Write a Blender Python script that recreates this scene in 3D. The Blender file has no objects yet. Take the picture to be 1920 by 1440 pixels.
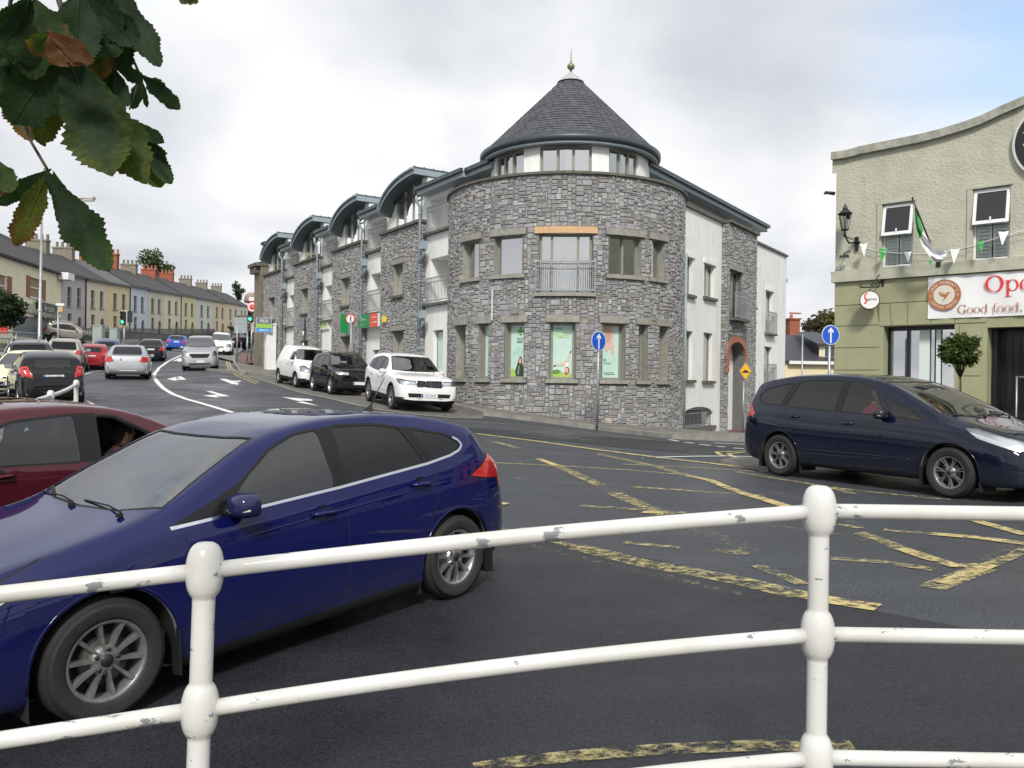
import bpy, bmesh, math, random
import numpy as np
from mathutils import Vector, Matrix
from mathutils.geometry import tessellate_polygon
random.seed(7)
PI = math.pi
R_ = math.radians
# ------------------------------------------------------------------ camera, sky, sun, exposure
scn = bpy.context.scene
COL = bpy.data.collections.new("Scene_objects"); scn.collection.children.link(COL)
EYE = 1.65
FPX = 1553.0                       # focal length in pixels of the 1920 px wide photograph
cam_d = bpy.data.cameras.new("camera"); cam = bpy.data.objects.new("camera", cam_d)
scn.collection.objects.link(cam); scn.camera = cam
cam_d.sensor_width = 36.0; cam_d.lens = 36.0 * FPX / 1920.0
cam_d.clip_start = 0.05; cam_d.clip_end = 3000
CR = Matrix.Rotation(R_(90 - 0.11), 3, 'X') @ Matrix.Rotation(R_(0.75), 3, 'Z')
cam.matrix_world = Matrix.Translation((0, 0, EYE)) @ CR.to_4x4()
SUN_EL, SUN_AZ = 42.0, 180.0       # azimuth clockwise from +Y (north)
scn.view_settings.view_transform = 'Standard'; scn.view_settings.look = 'None'
scn.view_settings.gamma = 1.0; scn.view_settings.exposure = 0.5
scn.view_settings.use_curve_mapping = False
scn.cycles.max_bounces = 6; scn.cycles.diffuse_bounces = 3; scn.cycles.glossy_bounces = 4
scn.cycles.transparent_max_bounces = 16; scn.cycles.transmission_bounces = 4
scn.cycles.use_denoising = True
W = bpy.data.worlds.new("World"); scn.world = W; W.use_nodes = True
def build_world():
 nt = W.node_tree; N = nt.nodes; L = nt.links; N.clear()
 out = N.new('ShaderNodeOutputWorld'); bg = N.new('ShaderNodeBackground'); bg.inputs[1].default_value = 0.1
 sky = N.new('ShaderNodeTexSky'); sky.sky_type = 'NISHITA'; sky.sun_disc = False
 sky.sun_elevation = R_(SUN_EL); sky.sun_rotation = R_(SUN_AZ)
 tc = N.new('ShaderNodeTexCoord')
 sep = N.new('ShaderNodeSeparateXYZ'); L.new(tc.outputs['Generated'], sep.inputs[0])
 add = N.new('ShaderNodeMath'); add.operation = 'ADD'; add.inputs[1].default_value = 0.22
 mx = N.new('ShaderNodeMath'); mx.operation = 'MAXIMUM'; mx.inputs[1].default_value = 0.0
 L.new(sep.outputs['Z'], mx.inputs[0]); L.new(mx.outputs[0], add.inputs[0])
 dv = N.new('ShaderNodeVectorMath'); dv.operation = 'DIVIDE'
 cmb = N.new('ShaderNodeCombineXYZ')
 for i in range(3): L.new(add.outputs[0], cmb.inputs[i])
 L.new(tc.outputs['Generated'], dv.inputs[0]); L.new(cmb.outputs[0], dv.inputs[1])
 mp = N.new('ShaderNodeMapping'); L.new(dv.outputs[0], mp.inputs[0])
 mp.inputs['Location'].default_value = (1.35, 0.4, 0.0); mp.inputs['Scale'].default_value = (1.0, .8, .6)
 n1 = N.new('ShaderNodeTexNoise'); n1.inputs['Scale'].default_value = 1.55; n1.inputs['Detail'].default_value = 7
 n1.inputs['Roughness'].default_value = .46; n1.inputs['Distortion'].default_value = .35
 n2 = N.new('ShaderNodeTexNoise'); n2.inputs['Scale'].default_value = 0.8; n2.inputs['Detail'].default_value = 5
 L.new(mp.outputs[0], n1.inputs['Vector']); L.new(mp.outputs[0], n2.inputs['Vector'])
 r1 = N.new('ShaderNodeValToRGB')                                   # cloud tone: grey bellies to white tops
 e = r1.color_ramp.elements
 e[0].position = .36; e[0].color = (4.7, 4.92, 5.3, 1)
 e[1].position = .64; e[1].color = (7.4, 7.45, 7.5, 1)
 m = r1.color_ramp.elements.new(.47); m.color = (5.7, 5.85, 6.15, 1)
 L.new(n1.outputs['Fac'], r1.inputs[0])
 r2 = N.new('ShaderNodeValToRGB'); e = r2.color_ramp.elements        # where the deck opens
 e[0].position = .66; e[0].color = (0, 0, 0, 1); e[1].position = .80; e[1].color = (1, 1, 1, 1)
 L.new(n2.outputs['Fac'], r2.inputs[0])
 dt = N.new('ShaderNodeVectorMath'); dt.operation = 'DISTANCE'
 dt.inputs[1].default_value = Vector((960/FPX, 1, 650/FPX)).normalized()
 L.new(tc.outputs['Generated'], dt.inputs[0])
 wob = N.new('ShaderNodeMath'); wob.operation = 'MULTIPLY_ADD'; wob.inputs[1].default_value = .30; wob.inputs[2].default_value = -.15
 L.new(n1.outputs['Fac'], wob.inputs[0])
 sm = N.new('ShaderNodeMath'); sm.operation = 'ADD'; L.new(dt.outputs['Value'], sm.inputs[0]); L.new(wob.outputs[0], sm.inputs[1])
 mr = N.new('ShaderNodeMapRange'); mr.inputs[1].default_value = .03; mr.inputs[2].default_value = .17
 mr.inputs[3].default_value = 1; mr.inputs[4].default_value = 0
 L.new(sm.outputs[0], mr.inputs[0])
 mxx = N.new('ShaderNodeMath'); mxx.operation = 'MAXIMUM'
 L.new(mr.outputs[0], mxx.inputs[0]); L.new(r2.outputs[0], mxx.inputs[1])
 ml = N.new('ShaderNodeMath'); ml.operation = 'MULTIPLY'; ml.inputs[1].default_value = .8; L.new(mxx.outputs[0], ml.inputs[0])
 sk = N.new('ShaderNodeVectorMath'); sk.operation = 'MULTIPLY_ADD'
 sk.inputs[1].default_value = (1.3, 1.15, 1.0); sk.inputs[2].default_value = (.9, 1.8, 3.2); L.new(sky.outputs[0], sk.inputs[0])
 mix = N.new('ShaderNodeMix'); mix.data_type = 'RGBA'
 L.new(ml.outputs[0], mix.inputs['Factor']); L.new(r1.outputs[0], mix.inputs['A']); L.new(sk.outputs[0], mix.inputs['B'])
 L.new(mix.outputs['Result'], bg.inputs[0]); L.new(bg.outputs[0], out.inputs[0])
build_world()
sun_d = bpy.data.lights.new("sun", 'SUN'); sun_d.energy = 2.5; sun_d.angle = R_(10); sun_d.color = (1, .965, .91)
sun = bpy.data.objects.new("sun", sun_d); scn.collection.objects.link(sun)
sd = Vector((math.sin(R_(SUN_AZ))*math.cos(R_(SUN_EL)), math.cos(R_(SUN_AZ))*math.cos(R_(SUN_EL)), math.sin(R_(SUN_EL))))
sun.rotation_euler = sd.to_track_quat('Z', 'Y').to_euler()
sun.location = sd * 60
# ------------------------------------------------------------------ measuring helpers
def ray(px, py):
 d = CR @ Vector(((px-960)/FPX, (720-py)/FPX, -1)); return d / d.y
def P(px, py, Y):
 d = ray(px, py); return Vector((d.x*Y, Y, EYE + d.z*Y))
def xat(px, Y, py=700): return P(px, py, Y).x
class Frame:
 """vertical plane: s metres along d, z up, o metres out along n"""
 def __init__(self, o, d, flip=False):
  self.o = Vector((o[0], o[1], 0)); self.d = Vector((d[0], d[1], 0)).normalized()
  self.n = Vector((self.d.y, -self.d.x, 0))
  if flip: self.n = -self.n
 def __call__(self, s, z, out=0):
  v = self.o + self.d*s + self.n*out; return Vector((v.x, v.y, z))
 def hit(self, px, py, out=0):
  r = ray(px, py); o = self.o + self.n*out
  t = (o.dot(self.n)) / (Vector((r.x, r.y, 0)).dot(self.n))
  p = Vector((r.x*t, r.y*t, 0)); return ((p-self.o).dot(self.d), EYE + r.z*t)
 def s(self, px, py=700): return self.hit(px, py)[0]
# ------------------------------------------------------------------ object helpers
def prop(o, label=None, cat=None, group=None, kind=None):
 if label: o['label'] = label
 if cat: o['category'] = cat
 if group: o['group'] = group
 if kind: o['kind'] = kind
 return o
def empty(name, loc=(0,0,0), rz=0, label=None, cat=None, group=None, parent=None):
 o = bpy.data.objects.new(name, None); COL.objects.link(o); o.location = loc; o.rotation_euler = (0, 0, rz)
 o.empty_display_size = .3
 if parent: o.parent = parent
 return prop(o, label, cat, group)
def copy_tree(o, parent=None):
 c = o.copy(); COL.objects.link(c); c.parent = parent
 for ch in list(o.children): copy_tree(ch, c)
 return c
class MB:
 """collects faces, each with a material slot, and makes ONE object"""
 def __init__(self): self.v = []; self.f = []; self.m = []; self.uv = {}; self.col = {}; self.smooth = set()
 def quad(self, a, b, c, d, m=0, uv=None, col=None):
  i = len(self.v); self.v += [tuple(a), tuple(b), tuple(c), tuple(d)]; self.f.append((i, i+1, i+2, i+3)); self.m.append(m)
  k = len(self.f)-1
  if uv: self.uv[k] = uv
  if col is not None: self.col[k] = col
  return k
 def poly(self, pts, m=0, uv=None, col=None):
  i = len(self.v); self.v += [tuple(p) for p in pts]; self.f.append(tuple(range(i, i+len(pts)))); self.m.append(m)
  if uv: self.uv[len(self.f)-1] = uv
  if col is not None: self.col[len(self.f)-1] = col
 def npoly(self, pts, m=0):
  """concave polygon, triangulated"""
  pts = [Vector(p) for p in pts]
  i = len(self.v); self.v += [tuple(p) for p in pts]
  for t in tessellate_polygon([pts]): self.f.append((i+t[0], i+t[1], i+t[2])); self.m.append(m)
 def mesh(self, verts, faces, m=0, smooth=False):
  i = len(self.v); self.v += [tuple(p) for p in verts]
  for f in faces:
   self.f.append(tuple(i+k for k in f)); self.m.append(m)
   if smooth: self.smooth.add(len(self.f)-1)
 def box(self, c, s, m=0, rz=0, M=None):
  hx, hy, hz = s[0]/2, s[1]/2, s[2]/2
  vs = [Vector((x, y, z)) for x in (-hx, hx) for y in (-hy, hy) for z in (-hz, hz)]
  if M is None: M = Matrix.Translation(c) @ Matrix.Rotation(rz, 4, 'Z')
  else: M = Matrix.Translation(c) @ M.to_4x4()
  self.mesh([M @ v for v in vs], [(0,1,3,2),(4,6,7,5),(0,4,5,1),(2,3,7,6),(0,2,6,4),(1,5,7,3)], m)
 def prism(self, pts, vec, m=0, caps=True):
  """extrude a polygon (list of points) by vec"""
  n = len(pts); vec = Vector(vec); a = [Vector(p) for p in pts]; b = [p+vec for p in a]
  i = len(self.v); self.v += [tuple(p) for p in a+b]
  for k in range(n):
   j = (k+1) % n; self.f.append((i+k, i+j, i+n+j, i+n+k)); self.m.append(m)
  if caps:
   for t in tessellate_polygon([a]):
    self.f.append((i+t[0], i+t[1], i+t[2])); self.m.append(m); self.f.append((i+n+t[2], i+n+t[1], i+n+t[0])); self.m.append(m)
 def tube(self, pts, r, m=0, seg=8, caps=True, smooth=True):
  pts = [Vector(p) for p in pts]; n = len(pts); rr = r if hasattr(r, '__len__') else [r]*n
  i0 = len(self.v); up = None
  for k, p in enumerate(pts):
   if k == 0: t = pts[1]-p
   elif k == n-1: t = p-pts[k-1]
   else: t = (pts[k+1]-p).normalized() + (p-pts[k-1]).normalized()
   t.normalize()
   if up is None:
    up = Vector((0, 0, 1)) if abs(t.z) < .9 else Vector((1, 0, 0))
   a = t.cross(up).normalized(); up = a.cross(t).normalized(); b = up
   for q in range(seg):
    an = 2*PI*q/seg; self.v.append(tuple(p + (a*math.cos(an) + b*math.sin(an))*rr[k]))
  for k in range(n-1):
   for q in range(seg):
    q2 = (q+1) % seg
    self.f.append((i0+k*seg+q, i0+k*seg+q2, i0+(k+1)*seg+q2, i0+(k+1)*seg+q)); self.m.append(m)
    if smooth: self.smooth.add(len(self.f)-1)
  if caps:
   self.f.append(tuple(i0+q for q in reversed(range(seg)))); self.m.append(m)
   self.f.append(tuple(i0+(n-1)*seg+q for q in range(seg))); self.m.append(m)
 def lathe(self, prof, c=(0,0,0), axis='Z', seg=24, m=0, smooth=True, a0=0, a1=2*PI, M=None):
  """prof: list of (r, h)"""
  n = len(prof); i0 = len(self.v); c = Vector(c); full = abs(a1-a0-2*PI) < 1e-6; ns = seg if full else seg+1
  for q in range(ns):
   an = a0+(a1-a0)*q/seg
   for (r, h) in prof:
    if axis == 'Z': v = Vector((r*math.cos(an), r*math.sin(an), h))
    elif axis == 'Y': v = Vector((r*math.cos(an), h, r*math.sin(an)))
    else: v = Vector((h, r*math.cos(an), r*math.sin(an)))
    if M is not None: v = M @ v
    self.v.append(tuple(c+v))
  for q in range(seg):
   q2 = (q+1) % ns
   for k in range(n-1):
    self.f.append((i0+q*n+k, i0+q2*n+k, i0+q2*n+k+1, i0+q*n+k+1)); self.m.append(m)
    if smooth: self.smooth.add(len(self.f)-1)
 def build(self, name, mats, parent=None, loc=None, merge=True, flat=False):
  if not isinstance(mats, (list, tuple)): mats = [mats]
  me = bpy.data.meshes.new(name)
  inv = None; vs = self.v
  if parent is not None and loc is None and getattr(parent, '_x', None) is None and not flat: pass
  me.from_pydata(vs, [], self.f)
  for mt in mats: me.materials.append(mt)
  for p, mi in zip(me.polygons, self.m): p.material_index = mi
  for k in self.smooth: me.polygons[k].use_smooth = True
  if self.uv:
   ul = me.uv_layers.new(name='UVMap')
   for k, uv in self.uv.items():
    p = me.polygons[k]
    for li, c in zip(p.loop_indices, uv): ul.data[li].uv = c
  if self.col:
   ca = me.color_attributes.new(name='tint', type='FLOAT_COLOR', domain='CORNER')
   for k, c in self.col.items():
    for li in me.polygons[k].loop_indices: ca.data[li].color = (c[0], c[1], c[2], 1)
  if merge:
   bm = bmesh.new(); bm.from_mesh(me); bmesh.ops.remove_doubles(bm, verts=bm.verts, dist=2e-4)
   bmesh.ops.recalc_face_normals(bm, faces=bm.faces); bm.to_mesh(me); bm.free()
  me.validate()
  o = bpy.data.objects.new(name, me); COL.objects.link(o)
  if loc is not None: o.location = loc
  if parent is not None: o.parent = parent
  return o
def rebase(root):
 """children were modelled in world coordinates: hang them under an Empty that stands at the thing's base"""
 inv = Matrix.Translation(-Vector(root.location))
 for ch in root.children:
  ch.matrix_parent_inverse = inv @ ch.matrix_parent_inverse if False else Matrix.Identity(4)
  if ch.type == 'MESH' and ch.location.length < 1e-9 and ch.rotation_euler.x == 0 and ch.rotation_euler.z == 0:
   ch.data.transform(inv)
   _shift(ch, inv)
def _shift(o, inv):
 for c in o.children:
  if c.type == 'MESH': c.data.transform(inv)
  _shift(c, inv)
# ------------------------------------------------------------------ materials
MATS = {}
def mat(name, col=(.5,.5,.5), rough=.6, metal=0, var=0, vscale=4, bump=0, bscale=20, dirt=0, spec=.5, coat=0, alpha=1,
  emit=None, estr=1, rust=0, uvdirt=False, col2=None, detail=4):
 if name in MATS: return MATS[name]
 m = bpy.data.materials.new(name); m.use_nodes = True; nt = m.node_tree; N = nt.nodes; L = nt.links
 b = N['Principled BSDF']; b.inputs['Roughness'].default_value = rough; b.inputs['Metallic'].default_value = metal
 b.inputs['Base Color'].default_value = (*col, 1); b.inputs['Specular IOR Level'].default_value = spec
 b.inputs['Coat Weight'].default_value = coat; b.inputs['Coat Roughness'].default_value = .03
 if emit: b.inputs['Emission Color'].default_value = (*emit, 1); b.inputs['Emission Strength'].default_value = estr
 if var or bump or dirt:
  tc = N.new('ShaderNodeTexCoord'); vec = tc.outputs['Object']
 last = None
 if var:
  n = N.new('ShaderNodeTexNoise'); n.inputs['Scale'].default_value = vscale; n.inputs['Detail'].default_value = detail
  n.inputs['Roughness'].default_value = .65
  L.new(vec, n.inputs['Vector'])
  mr = N.new('ShaderNodeMapRange'); mr.inputs[1].default_value = .3; mr.inputs[2].default_value = .7
  L.new(n.outputs['Fac'], mr.inputs[0])
  mx = N.new('ShaderNodeMix'); mx.data_type = 'RGBA'
  c2 = col2 if col2 else tuple(c*(1-var) for c in col)
  mx.inputs['A'].default_value = (*col, 1); mx.inputs['B'].default_value = (*c2, 1)
  L.new(mr.outputs[0], mx.inputs['Factor']); last = mx.outputs['Result']
  L.new(last, b.inputs['Base Color'])
 if dirt:                                                             # vertical weather streaks
  mp = N.new('ShaderNodeMapping'); mp.inputs['Scale'].default_value = (3.2, 3.2, .28); L.new(vec, mp.inputs[0])
  n = N.new('ShaderNodeTexNoise'); n.inputs['Scale'].default_value = 1.1; n.inputs['Detail'].default_value = 6; n.inputs['Roughness'].default_value = .7
  L.new(mp.outputs[0], n.inputs['Vector'])
  mr = N.new('ShaderNodeMapRange'); mr.inputs[1].default_value = .52; mr.inputs[2].default_value = .78; mr.inputs[4].default_value = dirt
  L.new(n.outputs['Fac'], mr.inputs[0])
  mx = N.new('ShaderNodeMix'); mx.data_type = 'RGBA'; mx.inputs['A'].default_value = (*col, 1)
  if last: L.new(last, mx.inputs['A'])
  mx.inputs['B'].default_value = (.10, .10, .08, 1); L.new(mr.outputs[0], mx.inputs['Factor'])
  last = mx.outputs['Result']; L.new(last, b.inputs['Base Color'])
 if bump:
  n = N.new('ShaderNodeTexNoise'); n.inputs['Scale'].default_value = bscale; n.inputs['Detail'].default_value = 3
  L.new(vec, n.inputs['Vector'])
  bp = N.new('ShaderNodeBump'); bp.inputs['Strength'].default_value = min(1, bump); bp.inputs['Distance'].default_value = .02
  L.new(n.outputs['Fac'], bp.inputs['Height']); L.new(bp.outputs[0], b.inputs['Normal'])
 MATS[name] = m; return m
def glass_mat(name, tint=(.25,.28,.28), refl=.9, ior=1.45, rough=.0):
 if name in MATS: return MATS[name]
 m = bpy.data.materials.new(name); m.use_nodes = True; nt = m.node_tree; N = nt.nodes; L = nt.links
 N.clear(); out = N.new('ShaderNodeOutputMaterial'); tr = N.new('ShaderNodeBsdfTransparent'); gl = N.new('ShaderNodeBsdfGlossy')
 tr.inputs[0].default_value = (*tint, 1); gl.inputs['Roughness'].default_value = rough; gl.inputs[0].default_value = (refl, refl, refl, 1)
 fr = N.new('ShaderNodeFresnel'); fr.inputs[0].default_value = ior
 mx = N.new('ShaderNodeMixShader'); L.new(fr.outputs[0], mx.inputs[0]); L.new(tr.outputs[0], mx.inputs[1]); L.new(gl.outputs[0], mx.inputs[2])
 L.new(mx.outputs[0], out.inputs[0]); MATS[name] = m; return m
def paint_mat(name, col, metal=.3, rough=.28, flake=True, dirt=.0):
 """car paint: coloured base under a clear coat, fine road dust as roughness"""
 if name in MATS: return MATS[name]
 m = mat(name, col, rough=.6, metal=metal, coat=1, spec=.0)
 nt = m.node_tree; N = nt.nodes; L = nt.links; b = N['Principled BSDF']
 tc = N.new('ShaderNodeTexCoord'); n = N.new('ShaderNodeTexNoise'); n.inputs['Scale'].default_value = 3; n.inputs['Detail'].default_value = 8; n.inputs['Roughness'].default_value = .75
 L.new(tc.outputs['Object'], n.inputs['Vector'])
 mr = N.new('ShaderNodeMapRange'); mr.inputs[1].default_value = .35; mr.inputs[2].default_value = .8; mr.inputs[3].default_value = .01; mr.inputs[4].default_value = .035
 L.new(n.outputs['Fac'], mr.inputs[0]); L.new(mr.outputs[0], b.inputs['Coat Roughness'])
 sp = N.new('ShaderNodeSeparateXYZ'); L.new(tc.outputs['Object'], sp.inputs[0])
 z = N.new('ShaderNodeMapRange'); z.inputs[1].default_value = .65; z.inputs[2].default_value = .15; z.inputs[3].default_value = 0; z.inputs[4].default_value = .3+dirt
 L.new(sp.outputs['Z'], z.inputs[0])
 mu = N.new('ShaderNodeMath'); mu.operation = 'MULTIPLY'; L.new(z.outputs[0], mu.inputs[0]); L.new(n.outputs['Fac'], mu.inputs[1])
 mx = N.new('ShaderNodeMix'); mx.data_type = 'RGBA'; mx.inputs['A'].default_value = (*col, 1); mx.inputs['B'].default_value = (.09, .085, .075, 1)
 L.new(mu.outputs[0], mx.inputs['Factor']); L.new(mx.outputs['Result'], b.inputs['Base Color'])
 return m
def tint_mat(name, rough=.85, bump=.5, bscale=30, mul=1.0, var=.35):
 """colour comes from the mesh's own per-stone tint"""
 m = bpy.data.materials.new(name); m.use_nodes = True; nt = m.node_tree; N = nt.nodes; L = nt.links
 b = N['Principled BSDF']; b.inputs['Roughness'].default_value = rough
 at = N.new('ShaderNodeAttribute'); at.attribute_name = 'tint'
 tc = N.new('ShaderNodeTexCoord'); n = N.new('ShaderNodeTexNoise'); n.inputs['Scale'].default_value = bscale*.35; n.inputs['Detail'].default_value = 6; n.inputs['Roughness'].default_value = .7
 L.new(tc.outputs['Object'], n.inputs['Vector'])
 mr = N.new('ShaderNodeMapRange'); mr.inputs[1].default_value = .3; mr.inputs[2].default_value = .72; mr.inputs[3].default_value = mul*(1+var*.6); mr.inputs[4].default_value = mul*(1-var)
 L.new(n.outputs['Fac'], mr.inputs[0])
 sc = N.new('ShaderNodeVectorMath'); sc.operation = 'SCALE'; L.new(at.outputs['Color'], sc.inputs[0]); L.new(mr.outputs[0], sc.inputs['Scale'])
 L.new(sc.outputs[0], b.inputs['Base Color'])
 n2 = N.new('ShaderNodeTexNoise'); n2.inputs['Scale'].default_value = bscale; n2.inputs['Detail'].default_value = 4; L.new(tc.outputs['Object'], n2.inputs['Vector'])
 bp = N.new('ShaderNodeBump'); bp.inputs['Strength'].default_value = bump; bp.inputs['Distance'].default_value = .015
 L.new(n2.outputs['Fac'], bp.inputs['Height']); L.new(bp.outputs[0], b.inputs['Normal'])
 MATS[name] = m; return m
WHITE_W = mat('white_render', (.82,.82,.79), .8, var=.10, vscale=1.3, bump=.25, bscale=60, dirt=.16)
WHITE_DIRTY = mat('weathered_white_render', (.80,.80,.77), .8, var=.12, vscale=1.1, bump=.25, bscale=60, dirt=.34)
STONE = tint_mat('rubble_stone', .8, .6, 28)
MORTAR = mat('mortar', (.15,.15,.15), .95, var=.3, vscale=6)
CONC = mat('cast_concrete', (.33,.32,.28), .85, var=.35, vscale=7, bump=.3, bscale=50, dirt=.35)
CONC_OR = mat('new_sandstone', (.62,.40,.22), .85, var=.2, vscale=7, bump=.3, bscale=50)
COPING = mat('weathered_coping', (.15,.145,.12), .9, var=.5, vscale=5, bump=.5, bscale=30)
SLATE = mat('slate', (.045,.048,.055), .45, var=.3, vscale=9, bump=.2, bscale=30)
BLUEGREY = mat('blue_grey_metal', (.30,.365,.40), .45, var=.15, vscale=3)
GUTTER = mat('dark_gutter', (.05,.065,.075), .4, var=.2)
FRAME_G = mat('grey_green_frame', (.25,.26,.21), .5, var=.1)
GALV = mat('galvanised_steel', (.38,.40,.41), .45, metal=.6, var=.25, vscale=8)
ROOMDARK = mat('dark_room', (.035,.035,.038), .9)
CURTAIN = mat('net_curtain', (.84,.86,.80), .9, var=.22, vscale=14)
WGLASS = glass_mat('window_glass', (.92,.94,.93), .97, 8.0)
MINT = mat('mint_poster', (.36,.62,.53), .5, var=.08, vscale=2)
BLACK = mat('black_plastic', (.018,.018,.02), .45)
RUBBER = mat('tyre_rubber', (.022,.022,.022), .75, var=.3, vscale=12, bump=.2, bscale=60)
CHROME = mat('chrome', (.75,.76,.78), .12, metal=1)
WHITEP = mat('white_marking', (.62,.62,.58), .7, var=.25, vscale=9)
# ------------------------------------------------------------------ ground heights (metres above the kerb where the camera stands)
GP = [(-1,2.5,-.05),(1.1,2.85,.08),(-4,4,-.16),(4,3,.16),(9,5,.2),(-2.1,4.3,-.15),(-.4,6.4,.0),(-7,7,.0),(-12,10,.2),(4.3,13.4,.20),(5.7,10.7,.21),(9,12,.22),
 (-.5,12,.18),(-1,18,.42),(2.5,19,.30),(2.5,24,.30),(-3.5,25.5,.83),(-7,31.5,1.09),(-9.3,35.4,1.31),(-13.2,23.5,.86),(-9,16,.45),(-17,36,1.62),
 (-17.5,47,2.1),(-23,55.6,2.75),(-31,74,4.1),(-22.5,63,3.35),(-22,41,1.85),(-24,47,2.05),(-27,55,2.7),(-15.8,27,1.08),(-42,74,4.8),(-43.5,80,6.1),(-38,84,4.9),(-46,100,7.2),(-31,93,5.0),(-40,100,5.9),(-58,170,11.3),(-14.3,48.9,2.2),(-2.3,30.4,.93),(1.9,26.2,.42),(6.1,30.5,-.13),(9.6,34.1,-.42),(13,41,-.9),
 (8,24,.12),(8.5,22,.15),(12,18,.2),(14,28,-.1),(20,45,-1.3),(40,90,-3),(60,200,-4),(90,40,-.5),(-24,30,1.2),(-28,44,2.3),(-22,20,.7),(-36,60,3.6),(-60,60,4),(-90,120,7),(-110,220,9),(-30,0,.1),(0,-12,-.1),(30,-5,.3),(40,20,.2)]
_A = np.array(GP, float)
def _phi(r): return np.where(r > 1e-9, r*r*np.log(np.maximum(r, 1e-9)), 0)
_X = _A[:, :2]/20.0; _n = len(_A)
_K = _phi(np.linalg.norm(_X[:,None]-_X[None], axis=2)) + np.eye(_n)*.004
_Pm = np.hstack([np.ones((_n,1)), _X])
_M = np.zeros((_n+3, _n+3)); _M[:_n,:_n] = _K; _M[:_n,_n:] = _Pm; _M[_n:,:_n] = _Pm.T
_W = np.linalg.solve(_M, np.concatenate([_A[:,2], np.zeros(3)]))
def gz(x, y):
 q = np.array([x/20.0, y/20.0]); r = np.linalg.norm(_X-q, axis=1)
 return float(_phi(r) @ _W[:_n] + _W[_n] + _W[_n+1]*q[0] + _W[_n+2]*q[1])
def G(px, py, lo=1.2, hi=260.0):
 """where the sight line through a pixel of the photograph meets the ground"""
 d = ray(px, py); t = lo; prev = None; step = .12
 while t < hi:
  h = EYE + d.z*t - gz(d.x*t, t)
  if prev is not None and h <= 0:
   a, b = prev[0], t
   for _ in range(18):
    m = (a+b)/2
    if EYE + d.z*m - gz(d.x*m, m) > 0: a = m
    else: b = m
   return Vector((d.x*b, b, gz(d.x*b, b)))
  prev = (t, h); t += step; step *= 1.02
 return Vector((d.x*hi, hi, gz(d.x*hi, hi)))
def resample(pts, step, closed=False):
 pts = [Vector(p) for p in pts]; out = []
 if closed: pts = pts + [pts[0]]
 for a, b in zip(pts, pts[1:]):
  n = max(1, int((b-a).length/step))
  for k in range(n): out.append(a.lerp(b, k/n))
 if not closed: out.append(pts[-1])
 return out
def smoothline(pts, n=8):
 """Catmull-Rom through 2-D points"""
 p = [Vector((q[0], q[1])) for q in pts]; p = [p[0]*2-p[1]] + p + [p[-1]*2-p[-2]]; out = []
 for i in range(1, len(p)-2):
  for k in range(n):
   t = k/n; a, b, c, d = p[i-1], p[i], p[i+1], p[i+2]
   out.append(.5*((2*b)+(c-a)*t+(2*a-5*b+4*c-d)*t*t+(3*b-a-3*c+d)*t**3))
 out.append(p[-2]); return out
def asphalt(name, col, rough=.55, wet=.35, chips=.5):
 m = bpy.data.materials.new(name); m.use_nodes = True; nt = m.node_tree; N = nt.nodes; L = nt.links
 b = N['Principled BSDF']; tc = N.new('ShaderNodeTexCoord'); O = tc.outputs['Object']
 n1 = N.new('ShaderNodeTexNoise'); n1.inputs['Scale'].default_value = .55; n1.inputs['Detail'].default_value = 8; n1.inputs['Roughness'].default_value = .62
 n2 = N.new('ShaderNodeTexNoise'); n2.inputs['Scale'].default_value = 60; n2.inputs['Detail'].default_value = 3; n2.inputs['Roughness'].default_value = .8
 vo = N.new('ShaderNodeTexVoronoi'); vo.inputs['Scale'].default_value = 85
 for n in (n1, n2, vo): L.new(O, n.inputs['Vector'])
 mp = N.new('ShaderNodeMapping'); mp.inputs['Rotation'].default_value = (0, 0, R_(14)); mp.inputs['Scale'].default_value = (.16, 1.3, 1); L.new(O, mp.inputs[0])
 n3 = N.new('ShaderNodeTexNoise'); n3.inputs['Scale'].default_value = 1.2; n3.inputs['Detail'].default_value = 5; L.new(mp.outputs[0], n3.inputs['Vector'])
 r = N.new('ShaderNodeValToRGB'); e = r.color_ramp.elements; e[0].position = .32; e[1].position = .7
 e[0].color = (*[c*.72 for c in col], 1); e[1].color = (*[c*1.3 for c in col], 1)
 mm = N.new('ShaderNodeMath'); mm.operation = 'MULTIPLY_ADD'; mm.inputs[1].default_value = .5; L.new(n1.outputs['Fac'], mm.inputs[0])
 m3 = N.new('ShaderNodeMath'); m3.operation = 'MULTIPLY'; m3.inputs[1].default_value = .5; L.new(n3.outputs['Fac'], m3.inputs[0]); L.new(m3.outputs[0], mm.inputs[2])
 L.new(mm.outputs[0], r.inputs[0])
 gr = N.new('ShaderNodeMapRange'); gr.inputs[1].default_value = .3; gr.inputs[2].default_value = .75; gr.inputs[3].default_value = 1-chips; gr.inputs[4].default_value = 1+chips*1.6
 L.new(n2.outputs['Fac'], gr.inputs[0])
 sc = N.new('ShaderNodeVectorMath'); sc.operation = 'SCALE'; L.new(r.outputs[0], sc.inputs[0]); L.new(gr.outputs[0], sc.inputs['Scale']); L.new(sc.outputs[0], b.inputs['Base Color'])
 rr = N.new('ShaderNodeMapRange'); rr.inputs[1].default_value = .35; rr.inputs[2].default_value = .65; rr.inputs[3].default_value = rough-wet*.5; rr.inputs[4].default_value = rough+.15
 L.new(n1.outputs['Fac'], rr.inputs[0]); L.new(rr.outputs[0], b.inputs['Roughness'])
 b.inputs['Specular IOR Level'].default_value = .45
 bp = N.new('ShaderNodeBump'); bp.inputs['Strength'].default_value = .55; bp.inputs['Distance'].default_value = .006
 L.new(vo.outputs['Distance'], bp.inputs['Height']); L.new(bp.outputs[0], b.inputs['Normal'])
 MATS[name] = m; return m
ASPH = asphalt('old_asphalt', (.037,.0405,.047), .55, .45, .75)
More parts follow.
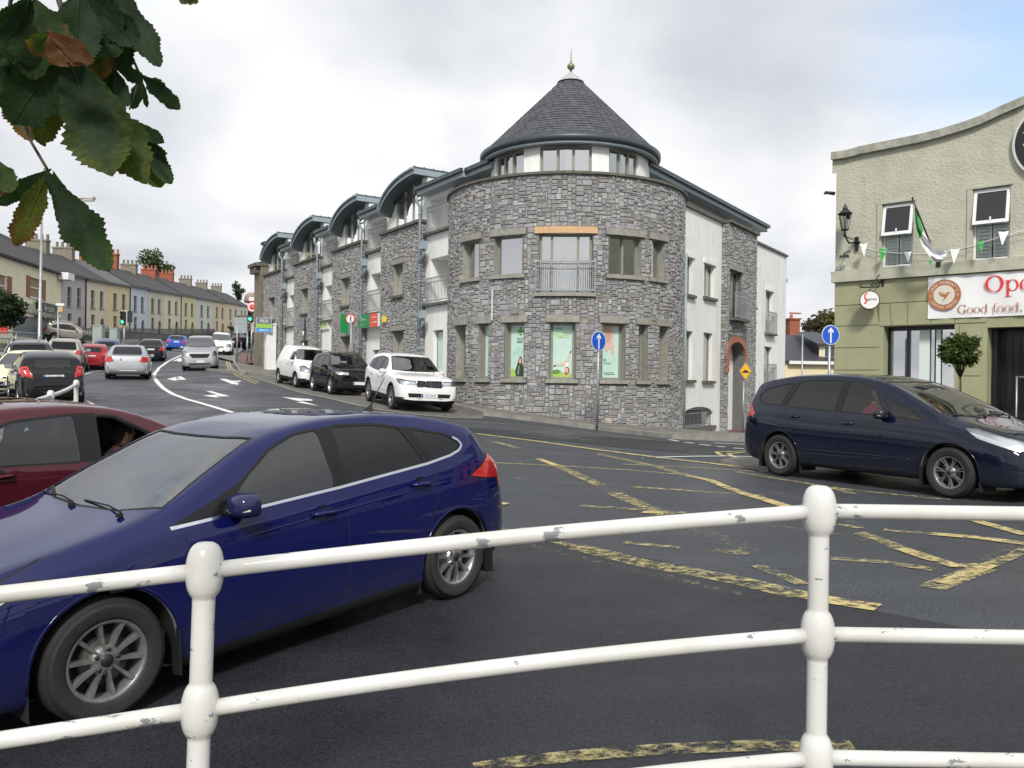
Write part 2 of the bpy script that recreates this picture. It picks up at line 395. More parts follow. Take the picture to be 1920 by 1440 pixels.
ASPH_NEW = asphalt('new_asphalt', (.014,.0155,.019), .6, .5, .95)
def paving(name, col, bw, bh, mortar, off=.5, rot=0):
 m = bpy.data.materials.new(name); m.use_nodes = True; nt = m.node_tree; N = nt.nodes; L = nt.links
 b = N['Principled BSDF']; b.inputs['Roughness'].default_value = .7; tc = N.new('ShaderNodeTexCoord')
 mp = N.new('ShaderNodeMapping'); mp.inputs['Rotation'].default_value = (0, 0, rot); L.new(tc.outputs['Object'], mp.inputs[0])
 br = N.new('ShaderNodeTexBrick'); br.inputs['Scale'].default_value = 1; br.inputs['Brick Width'].default_value = bw; br.inputs['Row Height'].default_value = bh
 br.inputs['Mortar Size'].default_value = mortar; br.offset = off
 br.inputs['Color1'].default_value = (*col, 1); br.inputs['Color2'].default_value = (*[c*.72 for c in col], 1); br.inputs['Mortar'].default_value = (*[c*.4 for c in col], 1)
 L.new(mp.outputs[0], br.inputs['Vector'])
 n = N.new('ShaderNodeTexNoise'); n.inputs['Scale'].default_value = 1.4; n.inputs['Detail'].default_value = 8; n.inputs['Roughness'].default_value = .7; L.new(tc.outputs['Object'], n.inputs['Vector'])
 mr = N.new('ShaderNodeMapRange'); mr.inputs[1].default_value = .3; mr.inputs[2].default_value = .7; mr.inputs[3].default_value = .65; mr.inputs[4].default_value = 1.2; L.new(n.outputs['Fac'], mr.inputs[0])
 sc = N.new('ShaderNodeVectorMath'); sc.operation = 'SCALE'; L.new(br.outputs['Color'], sc.inputs[0]); L.new(mr.outputs[0], sc.inputs['Scale']); L.new(sc.outputs[0], b.inputs['Base Color'])
 bp = N.new('ShaderNodeBump'); bp.inputs['Strength'].default_value = .5; bp.inputs['Distance'].default_value = .008; bp.invert = True
 L.new(br.outputs['Fac'], bp.inputs['Height']); L.new(bp.outputs[0], b.inputs['Normal'])
 MATS[name] = m; return m
PAVE = paving('grey_paving', (.20,.185,.16), .4, .4, .006, .5, R_(35))
COBBLE = paving('block_paving', (.17,.16,.145), .2, .1, .005, .5, R_(57))
PAVE_RED = paving('red_tactile_paving', (.17,.075,.06), .4, .4, .008, 0, R_(57))
KERB = mat('granite_kerb', (.27,.26,.235), .8, var=.4, vscale=4, bump=.4, bscale=40)
def grid_ground():
 mb = MB(); xs = []; ys = []
 x = -160.0
 while x < 160: xs.append(x); x += .8 if -20 < x < 16 else (2 if -60 < x < 40 else 8)
 xs.append(160.0); y = -20.0
 while y < 320: ys.append(y); y += .8 if y < 50 else (2 if y < 110 else 8)
 nx = len(xs); vs = [(a, b, gz(a, b)) for b in ys for a in xs]
 fs = [(j*nx+i, j*nx+i+1, (j+1)*nx+i+1, (j+1)*nx+i) for j in range(len(ys)-1) for i in range(nx-1)]
 mb.mesh(vs, fs, smooth=True)
 o = mb.build('ground', ASPH, merge=False); prop(o, kind='structure'); return o
grid_ground()
far = MB()
for (x0, x1, y0, y1) in ((-1500,-160,-200,1500),(160,1500,-200,1500),(-160,160,320,1500),(-160,160,-200,-20)):
 n = 12
 for i in range(n):
  for j in range(n):
   q = []
   for (a, b) in ((i,j),(i+1,j),(i+1,j+1),(i,j+1)):
    X = x0+(x1-x0)*a/n; Yy = y0+(y1-y0)*b/n
    cx = min(160, max(-160, X)); cy = min(320, max(-20, Yy)); q.append((X, Yy, gz(cx, cy)-.05))
   far.quad(*q)
FIELD = mat('far_ground', (.06,.08,.035), .9, var=.4, vscale=.05)
prop(far.build('terrain', FIELD), kind='structure')
def sheet(name, poly, lift, m, side=0, sidem=None, step=.5, kind='structure', tilt=None):
 """a polygon laid on the ground, subdivided so that it follows it; side>0 gives it an edge face"""
 bm = bmesh.new(); P2 = [(p[0], p[1]) for p in poly]
 P2 = [(v.x, v.y) for v in resample([Vector((a, b, 0)) for a, b in P2], step, True)]
 vs = [bm.verts.new((a, b, 0)) for a, b in P2]
 es = [bm.edges.new((vs[i], vs[(i+1) % len(vs)])) for i in range(len(vs))]
 bmesh.ops.triangle_fill(bm, use_beauty=True, edges=es)
 x0, x1 = min(a for a, b in P2), max(a for a, b in P2); y0, y1 = min(b for a, b in P2), max(b for a, b in P2)
 st = max(step*1.6, .4)
 for (a0, a1, no) in ((x0, x1, (1,0,0)), (y0, y1, (0,1,0))):
  a = math.floor(a0/st)*st + st
  while a < a1:
   co = (a, 0, 0) if no[0] else (0, a, 0)
   bmesh.ops.bisect_plane(bm, geom=bm.verts[:]+bm.edges[:]+bm.faces[:], plane_co=co, plane_no=no); a += st
 for f in bm.faces:
  f.normal_update()
  if f.normal.z < 0: f.normal_flip()
 bed = [(e.verts[0].co.copy(), e.verts[1].co.copy()) for e in bm.edges if e.is_boundary]
 def H(x, y): return (tilt(x, y) if tilt else gz(x, y)) + lift
 for v in bm.verts: v.co.z = H(v.co.x, v.co.y)
 me = bpy.data.meshes.new(name)
 if side:
  for a, b in bed:
   q = [bm.verts.new((c.x, c.y, z)) for c, z in ((a, H(a.x,a.y)-side), (b, H(b.x,b.y)-side), (b, H(b.x,b.y)), (a, H(a.x,a.y)))]
   f = bm.faces.new(q); f.material_index = 1 if sidem else 0
 bm.to_mesh(me); bm.free(); me.materials.append(m)
 if sidem: me.materials.append(sidem)
 o = bpy.data.objects.new(name, me); COL.objects.link(o)
 if kind: o['kind'] = kind
 return o
def strip(mb, pts, w, lift, m=0, step=.4, smooth=False):
 """painted line of width w along ground points"""
 pts = [Vector((p[0], p[1], 0)) for p in pts]; pts = resample(pts, step); n = len(pts); prev = None
 for k, p in enumerate(pts):
  t = (pts[min(n-1, k+1)] - pts[max(0, k-1)]).normalized(); s = Vector((-t.y, t.x, 0))*w/2
  a, b = p+s, p-s; a.z = gz(a.x, a.y)+lift; b.z = gz(b.x, b.y)+lift
  if prev: mb.quad(prev[0], prev[1], b, a, m)
  prev = (a, b)
def kerb_run(name, pts, w=.14, h=.12, label='', parent=None, step=.9, m=None):
 """kerb stones: a real step"""
 mb = MB(); pts = resample([Vector((p[0], p[1], 0)) for p in pts], step); n = len(pts); prof = []
 for k, p in enumerate(pts):
  t = (pts[min(n-1, k+1)] - pts[max(0, k-1)]).normalized(); s = Vector((-t.y, t.x, 0))
  z = gz(p.x, p.y); row = []
  for (o, hh) in ((0, -.1), (0, h-.015), (.015, h), (w, h), (w, -.1)):
   q = p + s*o; row.append((q.x, q.y, z+hh))
  prof.append(row)
 for a, b in zip(prof, prof[1:]):
  for i in range(4): mb.quad(a[i], b[i], b[i+1], a[i+1])
 mb.poly(prof[0]); mb.poly(prof[-1][::-1])
 o = mb.build(name, m or KERB); o['kind'] = 'structure'; return o
# ------------------------------------------------------------------ roads, kerbs, paving, paint
def worn_paint(name, col, lo, hi, scale=5):
 m = bpy.data.materials.new(name); m.use_nodes = True; nt = m.node_tree; N = nt.nodes; L = nt.links
 b = N['Principled BSDF']; b.inputs['Base Color'].default_value = (*col, 1); b.inputs['Roughness'].default_value = .6
 out = N['Material Output']; tr = N.new('ShaderNodeBsdfTransparent'); mx = N.new('ShaderNodeMixShader')
 tc = N.new('ShaderNodeTexCoord'); n = N.new('ShaderNodeTexNoise'); n.inputs['Scale'].default_value = scale; n.inputs['Detail'].default_value = 10; n.inputs['Roughness'].default_value = .8
 mp = N.new('ShaderNodeMapping'); mp.inputs['Rotation'].default_value = (0,0,R_(20)); mp.inputs['Scale'].default_value = (.85,1.1,1); L.new(tc.outputs['Object'], mp.inputs[0]); L.new(mp.outputs[0], n.inputs['Vector'])
 mr = N.new('ShaderNodeMapRange'); mr.inputs[1].default_value = lo; mr.inputs[2].default_value = hi; L.new(n.outputs['Fac'], mr.inputs[0])
 L.new(mr.outputs[0], mx.inputs[0]); L.new(tr.outputs[0], mx.inputs[1]); L.new(b.outputs[0], mx.inputs[2]); L.new(mx.outputs[0], out.inputs[0])
 MATS[name] = m; return m
YEL = worn_paint('yellow_paint', (.50,.41,.18), .40, .52, 9)
YELW = worn_paint('worn_yellow_paint', (.46,.39,.18), .455, .60, 12)
YELVW = worn_paint('ghost_yellow_paint', (.40,.35,.20), .52, .78, 12)
WHT = worn_paint('white_paint', (.68,.69,.67), .30, .42)
g2 = lambda pts: [G(a, b).to_2d() for a, b in pts]
near = g2([(700,985),(860,985),(1081,1022),(1240,1052),(1390,1090),(1506,1117),(1650,1148),(1800,1176),(1920,1196)])
near = [v for v in near] + [Vector((9, near[-1].y-1.3)), Vector((9, -2)), Vector((-9, -2)), Vector((-9, 5)), Vector((-3, 7.2))]
sheet('road_near', near, .004, ASPH_NEW, step=.6)
kl = [(843,764),(880,772),(907,779),(976,787.6),(1050,797),(1123.7,807),(1190,815),(1261,823),(1330,826),(1405,829)]
k2 = g2(kl)
k2.append(k2[-1] + (k2[-1]-k2[-3]).normalized()*14)
ring = [v for v in k2] + [v for v in reversed([k2[-1]+Vector((1.5,-4))] + g2([(1430,862),(1330,852),(1227,845),(1080,830),(980,822),(893,812),(840,800)]))]
sheet('road_corner', ring, .004, ASPH_NEW, step=.6)
wf = Frame((-2.42,30.35), (-.541,.841));
back = [(16,44),(7.5,33.5),(5,30),(1.9,27.5),(-1.5,29.8),(-3.2,31.5),(-9,40.6),(-15,50),(-22,61)]
left_k = g2([(458,703),(447,697),(439,686),(436,677),(438,669),(444,663)])
far_k = [left_k[-1]+Vector((-2.2,8)), left_k[-1]+Vector((-6,17))]
lay_back = [wf(s, 0, -2.3).to_2d() if False else (wf.o + wf.d*s - (-wf.n)*0).to_2d() for s in ()]
def wl(s, out):
 v = wf.o + wf.d*s + wf.n*out*NS; return v.to_2d()
NS = 1 if (wf.n.dot(Vector((3,-31,0))) > 0) else -1
layb = [wl(-1.6,3.2), wl(0,2.35), wl(4,2.1), wl(10,2.1), wl(16,2.2), wl(20,2.6), wl(22,3.6)]
kerb_full = [k2[i] for i in range(len(k2)-1, -1, -1)] + layb + left_k + far_k
poly = kerb_full + [Vector(b) for b in reversed(back)]
sheet('pavement', poly, .12, PAVE, step=.5)
kerb_run('kerb', list(reversed(kerb_full)), .15, .124)
tact = [left_k[2]+Vector((.35,0)), left_k[5]+Vector((.4,0)), left_k[5]+Vector((3.0,.6)), left_k[3]+Vector((2.6,-.8))]
sheet('tactile_paving', tact, .126, PAVE_RED, step=.6)
chan = g2([(458,704),(520,722),(600,744),(660,758),(718,770),(790,779),(850,784),(905,785)])
sheet('layby', chan + [k2[2], k2[1], k2[0]] + layb, .006, COBBLE, step=.5)
mbk = MB(); strip(mbk, chan, .16, .012); prop(mbk.build('channel_kerb', KERB), kind='structure')
sheet('near_pavement', [(-6,-6),(7,-6),(7,2.75),(3,3.0),(1.0,3.02),(-1.0,2.75),(-3.2,2.15),(-6,1.0)], .12, PAVE, side=.12, sidem=KERB, step=.5)
sheet('corner_pavement', [(-6.9,12.2),(-7.4,14.0),(-8.3,16.6),(-10,18.0),(-15,18.6),(-22,17),(-22,10.5),(-14,10.2),(-9,10.8)], .12, PAVE, side=.12, sidem=KERB, step=.6)
isl = g2([(1350,868),(1372,862),(1430,863),(1500,870),(1500,884),(1440,884),(1385,876)])
sheet('traffic_island', isl, .05, PAVE, side=.05, sidem=KERB, step=.4)
def lines(name, m, items, lift=.009):
 mb = MB()
 for w, pts in items: strip(mb, g2(pts), w, lift, step=.35)
 return prop(mb.build(name, m, merge=False), kind='structure')
lines('yellow_box_marking', YEL, [
 (.16, [(893,813.5),(1000,827),(1100,841),(1227,857.5),(1330,869),(1419,880)]),
 (.15, [(1290,893),(1330,901),(1364,915),(1400,928),(1440,940),(1480,953)]),
 (.15, [(1809,972),(1860,986),(1925,1004)]),
 (.17, [(1748,1002),(1830,1009),(1925,1021)]),
 (.13, [(1769,1096),(1820,1075),(1856,1060)]),
 (.16, [(1690,1030),(1740,1047),(1790,1062),(1840,1062)]),
 (.2, [(1508,1117),(1550,1126),(1600,1134),(1646,1141)]),
 (.14, [(1010,861),(1045,874)]), (.12, [(975,992),(1015,1001)]), (.12, [(935,944),(952,946)]),
 (.13, [(1205,961),(1245,964)]), (.13, [(1410,929),(1475,949)]),
 (.1, [(1343,848),(1350,853),(1360,856)]), (.1, [(1343,848),(1400,846.5)]), (.1, [(1366,851),(1372,856),(1385,859)]), (.1,[(1366,851),(1395,849)]),
], .010)
lines('worn_yellow_marking', YELW, [
 (.17, [(1124,852),(1170,862),(1230,875),(1290,893)]),
 (.16, [(924,828),(950,835),(975,842)]),
 (.2, [(1040,872),(1070,885),(1100,899),(1127,911)]),
 (.22, [(1150,925),(1190,942),(1250,966)]),
 (.12, [(918,868),(1050,874),(1180,882),(1296,892)]),
 (.13, [(1168,871),(1300,877),(1440,886)]),
 (.13, [(1180,913),(1280,920),(1364,926),(1433,930)]),
 (.12, [(1090,949),(1180,955),(1254,960),(1330,967)]),
 (.24, [(1081,1027),(1150,1043),(1208,1058),(1300,1074),(1390,1091),(1506,1119)]),
 (.12, [(937,992),(1000,1004),(1081,1027)]),
 (.10, [(1169,1018),(1220,1023),(1274,1028)]), (.16, [(1338,1032),(1401,1039)]),
 (.12, [(1418,1061),(1460,1078),(1506,1097)]),
 (.13, [(1380,885),(1450,897),(1530,910),(1600,920),(1700,930),(1780,938)]),
 (.13, [(1549,912),(1600,927)]),
 (.14, [(1657,994),(1700,998),(1748,1002)]),
 (.13, [(1573,984),(1617,991)]), (.16, [(1608,999),(1650,1013),(1690,1030)]),
 (.13, [(1558,1048),(1646,1054),(1751,1069)]),
 (.12, [(1856,1060),(1890,1047),(1925,1030)]),
 (.2, [(1845,1066),(1780,1090),(1745,1104)]),
 (.09, [(850,790),(907,792),(976,797),(1050,806),(1123,814),(1190,822),(1261,829),(1330,832),(1402,835)]),
 (.11, [(890,1444),(960,1432),(1100,1418),(1250,1407),(1430,1400),(1600,1402)]),
], .008)
lines('ghost_yellow_marking', YELVW, [
 (.22, [(1237,964),(1330,1000),(1418,1040)]), (.25, [(1127,911),(1160,927)]), (.12, [(885,822),(924,828)]),
 (.14, [(900,893),(1000,900),(1100,908),(1180,913)]), (.14, [(1000,944),(1090,949)]), (.15, [(1440,920),(1560,950),(1610,992)]),
 (.2, [(1860,1055),(1925,1010)]), (.15, [(1430,985),(1560,1000),(1660,1020)]), (.12,[(940,1010),(1100,1050),(1260,1085),(1420,1120)]),
], .007)
lines('white_lane_marking', WHT, [
 (.17, [(344,665),(325,673),(312,680),(298,690),(290,700),(289,708),(295,717),(307,729),(325,740),(350,749),(375,756),(425,771),(470,783)]),
 (.09, [(1230,858.5),(1300,856.5),(1360,856),(1409,857)]),
 (.1, [(163,752),(182,764)]), (.1, [(158,702),(197,691)]), (.1,[(182,764),(150,770)]),
 (.12, [(1255,825),(1272,828)]), (.12, [(1284,830),(1300,832)]), (.12, [(1312,834),(1332,836)]), (.12,[(1344,838),(1360,839)]), (.12,[(1375,841),(1395,842)]),
 (.1, [(1340,831),(1400,834)]),
], .012)
lines('double_yellow_marking', YEL, [(.1, [(428,668),(425,680),(430,694),(446,706),(480,720)]), (.1, [(432,669),(430,680),(435,692),(450,703),(486,718)])], .013)
arrows = MB()
for sc, ox, oy, pts in (
 (4,0,580, [(1250,525),(1320,508),(1318,521),(1352,521),(1322,508),(1358,504),(1400,530),(1318,531),(1330,541)]),
 (4,0,580, [(1645,523),(1690,523),(1738,538),(1812,538),(1800,546),(1760,548),(1792,556),(1785,568),(1735,561)]),
 (4,0,580, [(1520,650),(1620,642),(1660,652),(1545,617),(1582,615),(1725,655),(1620,657),(1640,668)]),
 (3.84,400,560, [(495,710),(712,728),(714,738),(625,737),(762,776),(595,748),(645,744),(590,735)]),
 (6.4,180,560, [(920,750),(985,720),(1050,700),(1050,712),(1010,722),(1048,737),(1035,748),(985,765),(985,748)])):
 w = [G(a/sc+ox, b/sc+oy)+Vector((0,0,.013)) for a, b in pts]; arrows.npoly(w)
prop(arrows.build('lane_arrow_marking', WHT), kind='structure')
for px, py, w, h in ((908,763,.7,.45),(1052,786,.75,.4)):
 c = G(px, py-6); mb = MB(); mb.box((c.x, c.y, gz(c.x,c.y)+.126), (w,h,.02), rz=-.35)
 o = mb.build('access_cover', mat('rusty_iron',(.10,.06,.045),.7,var=.5,vscale=9), merge=False)
 prop(o, 'rusty iron access cover in the pavement '+('behind the white SUV' if px < 1000 else 'below the green cartwheel poster window'), 'access cover', 'iron covers in the pavement')
# ------------------------------------------------------------------ text
def text_into(mb, s, M, size, m=0, extrude=.0, align='CENTER', xs=1.0):
 cu = bpy.data.curves.new('t', 'FONT'); cu.body = s; cu.size = size; cu.align_x = align; cu.align_y = 'CENTER'; cu.resolution_u = 2; cu.extrude = extrude
 o = bpy.data.objects.new('t', cu); scn.collection.objects.link(o)
 me = bpy.data.meshes.new_from_object(o)
 mb.mesh([M @ Vector((v.co.x*xs, v.co.y, v.co.z)) for v in me.vertices], [tuple(p.vertices) for p in me.polygons], m)
 bpy.data.objects.remove(o); bpy.data.curves.remove(cu); bpy.data.meshes.remove(me)
# ------------------------------------------------------------------ vehicles
def interp(tab, u):
 """monotone cubic through (u, value) pairs"""
 if u <= tab[0][0]: return tab[0][1]
 if u >= tab[-1][0]: return tab[-1][1]
 for i in range(len(tab)-1):
  if tab[i][0] <= u <= tab[i+1][0]: break
 x0, y0 = tab[i]; x1, y1 = tab[i+1]; h = x1-x0; d = (y1-y0)/h
 def sl(k):
  if k <= 0 or k >= len(tab)-1:
   a = max(0, min(len(tab)-2, k if k <= 0 else k-1)); return (tab[a+1][1]-tab[a][1])/(tab[a+1][0]-tab[a][0])
  a = (tab[k][1]-tab[k-1][1])/(tab[k][0]-tab[k-1][0]); b = (tab[k+1][1]-tab[k][1])/(tab[k+1][0]-tab[k][0])
  return 0 if a*b <= 0 else 2*a*b/(a+b)
 m0, m1 = sl(i), sl(i+1); t = (u-x0)/h
 return y0*(2*t**3-3*t*t+1)+m0*h*(t**3-2*t*t+t)+y1*(-2*t**3+3*t*t)+m1*h*(t**3-t*t)
def in_poly(x, y, poly):
 c = False; j = len(poly)-1
 for i in range(len(poly)):
  xi, yi = poly[i]; xj, yj = poly[j]
  if (yi > y) != (yj > y) and x < (xj-xi)*(y-yi)/(yj-yi)+xi: c = not c
  j = i
 return c
def grow(poly, w):
 n = len(poly); area = sum(poly[i][0]*poly[(i+1) % n][1]-poly[(i+1) % n][0]*poly[i][1] for i in range(n)); sg = 1 if area > 0 else -1; out = []
 for i in range(n):
  a, b, c = Vector(poly[i-1]), Vector(poly[i]), Vector(poly[(i+1) % n]); e1 = (b-a).normalized(); e2 = (c-b).normalized()
  n1 = Vector((e1.y, -e1.x))*sg; n2 = Vector((e2.y, -e2.x))*sg; bi = n1+n2
  if bi.length < 1e-6: bi = n1.copy()
  bi.normalize(); k = w/max(.45, bi.dot(n1)); out.append((b.x+bi.x*k, b.y+bi.y*k))
 return out
def rounded(poly, r=.03, n=3):
 """round the corners of a polygon"""
 out = []; N_ = len(poly)
 for i in range(N_):
  a, b, c = Vector(poly[i-1]), Vector(poly[i]), Vector(poly[(i+1) % N_])
  ra = min(r, (a-b).length*.45); rc = min(r, (c-b).length*.45)
  p = b+(a-b).normalized()*ra; q = b+(c-b).normalized()*rc
  for k in range(n+1):
   t = k/n; v = p*(1-t)**2+b*2*t*(1-t)+q*t*t; out.append((v.x, v.y))
 return out
def arc(cx, cz, r, a0, a1, n): return [(cx+r*math.cos(R_(a0+(a1-a0)*k/n)), cz+r*math.sin(R_(a0+(a1-a0)*k/n))) for k in range(n+1)]
PAINTS = {}
GL_LIGHT = glass_mat('car_glass_clear', (.55,.60,.58), .95, 1.7)
GL_DARK = glass_mat('car_glass_privacy', (.14,.15,.15), .95, 1.6)
GL_WIND = glass_mat('windscreen_glass', (.78,.82,.80), .95, 3.0)
GL_LAMP = glass_mat('lamp_lens', (.92,.94,.95), .95, 1.5)
LAMPBOWL = mat('lamp_reflector', (.72,.74,.76), .18, metal=.8)
REDLENS = mat('red_lamp_lens', (.45,.012,.016), .12, coat=1)
REDDARK = mat('dark_red_lens', (.20,.008,.012), .15, coat=1)
AMBER = mat('amber_lens', (.7,.22,.02), .2, coat=1)
TRIMBLACK = mat('gloss_black_trim', (.010,.010,.011), .18, spec=.3)
MATTBLACK = mat('matt_black_trim', (.016,.016,.017), .7, spec=.25, bump=.2, bscale=200)
CABIN = mat('cabin_trim', (.17,.17,.165), .85)
SEATM = mat('seat_fabric', (.10,.10,.105), .95, var=.3, vscale=20)
SEATG = mat('grey_seat_fabric', (.20,.20,.20), .95, var=.3, vscale=20)
UNDER = mat('wheel_well', (.008,.008,.008), .95)
PLATE_W = mat('plate_white', (.72,.72,.70), .35); PLATE_B = mat('plate_blue', (.02,.07,.42), .4); INK = mat('black_ink', (.015,.015,.015), .5)
ALLOY = mat('alloy_wheel', (.46,.46,.47), .28, metal=.85, var=.15, vscale=15)
ALLOY_D = mat('dusty_alloy_wheel', (.27,.265,.26), .42, metal=.55, var=.3, vscale=15)
DISC = mat('brake_disc', (.12,.11,.10), .4, metal=.8, var=.4)
PAPER = mat('paper_disc', (.72,.78,.78), .6); PAPER_B = mat('paper_print', (.30,.45,.60), .6); PAPER_O = mat('paper_orange', (.75,.35,.15), .6)
def wheel_meshes(R, Wt, rim_r, style, rim_mat, detail=True):
 """returns (tyre MB, rim MB): axle along Y, outer face towards +Y"""
 ty = MB(); sw = Wt/2; seg = 48 if detail else 24
 prof = [(rim_r-.005, -sw*.8),(rim_r+.01,-sw*.95),(R*.86,-sw),(R-.03,-sw*.93),(R-.008,-sw*.78),(R,-sw*.5),(R,sw*.5),(R-.008,sw*.78),(R-.03,sw*.93),(R*.93,sw*.99),(R*.86,sw),(rim_r+.018,sw*.96),(rim_r-.002,sw*.86),(rim_r-.008,sw*.7)]
 ty.lathe(prof, axis='Y', seg=seg)
 if detail:
  for g in (-.45, 0, .45): ty.lathe([(R-.006, (g-.04)*sw),(R-.0005+.001,(g-.04)*sw)], axis='Y', seg=seg)
 rm = MB(); d = sw*.62
 rm.lathe([(rim_r, sw*.84),(rim_r-.012, sw*.86),(rim_r-.022, sw*.76),(rim_r-.03, 0),(rim_r-.035,-sw*.7)], axis='Y', seg=seg, m=0)
 rm.lathe([(.0, sw*.15),(rim_r-.03, sw*.05)], axis='Y', seg=seg, m=1)                       # dark behind the spokes
 rm.lathe([(.03, sw*.32),(rim_r*.62, sw*.32),(rim_r*.62, sw*.2)], axis='Y', seg=seg, m=2)     # brake disc
 n, tw, spl, wid = style
 for k in range(n):
  a = 2*PI*k/n + .16
  for j in range(tw):
   off = 0 if tw == 1 else (j-.5)*spl
   ra, rb = .045, rim_r-.012; wa = wid*.62; wb = wid
   A = Vector((math.cos(a), 0, math.sin(a))); Tn = Vector((-math.sin(a), 0, math.cos(a)))
   oa, ob = off*.35, off
   pts = []
   for (rr, oo, ww, y1) in ((ra, oa, wa, d+.012),((ra+rb)/2, (oa+ob)/2, (wa+wb)/2, d+.008),(rb, ob, wb, sw*.80)):
    c = A*rr + Tn*oo*rr/rb
    pts.append([c-Tn*ww/2+Vector((0,y1-.022,0)), c-Tn*ww*.34+Vector((0,y1,0)), c+Tn*ww*.34+Vector((0,y1,0)), c+Tn*ww/2+Vector((0,y1-.022,0)), c+Tn*ww/2+Vector((0,y1-.05,0)), c-Tn*ww/2+Vector((0,y1-.05,0))])
   for p, q in zip(pts, pts[1:]):
    for i in range(6): rm.quad(p[i], p[(i+1) % 6], q[(i+1) % 6], q[i], 0)
 rm.lathe([(0, d+.02),(.028, d+.018),(.034, d+.008)], axis='Y', seg=16, m=3)
 rm.lathe([(.034, d+.012),(.075, d+.004),(.082, d-.03)], axis='Y', seg=20, m=0)
 if detail:
  for k in range(5):
   a = 2*PI*k/5+.5; c = Vector((math.cos(a)*.057, 0, math.sin(a)*.057))
   rm.lathe([(0,d+.016),(.011,d+.016),(.012,d-.01)], c=c, axis='Y', seg=8, m=3)
 return ty, rm
class Car:
 def __init__(s, name, L, Wd, H, axles, rw, top, belt, bot, plan, paint, label, cat='car', group=None, res=.07, sub=3, tum=.42, wheel=(10,1,0,.03), rim=.2, rimm=None,
     body='body', roofdrop=.085, detail=True, midbulge=1.0, shoulder=.945):
  s.name, s.L, s.W, s.H, s.ax, s.rw, s.top, s.belt, s.bot, s.plan = name, L, Wd, H, axles, rw, top, belt, bot, plan
  s.paint = paint; s.res = res; s.sub = sub; s.tum = tum; s.wheel = wheel; s.rim = rim; s.rimm = rimm or ALLOY; s.detail = detail; s.rd = roofdrop; s.sh = shoulder
  s.root = empty(name, label=label, cat=cat, group=group); s.mats = [paint, MATTBLACK, CABIN, TRIMBLACK, CHROME]; s.parts = []
  s._shell()
 def half(s, u):
  zb = interp(s.bot, u); zt = interp(s.top, u); w = interp(s.plan, u)
  bl = min(interp(s.belt, u), zt-.035); bl = max(bl, zb+.4*(zt-zb)); h = zt-bl
  t = max(0, min(1, (h-.05)/.3)); t = t*t*(3-2*t)
  e = (1-t)*.84*w + t*(w*.96-s.tum*h); dr = (1-t)*min(.035, h*.9)+t*s.rd
  K = [(0,zb),(.72*w,zb),(.92*w,zb+.02),(.975*w,zb+.10*min(1,(bl-zb)/.5)),(w,zb+.42*(bl-zb)),(.997*w,zb+.68*(bl-zb)),(.978*w,bl-.1*(bl-zb)),(s.sh*w,bl),
    ((s.sh*w+e)/2+.012*t,(bl+zt-dr)/2),(e,zt-dr),(.93*e,zt-dr*.42),(.62*e,zt-dr*.10),(0,zt)]
  return K
 def width_at(s, u, z):
  """half width of the finished skin at height z"""
  K = s.half(u)
  for a, b in zip(K[2:], K[3:]):
   if a[1] <= z <= b[1]:
    f = (z-a[1])/max(1e-6, b[1]-a[1]); return a[0]+(b[0]-a[0])*f
  return K[4][0]
 def _shell(s):
  us = [0, .006, .02, .045, .08, .125]; u = .18
  while u < s.L-.3: us.append(u); u += s.res
  x = s.L-.3
  while x < s.L-.1: us.append(x); x += min(s.res, .05)
  us += [s.L-.1, s.L-.06, s.L-.03, s.L-.012, s.L]; us = sorted(set(us))
  for k, _ in s.top:
   if all(abs(k-q) > .012 for q in us): us.append(k)
  us.sort(); bm = bmesh.new(); rows = []
  for u in us:
   K = s.half(u); tab = []
   n = len(K)
   for i in range(n-1):
    a = K[max(0,i-1)]; b = K[i]; c = K[i+1]; d = K[min(n-1,i+2)]
    if i == n-2: d = (-K[n-2][0], K[n-2][1])
    if i == 0: a = (-K[1][0], K[1][1])
    for k in range(s.sub):
     t = k/s.sub
     f = lambda q: .5*((2*b[q])+(c[q]-a[q])*t*.9+(2*a[q]-5*b[q]+4*c[q]-d[q])*t*t*.9*.5+(0)*t**3)
     y = _hm(a[0],b[0],c[0],d[0],t); z = _hm(a[1],b[1],c[1],d[1],t)
     tab.append((y, z))
   tab.append(K[-1])
   full = tab + [(-y, z) for y, z in reversed(tab[1:-1])]
   rows.append([bm.verts.new((s.L/2-u, y, z)) for y, z in full])
  for r0, r1 in zip(rows, rows[1:]):
   n = len(r0)
   for i in range(n):
    j = (i+1) % n
    bm.faces.new((r0[i], r0[j], r1[j], r1[i]))
  for r in (rows[0], rows[-1]):
   n = len(r); m = (n)//2; c = []
   for i in range(1, m):      # strips across the end
    pass
   for i in range(m):
    a, b = r[i], r[i+1]; a2, b2 = r[-i % n], r[(-i-1) % n]
    vs = []
    for v in (a, b, b2, a2):
     if v not in vs: vs.append(v)
    if len(vs) >= 3: bm.faces.new(vs)
  bmesh.ops.recalc_face_normals(bm, faces=bm.faces)
  s.bm = bm
 def cut(s, poly, view='side', sel=None, lo=None):
  """split the skin along a polygon seen from the side (u,z), front/rear (y,z) or top (u,y); returns the faces inside"""
  bm = s.bm; L2 = s.L/2
  if view in ('side','left','right'):
   P2 = [(L2-a, b) for a, b in poly]; ia, ib = 0, 2
   ok = lambda f: abs(f.normal.y) > .22 and (view == 'side' or (f.calc_center_median().y > 0) == (view == 'left'))
  elif view in ('front','rear'):
   P2 = [(a, b) for a, b in poly]; ia, ib = 1, 2; sg = 1 if view == 'front' else -1
   lim = lo if lo is not None else .12
   ok = lambda f: f.normal.x*sg > lim and f.calc_center_median().x*sg > 0
  else:
   P2 = [(L2-a, b) for a, b in poly]; ia, ib = 0, 1; ok = lambda f: f.normal.z > .3
